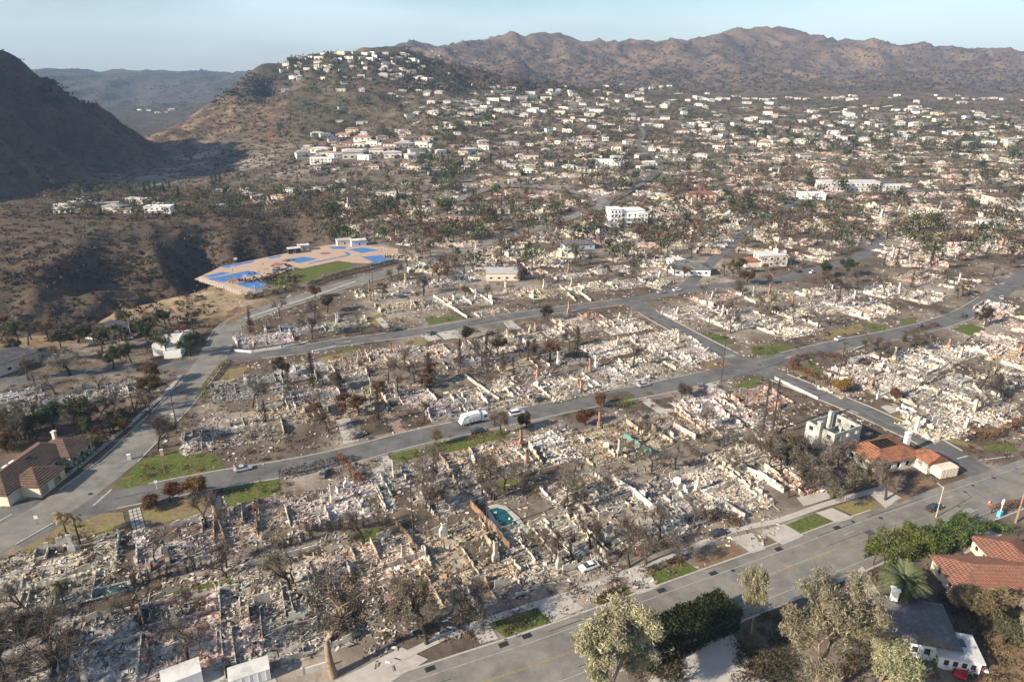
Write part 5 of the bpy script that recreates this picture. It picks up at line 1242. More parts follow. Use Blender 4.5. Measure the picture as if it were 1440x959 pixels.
# ------------------------------------------------------------------ pools
M_water = mat('pool_water', (0.012,0.085,0.10), var=0.2, scale=0.6, rough=0.08, spec=0.5)
M_greenw = mat('green_pool_water', (0.025,0.075,0.055), var=0.25, scale=0.6, rough=0.08, spec=0.5)
def pool(pix, wm, label, cop=0.7):
    C = [G(*q) for q in pix]; c = np.mean(C, 0); o = empty('swimming_pool', (c[0],c[1],0)); n = len(C)
    mb = MB().poly([(q[0]-c[0], q[1]-c[1], 0.10) for q in C]); mb.build('water', wm, o)
    mb = MB()
    for i in range(n):
        a = (C[i]-c)[:2]; b = (C[(i+1)%n]-c)[:2]; fa = a*(1+cop*2/np.linalg.norm(a)); fb = b*(1+cop*2/np.linalg.norm(b))
        mb.hexa([(*fa,0.0),(*fb,0.0),(*b,0.0),(*a,0.0),(*fa,0.26),(*fb,0.26),(*b,0.26),(*a,0.26)])
    mb.build('coping', M_conc, o); occ(c, 15); occ((c[0],c[1]-9), 16); reg(o, None, 'pool', label=label)
pool([(688,717),(700,714),(711,717),(722,729),(733,740),(722,744),(711,746),(698,733)], M_water, 'kidney shaped dark teal pool between ruins')
pool([(106,835),(150,827),(178,819),(182,828),(150,837),(106,849)], M_greenw, 'long narrow green lap pool beside a burned house', 0.4)
# banded concrete driveway
o = empty('banded_driveway', tuple(G(193,732))); b0 = G(193,732)
cor = [G(180,717)-b0, G(197,713)-b0, G(205,742)-b0, G(187,751)-b0]
for i in range(3):
    for j in range(7):
        def L_(u, v): return (cor[0]*(1-u)+cor[1]*u)*(1-v) + (cor[3]*(1-u)+cor[2]*u)*v
        u0, u1, v0, v1 = i/3+0.03, (i+1)/3-0.03, j/7+0.015, (j+1)/7-0.015
        q = [L_(u0,v0), L_(u1,v0), L_(u1,v1), L_(u0,v1)][::-1]
        MB().hexa([(x[0],x[1],0.0) for x in q]+[(x[0],x[1],0.09) for x in q]).build('slab', M_conc, o)
reg(o, None, 'driveway', label='driveway of square concrete slabs with dark joints', p=b0)

# ------------------------------------------------------------------ garden walls and fences
M_teal = mat('teal_screen', (0.13,0.27,0.24), var=0.2, scale=1.0)
def garden_wall(pix, h, m, label, th=0.25, seed=1, burn=0.15, name='garden_wall'):
    C = [G(*q) for q in pix]; b = C[0]; o = empty(name, tuple(b)); R = random.Random(seed+int(b[0]*3))
    for A, B in zip(C[:-1], C[1:]):
        L = np.linalg.norm((B-A)[:2]); n = max(1, int(L/2.6)); a = math.atan2(B[1]-A[1], B[0]-A[0])
        for k in range(n):
            hh = h*(1-burn*R.random()); q = A+(B-A)*(k+0.5)/n - b; l = L/n
            if R.random() < burn*0.5: hh *= 0.5
            MB().hexa([(-l/2+.01,-th/2,-0.03),(l/2-.01,-th/2,-0.03),(l/2-.01,th/2,-0.03),(-l/2+.01,th/2,-0.03),(-l/2+.01,-th/2,hh*R.uniform(1-burn,1)),(l/2-.01,-th/2,hh),(l/2-.01,th/2,hh),(-l/2+.01,th/2,hh*R.uniform(1-burn,1))]).build('panel', m, o, (q[0],q[1],0), a)
            pp = A+(B-A)*k/n - b; 
        pm = MB().box(-th*0.75,th*0.75,-th*0.75,th*0.75,-0.02,h+0.12)
        pm.build('pier', m, o, tuple((A-b)), a)
    reg(o, None, 'wall', p=C[len(C)//2], label=label); return o
WL = [([(1030,655),(1066,672),(1102,693)],2.2,M_wallwh,'long white boundary wall running down to the boulevard'),
 ([(983,690),(1015,708),(1047,730)],1.6,M_wallst,'tan wall beside the burned hedge above the boulevard'),
 ([(862,678),(892,698),(923,724)],2.3,M_wallwh,'white wall between two burned houses by the boulevard'),
 ([(663,713),(690,742),(717,773)],2.0,M_fence,'wooden fence beside the teal pool'),
 ([(1162,613),(1200,632),(1240,654)],1.9,M_sootw,'sooty white wall in front of the orange tiled house'),
 ([(1063,615),(1103,638)],0.9,M_wallst,'low tan wall under the tall burnt trunks'),
 ([(650,527),(675,545),(702,564)],1.3,M_wallst,'tan wall crossing the rubble above the garbage truck'),
 ([(948,602),(978,618)],2.0,M_wallst,'pinkish wall with broken top beside white rubble'),
 ([(878,617),(897,628),(916,640)],1.9,M_teal,'teal green screen fence leaning in the ruins'),
 ([(330,494),(354,496),(395,490),(433,482)],0.9,M_white,'low white garden wall at the upper street corner'),
 ([(440,496),(472,489)],0.9,M_white,'short white wall along the upper street'),
 ([(558,738),(573,757),(588,777)],1.8,M_fence,'brown board fence behind the row of burnt stems'),
 ([(350,797),(400,783),(447,770)],1.1,M_wallst,'pale low wall along the burnt alley'),
 ([(197,853),(205,895),(214,940)],1.8,M_fence,'charred board fence between the lots at the lower left'),
 ([(293,700),(307,735),(320,773)],1.6,M_fence,'burnt fence between two ruins under the middle street'),
 ([(425,948),(462,937)],1.3,M_wallwh,'white wall by the trunk of the big burnt tree'),
 ([(1268,574),(1282,580),(1296,587)],1.4,M_white,'white wall beside the parked white car'),
 ([(1233,561),(1250,556),(1267,552)],1.8,M_white,'white wall behind the grey driveway'),
 ([(660,408),(693,428)],1.5,M_wallwh,'white wall slanting up from the upper street'),
 ([(610,418),(633,432),(657,448)],1.3,M_wallwh,'pale wall stepping down to the upper street'),
 ([(787,404),(810,424)],1.4,M_wallst,'tan wall above the upper street'),
 ([(813,411),(831,424)],1.4,M_wallst,'second tan wall above the upper street, beside the first'),
 ([(1290,547),(1320,553),(1365,566)],1.5,M_wallwh,'white wall between rubble heaps on the right'),
 ([(1368,545),(1392,570)],1.8,M_wallst,'grey leaning wall in the right hand ruins'),
 ([(1090,533),(1120,548),(1150,562)],1.0,M_wallwh,'white post wall along the cross street'),
 ([(1185,500),(1235,480)],0.8,M_wallwh,'low white kerb wall along the bending street')]
for w in WL: garden_wall(*w)

# ------------------------------------------------------------------ hedges
BH = [(0.17,0.085,0.045),(0.21,0.11,0.06),(0.13,0.07,0.04)]; DH = [(0.030,0.045,0.014),(0.042,0.058,0.018),(0.024,0.036,0.012)]; BK = [(0.040,0.032,0.027),(0.06,0.046,0.036),(0.08,0.058,0.042)]
YG = [(0.115,0.145,0.036),(0.15,0.175,0.045),(0.085,0.115,0.03)]
hedge([(897,930),(960,900),(1024,871)], 6.5, 5.4, DH, None, 'tall dark green clipped hedge beside the boulevard', n_per=52, size=0.36, rough_=0.05, boxy=0.3)
hedge([(1228,794),(1262,780),(1296,768)], 6.0, 4.4, YG, None, 'rounded green bushes along the boulevard left of the palm shadow', n_per=44, size=0.34, rough_=0.28, boxy=0.4)
hedge([(1298,778),(1335,764),(1366,751)], 6.0, 4.3, YG+DH[1:2], None, 'bigger green bushes beside the dark parked car', n_per=44, size=0.34, rough_=0.28, boxy=0.4)
hedge([(72,684),(106,656),(142,626),(176,600)], 2.6, 2.2, DH+YG[2:], None, 'dark shrubs between the brown tiled house and the canyon road', n_per=36, rough_=0.5)
hedge([(0,640),(30,612),(62,590)], 4.0, 3.6, DH+BH[:1], None, 'dense dark shrubs behind the brown tiled house', n_per=30, rough_=0.5)
hedge([(18,694),(45,690)], 1.5, 1.2, DH, None, 'low dark hedge in front of the brown tiled house', n_per=36)
hedge([(1385,742),(1425,752)], 3.0, 2.0, YG, None, 'low clipped green hedge by the blue post', n_per=40, size=0.3)
hedge([(1393,722),(1440,708)], 2.0, 1.8, BH, None, 'brown hedge behind the palm at the right edge', n_per=40, size=0.3)
hedge([(477,645),(492,664),(507,684)], 2.0, 2.4, BH, None, 'rust brown hedge leaning down from the middle street', n_per=40)
hedge([(393,673),(425,666),(457,658)], 2.2, 2.6, BK, None, 'black burnt hedge along the middle street', n_per=30)
hedge([(1117,507),(1112,513),(1118,520),(1132,525),(1150,535),(1168,546)], 2.0, 1.9, BH, None, 'rust hedge curving around the street corner', n_per=40)
hedge([(1122,506),(1150,500),(1190,506)], 3.5, 1.8, BK+BH, None, 'dark burnt mound of shrubs inside the curved hedge', n_per=30)
hedge([(1362,608),(1380,616),(1397,619),(1409,609)], 1.6, 2.9, BH, None, 'tall brown hedge behind the corner lawn', n_per=44)
hedge([(1414,608),(1428,602),(1446,594)], 1.6, 3.0, BH, None, 'tall brown hedge at the right edge', n_per=44)
hedge([(316,512),(300,530),(282,555)], 1.6, 1.6, BH+YG, None, 'thin brown hedge beside the canyon road', n_per=40)
hedge([(278,563),(292,557)], 2.2, 2.0, YG, None, 'green end of hedge at the canyon road kerb', n_per=40)
hedge([(345,421),(380,415),(420,406)], 4.0, 2.6, OLIVE+GREEN, None, 'olive shrubs along the canyon road below the courts', n_per=30, rough_=0.5)
hedge([(435,404),(475,390),(520,379),(558,369)], 3.0, 2.4, DH+BK, None, 'dark hedge between the sports lawn and the canyon road', n_per=30)
hedge([(893,781),(920,771),(950,762)], 2.2, 1.8, BH, None, 'brown burnt hedge near the burned white car', n_per=40)
hedge([(840,848),(858,836),(876,826)], 2.0, 0.9, BH+OLIVE, None, 'planting bed of dry shrubs beside the small lawn', n_per=40)
hedge([(912,803),(940,792),(962,785)], 1.8, 0.9, BK+BH, None, 'burnt shrub strip behind the boulevard lawn', n_per=40)
hedge([(1280,470),(1300,462),(1318,458)], 2.5, 1.5, BH, None, 'brown hedge in the bend of the street', n_per=36)
hedge([(985,735),(1010,728),(1040,742)], 3.0, 2.2, BH+BK, None, 'burnt brown hedge above the mulch bed', n_per=36)
hedge([(640,512),(655,505),(690,500)], 2.0, 2.0, BK+BH, None, 'dark burnt hedge inside the middle block', n_per=30)
hedge([(460,690-38),(480,646)], 1.6, 1.4, BK, None, 'short black hedge at the rust hedge top', n_per=30)
hedge([(150,590),(190,580),(215,560)], 3.0, 2.6, DH+BH, None, 'dark hedge inside the kerb of the canyon road', n_per=30, rough_=0.5)
hedge([(112,610),(150,600),(178,588)], 2.6, 2.0, YG+DH, None, 'yellow green shrubs behind the brown tiled house', n_per=34, rough_=0.5)
hedge([(860,575),(885,568)], 2.0, 1.6, YG+BH, None, 'mixed green and brown shrubs along the middle street', n_per=34)
hedge([(1270,935),(1300,925),(1330,905)], 3.0, 1.6, DH+YG, None, 'dark green shrubs behind the white cottage', n_per=34, rough_=0.5)
# row of burnt cypress stems
def stem_row(pix, n, h, label):
    C = [G(*q) for q in pix]; P, N = strip_pts(C, 1, 1.0); b = C[0]; o = empty('burnt_stem_row', tuple(b)); R = random.Random(n)
    tp = [(Vector((R.gauss(0,0.25),R.gauss(0,0.25),R.uniform(0.6,h))), Vector((R.gauss(0,0.4),R.gauss(0,0.4),0.6))) for _ in range(46)]
    sm = MB().tube((0,0,-0.05),(0.05,0,h),0.09,0.03,5).mesh('stem'); sm.materials.append(M_wood)
    tm = twig_mesh('twigs', tp, n, 3, 0.6, 0.05, [(0.03,0.025,0.022),(0.05,0.04,0.033),(0.09,0.065,0.05)], M_twig)
    for k in range(n):
        q = P[int(k*(len(P)-1)/(n-1))]; l = (q[0]-b[0]+R.gauss(0,0.15), q[1]-b[1]+R.gauss(0,0.3), 0); s = R.uniform(0.7,1.15)
        st = link('stem', sm, None, o, l, R.uniform(0,6)); st.scale = (1,1,s); link('twigs', tm, None, st)
    reg(o, None, 'hedge', p=C[len(C)//2], label=label)
stem_row([(432,748),(490,745),(548,738)], 26, 3.6, 'long row of black burnt hedge stems in the middle lot')
stem_row([(188,822),(235,812),(282,800)], 20, 3.4, 'row of black burnt stems beside the lap pool')
stem_row([(395,772),(440,758)], 10, 2.6, 'short row of burnt stems above the pale low wall')

# ------------------------------------------------------------------ utility poles, lamp, signs
def utility_pole(base, top_y, label, arms=1):
    p = G(*base); 
    # height from the photo row of its top
    h = 4.0
    while proj((p[0],p[1],h))[1] > top_y and h < 16: h += 0.1
    o = empty('utility_pole', p, STREET); MB().tube((0,0,-0.1),(0,0,h),0.17,0.11,8).build('pole', M_wood, o)
    for k in range(arms):
        MB().box(-1.2,1.2,-0.06,0.06,h-0.5-0.9*k,h-0.38-0.9*k).build('crossarm', M_wood, o)
        for x in (-1.0,-0.4,0.4,1.0): MB().tube((x,0,h-0.38-0.9*k),(x,0,h-0.2-0.9*k),0.05,0.04,6).build('insulator', M_dark, o)
    reg(o, None, 'pole', label=label)
utility_pole((1014,536),468,'utility pole at the corner of middle street and cross street'); utility_pole((248,597),553,'utility pole beside the canyon road verge'); utility_pole((582,766),672,'tall dark pole behind the row of burnt stems',2); utility_pole((685,748),645,'tall pole beside the teal pool'); utility_pole((190,586),540,'thin pole by the canyon road hedge'); utility_pole((1433,608),566,'pole behind the tall brown hedge at the right edge'); utility_pole((1177,545),480,'pole among the white ruins right of the cross street'); utility_pole((526,425),370,'pole among ruins below the sports lawn'); utility_pole((274,476),430,'pole beside the white modern house'); utility_pole((720,300),262,'pole inside the loop road')
p = G(1316,727); o = empty('street_lamp', p, DIR1); MB().tube((0,0,0),(0,0,8.2),0.11,0.07,8).build('post', M_wallwh, o); MB().tube((0,0,8.0),(0,1.9,8.5),0.05,0.05,6).build('arm', M_wallwh, o); MB().box(-0.2,0.2,1.7,2.6,8.42,8.6,0,0.05).build('lamp_head', M_dark, o); reg(o, None, 'street lamp', label='street lamp post beside the dark parked car')
def small_box(name, px, py, w, d, h, m, cat, label, lid=True):
    p = G(px,py); o = empty(name, p, STREET); MB().box(-w/2,w/2,-d/2,d/2,0,h,0,0.02).build('body', m, o)
    if lid: MB().box(-w/2-0.04,w/2+0.04,-d/2-0.04,d/2+0.04,h,h+0.08).build('lid', m, o)
    reg(o, None, cat, label=label)
small_box('utility_cabinet', 182, 646, 0.9, 0.6, 1.5, M_white, 'cabinet', 'white cabinet standing at the canyon road kerb'); small_box('utility_cabinet', 228, 640, 0.8, 0.7, 1.7, M_cream, 'cabinet', 'cream gate pier beside the corner lawn'); small_box('utility_cabinet', 243, 587, 0.8, 0.6, 1.2, M_white, 'cabinet', 'small white box under the canyon road pole')
p = G(53,737); o = empty('road_sign', p, 0.3); MB().tube((0,0,0),(0,0,2.3),0.04,0.04,6).build('post', M_dark, o); MB().box(-0.4,0.4,-0.05,-0.02,1.5,2.4).build('sign_plate', M_white, o); reg(o, None, 'sign', label='white road sign in the verge of the canyon road')
p = G(221,688); o = empty('road_sign', p, 0.3); MB().tube((0,0,0),(0,0,2.6),0.04,0.04,6).build('post', M_white, o); MB().box(-0.35,0.35,-0.05,-0.02,1.9,2.6).build('sign_plate', M_white, o); reg(o, None, 'sign', label='white sign on post in the corner lawn')
p = G(1391,708); o = empty('traffic_cone', p); mb = MB(); mb.loft([[(r*math.cos(k*math.pi/6), r*math.sin(k*math.pi/6), z) for k in range(12)] for r, z in ((0.26,0.04),(0.16,0.4),(0.05,0.85))]); M_or = mat('cone_orange',(0.75,0.16,0.03),var=0.05); mb.build('cone', M_or, o); MB().box(-0.34,0.34,-0.34,0.34,0,0.04).build('base', M_or, o); MB().loft([[(r*math.cos(k*math.pi/6), r*math.sin(k*math.pi/6), z) for k in range(12)] for r, z in ((0.17,0.4),(0.12,0.58))]).build('reflective_band', M_white, o); reg(o, None, 'cone', label='orange traffic cone on the boulevard')
p = G(1405,726); o = empty('signal_post', p, DIR1); MB().tube((0,0,0),(0,0,4.8),0.12,0.09,8).build('post', M_white, o); MB().box(-0.5,0.5,-0.4,0.4,0,1.5).build('cabinet', mat('sky_blue_paint',(0.12,0.40,0.62),var=0.05), o); MB().box(-0.25,0.25,-0.2,0.2,3.4,4.5).build('signal_head', M_white, o); reg(o, None, 'post', label='white post with blue cabinet at the boulevard corner')

# ------------------------------------------------------------------ vehicles
def paint(name, c): return mat(name, c, var=0.04, scale=0.8, rough=0.35, spec=0.5, world=False)
M_tyre = mat('tyre_rubber', (0.02,0.02,0.02), var=0.1, world=False); M_rim = mat('wheel_rim', (0.35,0.35,0.36), var=0.1, rough=0.4, metal=0.6, world=False)
M_lamp = mat('headlamp', (0.7,0.7,0.65), var=0.05, rough=0.2, world=False); M_tail = mat('tail_lamp', (0.4,0.02,0.02), var=0.05, rough=0.3, world=False)
def wheel(par, x, y, r=0.33, w=0.22):
    t = MB().tube((0,-w/2,0),(0,w/2,0),r,r,16).build('tyre', M_tyre, None); o = empty('wheel', (x,y,r)); o.parent = par; t.parent = o
    s = 1 if y > 0 else -1; MB().tube((0,s*(w/2-0.02),0),(0,s*(w/2+0.015),0),r*0.62,r*0.58,12).build('rim', M_rim, o)
def car(name, px, py, rz, col, label, L=4.5, W=1.82, kind='sedan', cat='car', p=None):
    p = (at(px,py) if py < 335 else G(px,py)) if p is None else p; p = np.array(p); p[2] += 0.03; o = empty(name, p, rz); m = paint('paint_'+col[0], col[1])
    if kind == 'suv': prof = [(-0.5,0.55,0.95),(-0.47,0.30,1.05),(-0.30,0.27,1.08),(0.22,0.27,1.05),(0.42,0.28,0.92),(0.5,0.5,0.75)]; roof = (-0.46,-0.40,0.08,0.24,1.75)
    else: prof = [(-0.5,0.5,0.80),(-0.47,0.28,0.92),(-0.30,0.24,0.95),(0.18,0.24,0.93),(0.42,0.26,0.78),(0.5,0.45,0.62)]; roof = (-0.36,-0.20,0.06,0.24,1.42)
    rings = []
    for (x, z0, z1) in prof:
        w = W/2*(0.92 if abs(x) > 0.45 else 1.0); rings.append([(x*L,-w*0.94,z0),(x*L,-w,(z0+z1)/2),(x*L,-w*0.9,z1),(x*L,w*0.9,z1),(x*L,w,(z0+z1)/2),(x*L,w*0.94,z0)])
    MB().loft(rings).build('body', m, o)
    b0, t0, t1, b1, zr = roof; zb = prof[2][2]-0.03; wb = W/2*0.86; wt = W/2*0.70
    def P(x, y, z): return (x*L, y, z)
    cb = [P(b0,-wb,zb),P(b1,-wb,zb),P(b1,wb,zb),P(b0,wb,zb)]; ct = [P(t0,-wt,zr-0.04),P(t1,-wt,zr-0.04),P(t1,wt,zr-0.04),P(t0,wt,zr-0.04)]
    MB().hexa(cb+ct).build('windows', M_glass, o)
    MB().hexa([(q[0],q[1],zr-0.039) for q in ct]+[(q[0]*0.97,q[1]*0.94,zr+0.03) for q in ct]).build('roof', m, o)
    for sx in (-0.31,0.31):
        for sy in (-1,1): wheel(o, sx*L, sy*(W/2-0.10))
    for sy in (-1,1):
        MB().box(0.475*L,0.502*L,sy*W*0.33-0.18,sy*W*0.33+0.18,0.58,0.70).build('headlight', M_lamp, o); MB().box(-0.503*L,-0.49*L,sy*W*0.33-0.16,sy*W*0.33+0.16,0.66,0.80).build('taillight', M_tail, o)
    reg(o, None, cat, label=label); return o
WH = ('white',(0.72,0.72,0.72)); DK = ('dark',(0.035,0.04,0.05)); BL = ('blue',(0.05,0.10,0.20)); SI = ('silver',(0.40,0.41,0.42)); RD = ('red',(0.45,0.03,0.02))
car('parked_car', 828, 799, DIR1+math.pi, WH, 'white sports car in the driveway of a burned house', 4.4, 1.9)
car('parked_car', 1313, 716, DIR1, DK, 'dark car driving on the boulevard by the street lamp', 4.8)
car('parked_car', 1272, 580, DIR1-1.1, WH, 'white car parked beside the cross street', 4.7)
car('parked_car', 672, 608, STREET, DK, 'black car at the kerb opposite the garbage truck', 4.6)
car('parked_suv', 727, 583, STREET, WH, 'white pickup parked ahead of the garbage truck', 5.0, 1.9, 'suv')
car('parked_car', 1293, 460, STREET+0.25, BL, 'dark blue car parked on the bending street', 4.6); car('parked_car', 1123, 383, STREET+0.2, DK, 'dark car on the upper street near the orange wing', 4.6); car('parked_car', 1221, 343, STREET+0.9, SI, 'silver car high on the curving upper street', 4.6); car('parked_car', 1240, 345, STREET+1.0, WH, 'white car high on the curving upper street', 4.6); car('parked_car', 1232, 330, STREET+1.3, DK, 'dark car at the top of the curving upper street', 4.6)
car('parked_car', 1408, 420, STREET+0.6, SI, 'silver car on the bending street at the right edge', 4.6); car('parked_car', 930, 412, STREET, SI, 'silver car on the upper street junction', 4.5); car('parked_car', 952, 409, STREET, WH, 'white car on the upper street past the junction', 4.5)
car('burned_car', 757, 563, STREET+0.2, ('burnt_grey',(0.16,0.15,0.14)), 'burned grey car beside the small lawn', 4.5)
car('parked_car', 20, 497, STREET+0.2, DK, 'dark car in the drive of the left gabled house', 4.5)
car('burned_car', 1088, 610, STREET+0.4, ('burnt_rust',(0.16,0.10,0.07)), 'rusty burned car under bare trees', 4.5)
for i_, (x_, y_, rz_, c_, l_) in enumerate(((905,543,STREET,SI,'silver car on the middle street near the dry verge'),(1142,388-4,STREET+0.3,WH,'white car on the upper street near the orange wing'),(560,465,STREET,DK,'dark car parked on the upper street'),(342,653+8,STREET,SI,'silver car parked by the corner lawn'),(1180,478,STREET+0.1,WH,'white car on the bending street near the curved hedge'),(1010,752,DIR1,DK,'dark burned car in the boulevard front yard'),(1355,445,STREET+0.5,DK,'dark car on the bending street below the burnt tree'))):
    car('parked_car', x_, y_, rz_, c_, l_, 4.5)
for x_, y_, a_, l_ in ((505,628-14,0.3,'burned car beside the brick path'),(905,588,0.5,'burned car near the broken pinkish wall'),(455,668,1.2,'burned car behind the black hedge'),(232,792,0.2,'burned car under the banded driveway'),(1160,470,0.9,'burned car on the right block verge'),(1270,530,0.1,'burned car in the white ruins of the right block'),(690,470,0.2,'burned car below the upper street driveways'),(605,470,0.9,'burned car on an upper street driveway'),(985,545,1.0,'burned car on the corner driveway')):
    car('burned_car', x_, y_, STREET+a_, ('burnt_grey',(0.16,0.15,0.14)) if x_ % 2 else ('burnt_rust',(0.16,0.10,0.07)), l_, 4.5)
# garbage truck
p = G(668,594); o = empty('garbage_truck', (p[0],p[1],0.03), STREET+0.02); mw = paint('paint_truck', (0.74,0.75,0.75)); mg = paint('paint_truck_grey', (0.30,0.31,0.32))
MB().box(-4.6,2.9,-0.55,0.55,0.62,0.95).build('chassis', M_dark, o)
MB().loft([[(x,-w,1.0),(x,-w*1.02,z*0.6),(x,-w*0.85,z),(x,w*0.85,z),(x,w*1.02,z*0.6),(x,w,1.0)] for x, w, z in ((-2.9,1.25,3.3),(-1.0,1.27,3.45),(1.3,1.25,3.4),(1.6,1.15,3.1))]).build('body', mw, o)
MB().hexa([(-4.9,-1.2,0.8),(-2.92,-1.2,0.9),(-2.92,1.2,0.9),(-4.9,1.2,0.8),(-3.9,-1.2,3.0),(-2.92,-1.2,3.35),(-2.92,1.2,3.35),(-3.9,1.2,3.0)]).build('hopper', mw, o)
for k in range(4): MB().box(-2.3+k*1.05,-2.15+k*1.05,-1.33,-1.29,1.1,2.9).build('body_rib', mg, o)
cabn = MB().hexa([(1.75,-1.15,0.7),(4.2,-1.15,0.7),(4.2,1.15,0.7),(1.75,1.15,0.7),(1.75,-1.08,2.75),(3.75,-1.08,2.75),(3.75,1.08,2.75),(1.75,1.08,2.75)]).build('cab', mw, o)
MB().hexa([(4.03,-1.0,1.62),(4.06,-1.0,1.6),(4.06,1.0,1.6),(4.03,1.0,1.62),(3.83,-0.95,2.55),(3.87,-0.95,2.55),(3.87,0.95,2.55),(3.83,0.95,2.55)]).build('windscreen', M_glass, cabn)
for s in (-1,1): MB().box(2.5,3.5,s*1.135-0.02,s*1.135+0.02,1.6,2.4).build('side_window', M_glass, cabn)
for x in (-3.3,-2.2,3.2):
    for s in (-1,1): wheel(o, x, s*1.05, 0.5, 0.32)
reg(o, None, 'truck', label='white garbage truck stopped on the middle street')
# white trailers and the container
def trailer(px, py, w, d, h, rz, m, name, label, roof=None, cat='trailer'):
    p = G(px,py); o = empty(name, p, rz); MB().box(-w/2,w/2,-d/2,d/2,0.25,h).build('body', m, o)
    MB().loft([[(x,-d/2-0.05,h),(x,-d/4,h+0.22),(x,d/4,h+0.22),(x,d/2+0.05,h)] for x in (-w/2-0.05,w/2+0.05)]).build('roof', roof or m, o)
    for k in range(5): MB().box(-w/2+w*(k+0.5)/5-0.05,-w/2+w*(k+0.5)/5+0.05,-d/2-0.05,-d/2-0.002,0.35,h-0.05).build('rib', m, o)
    MB().box(w/2+0.002,w/2+0.06,-d*0.35,d*0.35,0.35,h-0.25).build('door', M_roofg, o)
    for x in (-w/4,w/4): MB().box(x-0.3,x+0.3,-d/2+0.1,d/2-0.1,0,0.25).build('skid', M_dark, o)
    reg(o, None, cat, label=label)
trailer(258, 962, 6.0, 3.6, 3.0, STREET+0.1, M_white, 'white_trailer', 'white trailer at the bottom beside the charred fence', M_roofg); trailer(352, 955, 6.5, 3.2, 2.5, STREET, M_white, 'white_trailer', 'white trailer by the burnt tree trunk at the bottom', M_roofg)
trailer(1326, 668, 5.4, 3.2, 2.8, STREET-0.15, M_cream, 'storage_container', 'cream storage container on the boulevard corner', None, 'container')
# red machine with trailer in the yard
p = G(1372,938); o = empty('garden_tractor', p, 0.7); o.scale = (1.25,1.25,1.25); mr = paint('paint_red', (0.55,0.03,0.03))
MB().loft([[(x,-w,0.45),(x,-w,z),(x,w,z),(x,w,0.45)] for x, w, z in ((0.3,0.55,0.95),(1.4,0.5,1.0),(1.9,0.4,0.85))]).build('bonnet', mr, o); MB().box(-1.0,0.3,-0.6,0.6,0.4,0.62).build('chassis', M_dark, o)
se = MB().box(-0.7,-0.1,-0.35,0.35,0.63,0.8).build('seat', M_dark, o); MB().box(-0.82,-0.7,-0.35,0.35,0.7,1.25).build('backrest', M_dark, o); MB().tube((0.3,0,0.9),(0.05,0,1.25),0.03,0.03,6).build('steering_column', M_dark, o)
MB().box(-0.95,-0.2,-0.95,-0.6,0.85,0.95).build('fender', mr, o); MB().box(-0.95,-0.2,0.6,0.95,0.85,0.95).build('fender', mr, o)
for s in (-1,1): wheel(o, -0.6, s*0.75, 0.42, 0.3); wheel(o, 1.3, s*0.6, 0.28, 0.2)
reg(o, None, 'tractor', label='red garden tractor with black seat in the brown yard')
p = G(1350,949); o = empty('cart', p, 0.9); o.scale = (1.2,1.2,1.2); tb = MB().box(-1.2,1.2,-0.8,0.8,0.5,0.58)
tb.box(-1.2,1.2,-0.8,-0.72,0.581,0.95).box(-1.2,1.2,0.72,0.8,0.581,0.95).box(-1.2,-1.12,-0.71,0.71,0.581,0.95).build('tray', mr, o); MB().tube((1.2,0,0.5),(2.2,0,0.42),0.05,0.05,6).build('drawbar', M_dark, o)
for s in (-1,1): wheel(o, -0.1, s*0.85, 0.32, 0.2)
reg(o, None, 'cart', label='red cart beside the red garden tractor')
# ------------------------------------------------------------------ named trees
def euc(px, py, H, seed, label, name='eucalyptus_tree', lean=0.06, per=36, kids=(3,3), trunk=0.42, spread=0.62, wide=1.0, th=5.0, keep=0.9):
    p = G(px, py); sg, tp = skeleton(seed, H, th, trunk, 4, kids, spread, 0.32, lean, 0.70, 0.14)
    o = empty(name, p); o.scale = (wide, wide, 1)
    link('trunk', limbs_mesh('trunk', sg, M_trunk2, 0.03, (9,7,6,5,4,3)), None, o)
    link('crown', leaf_mesh('crown', tp, seed+1, int(per*1.5), 1.25, 0.23, EUC, M_leaf, aspect=2.6, droop=0.45, keep=keep), None, o)
    reg(o, None, 'tree', label=label); occ(p, 3)
euc(850, 1020, 24, 11, 'tall pale eucalyptus with dense crown at the bottom of the boulevard', wide=1.0, per=52, spread=0.55, kids=(3,4))
euc(1140, 990, 25, 12, 'largest pale eucalyptus with spreading crown beside the white cottage', wide=1.0, per=34, spread=0.72, kids=(3,3), keep=0.72)
euc(1056, 893, 15, 13, 'slim pale eucalyptus with bare trunk at the hedge end', wide=0.5, per=24, trunk=0.36, th=7.0)
euc(1455, 975, 20, 14, 'pale eucalyptus cut by the right edge above the brown yard', wide=0.85, per=42)
euc(1215, 985, 15, 15, 'smaller leaning eucalyptus in front of the white cottage', wide=0.8, per=30, lean=0.15)
def big_tree(px, py, H, seed, cols, label, name, leaf=0, per=6, wide=1.0, trunk=0.4, kids=(3,3), mt=None, keep=0.8, size=0.2, L=1.4):
    p = G(px, py); sg, tp = skeleton(seed, H, H*0.28, trunk, 4, kids, 0.85, 0.22)
    o = empty(name, p); o.scale = (wide, wide, 1); link('trunk', limbs_mesh('trunk', sg, mt or M_trunk, 0.035), None, o)
    cm = leaf_mesh('crown', tp, seed+1, per, 0.8, size, cols, M_leaf, keep=keep, droop=0.2) if leaf else twig_mesh('crown', tp, seed+1, per, L, 0.055, cols, M_twig)
    link('crown', cm, None, o); reg(o, None, 'tree', label=label)
SC_ = BARE + [(0.20,0.165,0.11),(0.17,0.14,0.09),(0.14,0.115,0.075)]
big_tree(470, 950, 17, 31, BARE[:3]+[(0.06,0.048,0.038),(0.10,0.08,0.06)], 'big burnt tree with a thick pale trunk at the bottom', 'scorched_tree', 1, 13, 1.25, 0.55, mt=M_trunk2, keep=0.85)
big_tree(600, 905, 15, 32, SC_, 'scorched grey brown tree beside the boulevard driveway', 'scorched_tree', 1, 20, 0.95, 0.4)
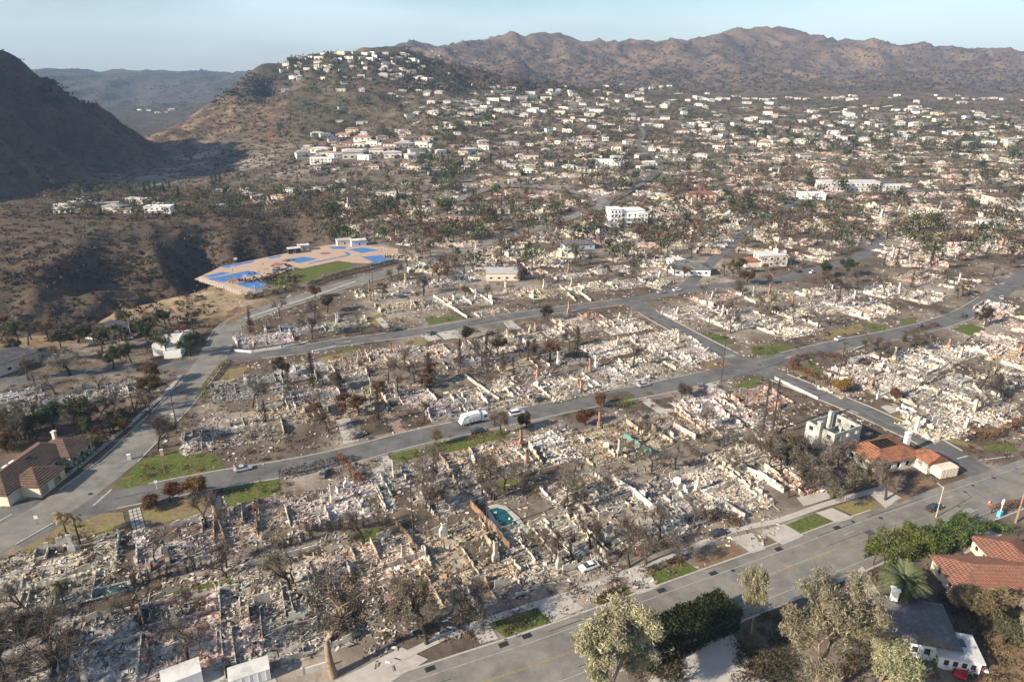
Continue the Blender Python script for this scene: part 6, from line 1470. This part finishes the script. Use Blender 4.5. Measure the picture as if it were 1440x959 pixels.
big_tree(645, 880, 11, 33, SC_, 'second scorched tree behind the driveway tree', 'scorched_tree', 1, 14, 0.9, 0.35)
big_tree(75, 940, 13, 34, BARE, 'wide leafless burnt tree in the bottom left corner', 'bare_tree', 0, 13, 1.45, 0.45)
big_tree(10, 960, 11, 35, BARE, 'leafless burnt tree cut by the bottom left corner', 'bare_tree', 0, 12, 1.35, 0.4)
big_tree(1135, 690, 10, 36, SC_, 'scorched grey tree in front of the grey shell house', 'scorched_tree', 1, 16, 1.2, 0.4)
big_tree(1170, 700, 11, 37, SC_, 'scorched grey tree closest to the boulevard verge', 'scorched_tree', 1, 16, 1.15, 0.4)
big_tree(1105, 655, 9, 38, SC_, 'scorched grey tree under the tall burnt trunks', 'scorched_tree', 1, 14, 1.2, 0.4)
big_tree(1245, 703, 9, 39, BARE, 'bare street tree on the boulevard verge', 'bare_tree', 0, 7, 0.95, 0.3)
big_tree(222, 632, 9, 40, BARE+RUST[2:], 'leafless brown tree over the canyon road kerb', 'bare_tree', 0, 9, 0.95, 0.3)
big_tree(98, 528, 8.5, 41, [(0.20,0.175,0.14),(0.16,0.14,0.11)], 'spreading pale bare tree on the side street', 'bare_tree', 0, 9, 1.3, 0.35)
big_tree(40, 535, 7.5, 42, BARE, 'bare tree beside the left gabled house', 'bare_tree', 0, 7, 1.1, 0.3)
big_tree(235, 503, 12, 43, OLIVE+GREEN, 'grey green tree in front of the white modern house', 'green_tree', 1, 12, 0.75, 0.35, keep=0.7)
big_tree(160, 518, 9, 44, GREEN+OLIVE, 'dense green tree left of the white modern house', 'green_tree', 1, 20, 1.0, 0.35)
big_tree(110, 482, 7, 45, GREEN, 'round dark green tree under the dry field', 'green_tree', 1, 24, 1.5, 0.35)
big_tree(212, 560, 8, 46, RUST+GREEN[:1], 'rust brown tree at the canyon road kerb', 'browned_tree', 1, 20, 1.1, 0.3)
big_tree(30, 618, 9, 47, [(0.10,0.085,0.03),(0.07,0.06,0.025),(0.14,0.10,0.04)], 'olive brown tree behind the brown tiled house', 'browned_tree', 1, 24, 0.8, 0.3)
big_tree(8, 632, 7, 48, RUST, 'brown tree behind the tiled house at the left edge', 'browned_tree', 1, 20, 0.9, 0.3)
big_tree(272, 708, 6, 49, [(0.24,0.13,0.055),(0.19,0.10,0.045),(0.27,0.15,0.07)], 'larger orange brown tree beside the middle street', 'browned_tree', 1, 26, 1.1, 0.25)
big_tree(241, 706, 5, 50, [(0.22,0.11,0.05),(0.18,0.09,0.04)], 'smaller orange brown tree beside the middle street', 'browned_tree', 1, 24, 1.1, 0.22)
big_tree(209, 717, 3, 51, RUST, 'low brown shrub tree next to the orange brown trees', 'browned_tree', 1, 20, 1.3, 0.18)
big_tree(478, 545, 6, 52, RUST[2:]+BARE, 'dense brown tree in the dark yard of the middle block', 'browned_tree', 1, 26, 1.1, 0.25)
big_tree(398, 530, 7, 53, BK, 'black burnt tree on the upper street corner', 'scorched_tree', 1, 22, 0.9, 0.25)
big_tree(655, 478, 6, 54, BK+RUST[:1], 'dark burnt tree between driveways of the upper street', 'scorched_tree', 1, 22, 1.0, 0.25)
big_tree(770, 452, 7, 55, BK+BARE, 'burnt tree at the kerb of the upper street', 'scorched_tree', 1, 18, 0.9, 0.25)
big_tree(705, 612, 8, 56, BARE+[(0.2,0.14,0.1)], 'bare street tree beside the garbage truck', 'bare_tree', 0, 8, 0.85, 0.28)
big_tree(610, 628, 5.5, 57, [(0.20,0.165,0.10),(0.16,0.13,0.08)], 'small pale bare tree on the green lawn', 'bare_tree', 0, 5, 0.7, 0.2)
big_tree(958, 562, 5, 58, [(0.15,0.12,0.11)], 'small round bare tree near the middle street driveway', 'bare_tree', 0, 8, 1.0, 0.2)
big_tree(845, 572, 4, 59, RUST, 'small rust tree at the middle street kerb', 'browned_tree', 1, 22, 1.0, 0.2)
big_tree(823, 598, 5, 60, RUST, 'rust tree in front of the brick chimney ruin', 'browned_tree', 1, 22, 1.1, 0.22)
big_tree(740, 602, 5, 61, RUST+BK, 'dark rust shrub tree beside the middle street', 'browned_tree', 1, 22, 0.9, 0.22)
big_tree(1182, 552, 5, 62, [(0.26,0.14,0.055),(0.2,0.11,0.05)], 'orange brown tree at the end of the curved hedge', 'browned_tree', 1, 24, 1.1, 0.22)
big_tree(1252, 560, 4, 63, RUST, 'small brown tree behind the white wall', 'browned_tree', 1, 18, 1.0, 0.2)
big_tree(1385, 460, 9, 64, BK+BARE, 'tall burnt tree over the bending street', 'scorched_tree', 1, 18, 0.9, 0.3)
big_tree(1050, 400, 8, 65, RUST+[(0.10,0.10,0.035)], 'rust tree hedge in front of the orange wing house', 'browned_tree', 1, 24, 1.0, 0.3)
big_tree(1040, 388, 9, 66, OLIVE+YG, 'olive green tree beside the orange wing house', 'green_tree', 1, 24, 1.0, 0.3)
big_tree(460, 440, 8, 67, RUST[2:]+BARE, 'bushy brown tree below the canyon road', 'browned_tree', 1, 22, 1.1, 0.3)
big_tree(443, 420, 6, 68, RUST, 'red brown tree at the canyon road kerb under the lawn', 'browned_tree', 1, 22, 1.0, 0.25)
big_tree(640, 380, 9, 69, [(0.20,0.17,0.12),(0.16,0.14,0.10)], 'pale bare tree at the canyon road kerb', 'bare_tree', 0, 9, 1.0, 0.3)
big_tree(1440, 880, 9, 70, [(0.19,0.135,0.085),(0.16,0.12,0.07),(0.22,0.16,0.10)], 'dry tan shrubbery tree behind the red tiled house', 'bare_tree', 1, 22, 1.0, 0.3, size=0.24)
big_tree(1375, 868, 7, 71, [(0.19,0.135,0.085),(0.16,0.12,0.07)], 'dry tan shrub tree in front of the red tiled house', 'bare_tree', 1, 22, 1.2, 0.25, size=0.24)
big_tree(1340, 850, 5, 72, [(0.17,0.12,0.08),(0.14,0.11,0.07)], 'low dry tan shrub between the palm and the red roof', 'bare_tree', 1, 22, 1.2, 0.2, size=0.22)
big_tree(1412, 905, 5, 73, OLIVE, 'low olive shrub beside the brown yard', 'green_tree', 1, 22, 1.3, 0.2, size=0.24)
palm('date_palm', G(1262,856), 6.2, 76, 4.7, [(0.11,0.135,0.06),(0.145,0.165,0.08),(0.19,0.195,0.11)], 0.42, label='date palm with full green crown beside the white cottage', skirt=14)
palm('fan_palm', G(1428,735), 12.5, 30, 1.9, [(0.12,0.13,0.04),(0.16,0.15,0.05)], 0.20, label='tall thin palm at the right edge by the boulevard', skirt=8)
palm('fan_palm', G(96,762), 6.5, 20, 3.0, [(0.24,0.19,0.10),(0.19,0.15,0.08)], 0.20, label='larger dry drooping palm on the dry verge', droop=1.9, tm=M_trunk)
palm('fan_palm', G(113,766), 6.8, 14, 2.4, [(0.22,0.17,0.09),(0.18,0.14,0.08)], 0.18, label='smaller dry drooping palm on the dry verge', droop=1.7, tm=M_trunk)
palm('fan_palm', G(92,858), 5.5, 20, 2.2, [(0.10,0.085,0.045),(0.07,0.06,0.03)], 0.18, label='scorched palm beside the lap pool', droop=1.6, tm=M_trunk)
palm('fan_palm', G(168,602), 2.6, 22, 2.6, [(0.22,0.21,0.04),(0.16,0.16,0.03)], 0.16, label='yellow green palm beside the garden hedge')
palm('fan_palm', G(132,630), 2.4, 22, 2.4, [(0.20,0.20,0.04),(0.14,0.15,0.03)], 0.16, label='yellow green palm at the corner of the brown tiled house')
palm('fan_palm', G(184,472), 8.0, 26, 2.4, [(0.10,0.12,0.035),(0.07,0.09,0.03)], 0.18, label='green palm under the dry field')
for i, (x, y, H) in enumerate(((783,792,8.0),(837,778,7.0),(1071,614,17.5),(1084,617,18.5),(1180,420,8.0),(742,508,8.0))):
    lb = ('burnt palm stump beside the round white ruin','burnt palm stump beside the brown pavers','left one of two tall black burnt trunks','right one of two tall black burnt trunks','tall burnt palm trunk on the right block','burnt palm trunk inside the middle block')[i]
    p = G(x, y); o = empty('burnt_palm', p); sg = [(Vector((0,0,-0.1)), Vector((0.1,0.05,H*0.5)), 0.30, 0.25, 0), (Vector((0.1,0.05,H*0.5)), Vector((0.05,0.15,H)), 0.25, 0.18, 0)]
    R = random.Random(i); tp = [(Vector((R.gauss(0,0.2),R.gauss(0,0.2),H*R.uniform(0.72,1.0))), Vector((R.gauss(0,0.6),R.gauss(0,0.6),0.2))) for _ in range(60)]
    link('trunk', limbs_mesh('trunk', sg, M_wood, 0.03, (8,)), None, o); link('crown', twig_mesh('crown', tp, i, 5, 1.1, 0.06, BK, M_twig, 0.4), None, o); reg(o, None, 'palm', label=lb)
# ------------------------------------------------------------------ trees by the block
def scatter(box, kinds, n, where, far=False, smin=0.7, smax=1.2, pad=1.0, inside=False):
    x0,y0,x1,y1 = box; k = 0; t = 0
    words = {'bare':'bare burnt tree','rust':'brown leaved tree','green':'green tree','scorched':'scorched tree','conifer':'black burnt conifer','pine':'dark conifer','olive':'grey green tree'}
    while k < n and t < n*20:
        t += 1; p = at(random.uniform(x0,x1), random.uniform(y0,y1))
        if p is None or on_road(p[0], p[1], pad): continue
        if not inside and any((p[0]-a)**2+(p[1]-b)**2 < (0.5*c)**2 for a, b, c in OCC): continue
        kd = random.choice(kinds); plant_tree(kd, p, random.uniform(smin,smax), words[kd]+' '+where, 'trees standing on the burned slopes and lots', far); k += 1
BS = ('bare','bare','bare','scorched'); MX = ('bare','bare','scorched','rust','bare','conifer')
for args in [
 ((300,560,620,610),MX,14,'in the lots along the middle street'), ((380,500,760,560),MX,14,'inside the middle block'), ((640,470,960,530),MX,14,'inside the middle block near the junction'),
 ((330,440,560,480),MX,8,'above the upper street near the canyon road'), ((500,385,720,430),MX,13,'between canyon road and upper street'), ((700,360,960,420),MX,17,'above the upper street junction'),
 ((560,660,860,720),BS,14,'behind the teal pool'), ((860,600,1100,680),BS,13,'in the back lots under the middle street'), ((640,740,1000,800),BS,10,'in the front lots by the boulevard'), ((1030,600,1240,700),BS,12,'around the grey shell house'),
 ((200,740,560,840),BS,9,'in the lower left lots'), ((0,840,330,940),BS,5,'at the bottom left'), ((0,540,240,620),('rust','scorched','green','bare'),22,'behind the brown tiled house'), ((0,450,270,520),('green','green','bare','rust','scorched'),34,'below the dry field'), ((0,590,130,620),('green','rust','scorched'),10,'behind the brown tiled roof'),
 ((960,400,1200,470),MX,16,'on the right block above the junction'), ((1200,370,1440,450),MX,16,'on the right block by the bending street'), ((1150,480,1440,600),BS,14,'in the right hand ruins'), ((960,360,1200,400),('rust','scorched','green','bare'),16,'around the grey hip roofed house')]:
    scatter(*args, smin=0.6, smax=1.25)
for args in [
 ((460,300,700,345),('rust','olive','green'),34,'behind the sports courts'), ((560,325,960,395),('rust','scorched','olive'),40,'below the canyon road curve'), ((660,275,860,335),('rust','olive'),40,'around the loop road'), ((880,300,1200,360),('scorched','rust','olive','olive'),60,'below the white apartment building'),
 ((1200,290,1440,370),('rust','olive','scorched'),50,'beside the curving upper street'), ((800,235,1140,300),('rust','green','rust','scorched'),70,'in the burnt town'), ((1130,205,1440,290),('scorched','rust','rust','green'),70,'around the school'),
 ((560,190,800,280),('green','scorched','rust'),50,'inside the loop road'), ((80,268,420,305),('green','rust','scorched','olive'),46,'on the canyon rim'), ((420,225,620,300),('rust','green','scorched'),34,'under the hill spur'),
 ((960,175,1440,215),('green','olive','green','scorched'),66,'in the green district'), ((600,125,960,190),('green','scorched','olive'),52,'on the benches'), ((385,78,600,115),('green','green','olive'),34,'on the ridge top slopes'), ((400,120,620,200),('green','olive','scorched'),30,'on the middle hillside')]:
    scatter(*args, far=True, smin=0.8, smax=1.55, pad=0.5)
# rows of dark conifers on the rim
for (x,y) in ((205,275),(212,276),(220,274),(232,278),(240,272),(252,279),(305,262),(650,238),(690,232),(560,292),(790,205),(1075,190),(1110,188),(1160,192),(300,266),(310,258)):
    p = at(x,y)
    if p is not None: plant_tree('pine', p, random.uniform(0.8,1.2), 'tall dark conifer on the slopes', 'dark conifers')
# ------------------------------------------------------------------ ground cover nobody could count
def cover(name, boxes, cols, per, size, label, hmax, seed, avoid=True, flat=0.6):
    r = np.random.default_rng(seed); VV = []; CC = []; 
    for (x0,y0,x1,y1,n) in boxes:
        for _ in range(n):
            p = at(r.uniform(x0,x1), r.uniform(y0,y1))
            if p is None or (avoid and on_road(p[0],p[1],1.0)): continue
            s = r.uniform(0.5,1.4)*hmax; off = r.normal(0,1,(per,3))*[s*0.6,s*0.6,s*0.3]; off[:,2] = np.abs(off[:,2])+0.1
            V, _ = leaf_arrays(p+off, r, size, 1.4); c = np.array(cols[r.integers(0,len(cols))])*r.uniform(0.65,1.35)
            VV.append(V); CC.append(np.repeat(c[None]*r.uniform(0.8,1.2,(per,1)),3,0))
    V = np.concatenate(VV); me = mesh_np(name, V, None, np.arange(len(V)).reshape(-1,3), col=np.concatenate(CC)); o = link(name, me, M_leaf)
    tag(o, label, 'vegetation', kind='stuff'); return o
cover('hillside_scrub', [(385,78,620,120,420),(300,120,640,250,700),(600,115,980,240,1500),(960,140,1440,215,1300)], GREEN+OLIVE+BARE+[(0.035,0.045,0.025)], 9, 2.4, 'green and grey scrub covering the inhabited hillsides', 3.6, 71)
cover('burnt_brush', [(0,300,420,400,900),(0,275,560,310,500),(430,250,1440,330,1300),(230,110,420,260,1300),(0,70,230,270,900),(0,385,300,480,260)], [(0.055,0.042,0.032),(0.08,0.056,0.04),(0.11,0.075,0.048),(0.14,0.10,0.06)], 10, 1.3, 'burnt brown brush in the canyon and between the lots', 2.2, 72)
cover('yard_brush', [(200,400,960,700,1500),(960,370,1440,680,1200),(0,740,1000,900,700),(0,470,280,620,300)], BARE+RUST+[(0.05,0.042,0.035)], 26, 0.34, 'burnt shrubs and dead plants in the yards', 1.2, 73)
cover('dry_weeds', [(1340,860,1440,959,60),(90,400,320,460,120),(1080,760,1330,830,40),(1030,830,1440,959,160)], [(0.22,0.16,0.09),(0.16,0.12,0.07)], 22, 0.3, 'dry weeds on the open ground', 0.8, 74)
cover('shrub_bed', [(1035,850,1120,959,60),(1180,800,1240,959,40),(1320,830,1440,959,50),(880,930,960,959,20)], [(0.055,0.055,0.025),(0.08,0.065,0.04),(0.10,0.075,0.045),(0.05,0.045,0.03)], 70, 0.32, 'dark shrubs and dead plants around the cottage', 1.5, 76, flat=0.3)
cover('mountain_scrub', [(560,58,1440,128,2600),(600,100,1440,132,900),(60,104,380,150,300)], [(0.055,0.045,0.036),(0.075,0.06,0.045),(0.05,0.05,0.035),(0.10,0.075,0.055)], 7, 4.6, 'sparse dark scrub dotted over the far mountains', 7.5, 75)
# the mass of trees that reads as one wood between the ruins and up the benches
def woodland(name, boxes, label, seed):
    r = np.random.default_rng(seed); VV = []; CC = []
    for (x0,y0,x1,y1,n,cols) in boxes:
        for _ in range(n):
            p = at(r.uniform(x0,x1), r.uniform(y0,y1))
            if p is None or on_road(p[0],p[1],1.0): continue
            if any((p[0]-a)**2+(p[1]-b)**2 < (0.55*c)**2 for a, b, c in OCC): continue
            s = r.uniform(0.6,1.35); per = 34
            lob = r.normal(0,1,(4,3))*[1.7,1.7,1.2]*s + [0,0,3.6*s]
            off = r.normal(0,1,(per,3)); off /= np.linalg.norm(off,axis=1)[:,None]; li = r.integers(0,4,per)
            off = lob[li] + off*r.uniform(0.8,1.9,(per,1))*s; off[:,2] = np.maximum(off[:,2], 0.5)
            V, _ = leaf_arrays(p+off, r, 1.05, 1.4); c = np.array(cols[r.integers(0,len(cols))])*r.uniform(0.65,1.3)
            VV.append(V); CC.append(np.repeat(c[None]*r.uniform(0.75,1.25,(per,1)),3,0))
    V = np.concatenate(VV); me = mesh_np(name, V, None, np.arange(len(V)).reshape(-1,3), col=np.concatenate(CC)); o = link(name, me, M_leaf)
    tag(o, label, 'woodland', kind='stuff'); return o
BB = BARE+RUST+[(0.055,0.044,0.035)]; GG = GREEN+OLIVE+BARE[:2]+[(0.032,0.042,0.022)]
woodland('woodland', [(430,235,1440,345,1300,BB+OLIVE),(560,160,960,250,650,GG+BB),(960,165,1440,250,850,GG+BARE),(60,262,560,305,760,GG+BB),(380,75,640,200,620,GG),(640,120,1000,170,420,GG),(960,138,1440,170,300,GG)], 'mass of scorched and green trees between the far ruins and houses', 91)
# garden trees crowding round the standing hillside houses
def house_trees(seed):
    r = np.random.default_rng(seed); VV = []; CC = []
    for p in HPOS:
        for k in range(5):
            a = r.uniform(0, 6.283); q = np.array([p[0]+r.uniform(6,13)*math.cos(a), p[1]+r.uniform(6,11)*math.sin(a)-2.0, 0]); q[2] = hq(q[0], q[1]); s = r.uniform(0.4,0.85); per = 34
            if on_road(q[0], q[1], 1): continue
            off = r.normal(0,1,(per,3)); off /= np.linalg.norm(off,axis=1)[:,None]; off = off*r.uniform(1.2,3.0,(per,1))*s*[1,1,1.15] + [0,0,3.0*s]
            V, _ = leaf_arrays(q+off, r, 1.1, 1.4); c = np.array(GG[r.integers(0,len(GG))])*r.uniform(0.7,1.25)
            VV.append(V); CC.append(np.repeat(c[None]*r.uniform(0.75,1.25,(per,1)),3,0))
    V = np.concatenate(VV); me = mesh_np('garden_thicket', V, None, np.arange(len(V)).reshape(-1,3), col=np.concatenate(CC)); o = link('garden_thicket', me, M_leaf)
    tag(o, 'green garden thickets around the hillside houses', 'vegetation', kind='stuff')
house_trees(95)
# far-off burned lots too small to tell apart
def far_rubble(boxes, seed):
    r = np.random.default_rng(seed); CV = []; SV = []; CO = []
    for (x0,y0,x1,y1,n) in boxes:
        for _ in range(n):
            p = at(r.uniform(x0,x1), r.uniform(y0,y1))
            if p is None or on_road(p[0],p[1],4) or any((p[0]-a)**2+(p[1]-b)**2 < (0.8*c)**2 for a, b, c in OCC): continue
            k = 34; a = STREET + r.choice([0,0.4,-0.3]); u = r.uniform(-8,8,k); v = r.uniform(-5,5,k)
            x = p[0]+u*math.cos(a)-v*math.sin(a); y = p[1]+u*math.sin(a)+v*math.cos(a); z = hq(x, y)
            S = np.column_stack([r.uniform(0.8,4.0,k), r.uniform(0.5,2.2,k), r.uniform(0.3,1.3,k)])
            pal = np.array(PAL[('white','tan','pink','white')[r.integers(0,4)]])[:6]
            CV.append(np.column_stack([x,y,z+S[:,2]*0.3+0.1])); SV.append(S); CO.append(pal[r.integers(0,6,k)]*r.uniform(0.8,1.15,(k,1)))
    C_ = np.concatenate(CV); S = np.concatenate(SV); n = len(C_); R_ = rot_mats(r, n, 0.12)
    V = np.einsum('nij,nkj->nki', R_, _CUBE[None]*S[:,None,:]) + C_[:,None,:]
    o = link('far_rubble', mesh_np('far_rubble', V.reshape(-1,3), (_CQ[None]+8*np.arange(n)[:,None,None]).reshape(-1,4), col=np.repeat(np.concatenate(CO),8,0)), M_rubble)
    tag(o, 'pale rubble of distant burned lots among the trees', 'rubble', kind='stuff')
far_rubble([(640,180,960,300,150),(960,195,1440,300,250),(900,290,1440,350,80),(460,225,660,320,40),(560,125,960,180,70),(960,150,1440,195,80)], 97)
# houses beyond the first three hundred, tiny in the photo: one mass
def far_homes(boxes, seed):
    r = np.random.default_rng(seed); mb = MB()
    for (x0,y0,x1,y1,n) in boxes:
        for _ in range(n):
            p = at(r.uniform(x0,x1), r.uniform(y0,y1))
            if p is None or on_road(p[0],p[1],5) or any((p[0]-a)**2+(p[1]-b)**2 < c**2 for a, b, c in OCC): continue
            w, d, h = r.uniform(4,9), r.uniform(3,5), r.uniform(2.8,5.0); a = r.uniform(-0.5,0.5); ca, sa = math.cos(a), math.sin(a)
            def T(x, y, z): return (p[0]+x*ca-y*sa, p[1]+x*sa+y*ca, p[2]+z)
            m = int(r.integers(0,3))
            mb.hexa([T(-w,-d,-3),T(w,-d,-3),T(w,d,-3),T(-w,d,-3),T(-w,-d,h),T(w,-d,h),T(w,d,h),T(-w,d,h)], m)
            e = 0.6; rs = r.uniform(0.3,2.0); mr = int(r.integers(3,6)); E = [T(-w-e,-d-e,h+0.02),T(w+e,-d-e,h+0.02),T(w+e,d+e,h+0.02),T(-w-e,d+e,h+0.02)]; R0 = T(-w+d,0,h+rs); R1 = T(w-d,0,h+rs)
            mb.poly([E[0],E[1],R1,R0], mr); mb.poly([E[2],E[3],R0,R1], mr); mb.poly([E[1],E[2],R1], mr); mb.poly([E[3],E[0],R0], mr); mb.poly(E[::-1], mr)
            for k in range(3): x = -w+2*w*(k+0.5)/3; mb.poly([T(x-0.7,-d-0.06,0.8),T(x+0.7,-d-0.06,0.8),T(x+0.7,-d-0.06,2.2),T(x-0.7,-d-0.06,2.2)], 6)
    o = mb.build('distant_houses', [M_white, M_cream, M_roofg, M_shing, M_far_terra, M_roofg, M_glass]); tag(o, 'tiny pale houses scattered over the far benches', 'houses', kind='stuff')
far_homes([(400,76,620,130,40),(600,120,1000,180,70),(960,140,1440,210,90),(560,180,960,240,40),(420,185,620,240,25)], 98)
# loose debris strewn over the lots between the ruins
r = np.random.default_rng(81); PP = []
for (x0,y0,x1,y1,n) in [(230,560,1100,900,5600),(330,380,1000,560,6400),(960,370,1440,620,6000),(0,740,560,940,2200)]:
    for _ in range(n):
        p = G(r.uniform(x0,x1), r.uniform(y0,y1))
        PP.append(p)
PP = np.array(PP); keep = np.ones(len(PP), bool)
for P, hw in ROADS:
    for i in range(0, len(P), 1): keep &= ((PP[:,0]-P[i,0])**2+(PP[:,1]-P[i,1])**2) > (hw+1.0)**2
dm = fbm(PP[:,0]/14, PP[:,1]/14, 2, 4) > -0.12; keep &= dm
_ca, _sa = C1w[3][:2], C1w[8][:2]; keep &= ((_sa[0]-_ca[0])*(PP[:,1]-_ca[1]) - (_sa[1]-_ca[1])*(PP[:,0]-_ca[0])) > 0     # only the burned side of the boulevard
for poly in LAWNS + DRY:
    Pw = np.array([G(*q)[:2] for q in poly]); ins = np.zeros(len(PP), bool)
    for a_, b_ in zip(Pw, np.roll(Pw, -1, 0)):
        cr = ((a_[1] > PP[:,1]) != (b_[1] > PP[:,1])) & (PP[:,0] < (b_[0]-a_[0])*(PP[:,1]-a_[1])/(b_[1]-a_[1]+1e-12)+a_[0]); ins ^= cr
    keep &= ~ins | (r.random(len(PP)) < 0.04)
PP = PP[keep]; n = len(PP)
S = np.column_stack([r.uniform(0.2,1.3,n), r.uniform(0.1,0.5,n), r.uniform(0.05,0.3,n)]); R_ = rot_mats(r, n, 0.2)
V = np.einsum('nij,nkj->nki', R_, _CUBE[None]*S[:,None,:]) + (PP+[0,0,0.06])[:,None,:]
cc = np.array(PAL['white']+PAL['tan'])[r.integers(0,14,n)]*r.uniform(0.7,1.1,(n,1))
o = link('debris', mesh_np('debris', V.reshape(-1,3), (_CQ[None]+8*np.arange(n)[:,None,None]).reshape(-1,4), col=np.repeat(cc,8,0)), M_rubble)
tag(o, 'loose pale debris strewn over the burned lots', 'debris', kind='stuff')
# ------------------------------------------------------------------ labels: what it looks like, what it stands beside, and only then its order
MARK = [(75,800,'by the dry verge palms'),(262,765,'beside the banded driveway'),(368,735,'beside the dark lawn'),(470,712,'beside the rust hedge'),(585,685,'beside the tall dark pole'),(690,650,'under the garbage truck lawn'),(775,632,'opposite the white pickup'),
 (868,622,'beside the teal screen'),(945,602,'near the broken pinkish wall'),(1010,580,'near the corner utility pole'),(1070,580,'near the two tall burnt trunks'),(120,560,'on the side street'),(175,905,'near the lap pool'),(285,885,'above the white trailers'),(400,860,'near the big burnt tree'),
 (520,797,'near the burnt stem row'),(650,785,'beside the pool fence'),(765,772,'beside the teal pool'),(868,727,'near the burned white car'),(940,712,'behind the mulch bed'),(1012,690,'beside the long white wall'),(1130,668,'near the grey shell house'),
 (340,600,'near the corner lawn'),(400,540,'near the upper street corner'),(505,565,'beside the brick path'),(600,560,'left of the garbage truck'),(690,555,'above the garbage truck'),(750,540,'above the white pickup'),(860,530,'above the middle street'),(940,500,'near the street junction'),
 (520,510,'below the upper street'),(640,500,'between the two streets'),(740,480,'below the upper street bend'),(840,455,'near the red brick chimneys'),(380,475,'inside the canyon road bend'),(480,455,'beside the upper street lawns'),(600,428,'below the canyon road'),(700,420,'below the cream flat roofed house'),(800,405,'above the upper street'),(900,395,'near the upper street junction'),
 (1040,445,'right of the cross street'),(1140,440,'on the right block'),(1230,430,'above the bending street'),(1330,405,'beside the bending street'),(1225,525,'inside the curved hedge'),(1310,505,'below the bending street'),(1400,470,'at the right edge'),(1350,570,'behind the tall brown hedge'),(1310,590,'beside the white car'),(430,265,'on the rim terrace')]
ORD = ['first','second','third','fourth','fifth','sixth','seventh','eighth','ninth','tenth','eleventh','twelfth','thirteenth','fourteenth','fifteenth','sixteenth','seventeenth','eighteenth','nineteenth','twentieth']
def ordn(i):
    if i < 20: return ORD[i]
    t = (i+1)//10; u = (i+1)%10; T = ['','','twenty','thirty','forty','fifty','sixty'][t]
    return (T[:-1]+'ieth') if u == 0 else T+'-'+ORD[u-1]
used = {}
for e in REG:
    if e[6]: e[0]['label'] = e[6]; used[e[6]] = 1
pend = {}
for e in REG:
    if e[6]: continue
    d = e[1]
    if e[0].name.startswith('burned_house') and e[5] > 330 and d.startswith('burned house of'):
        d = d + ' ' + min(MARK, key=lambda m: (m[0]-e[4])**2+4*(m[1]-e[5])**2)[2]
    pend.setdefault(d, []).append(e)
for d, L in pend.items():
    L.sort(key=lambda e: e[4])
    L2 = d.split(' ')
    if len(L) == 1 : L[0][0]['label'] = d; continue
    if len(L) == 2:
        L[0][0]['label'] = d + ', left one of two'; L[1][0]['label'] = d + ', right one of two'; continue
    for i, e in enumerate(L): e[0]['label'] = f'{d}, {ordn(i)} from the left'


for e in REG:
    L = e[0]['label']
    if len(L.replace('-', ' ').split()) > 16: L = L.replace(', ', ' ').replace(' from the left', ' from left').replace('burned house of', 'ruin of'); e[0]['label'] = L

# ------------------------------------------------------------------ the air
M_haze = bpy.data.materials.new('haze_air'); M_haze.use_nodes = True; N_ = M_haze.node_tree.nodes; N_.clear()
vo = N_.new('ShaderNodeOutputMaterial'); pv = N_.new('ShaderNodeVolumePrincipled')
pv.inputs['Color'].default_value = (0.46,0.68,1.0,1); pv.inputs['Density'].default_value = 0.85e-4; pv.inputs['Anisotropy'].default_value = 0.0
M_haze.node_tree.links.new(pv.outputs[0], vo.inputs['Volume'])
hz = MB().box(-9500, 9500, -300, 9300, -70, 480).build('haze', M_haze); tag(hz, 'pale blue haze over the hills and valley', 'haze', kind='stuff')
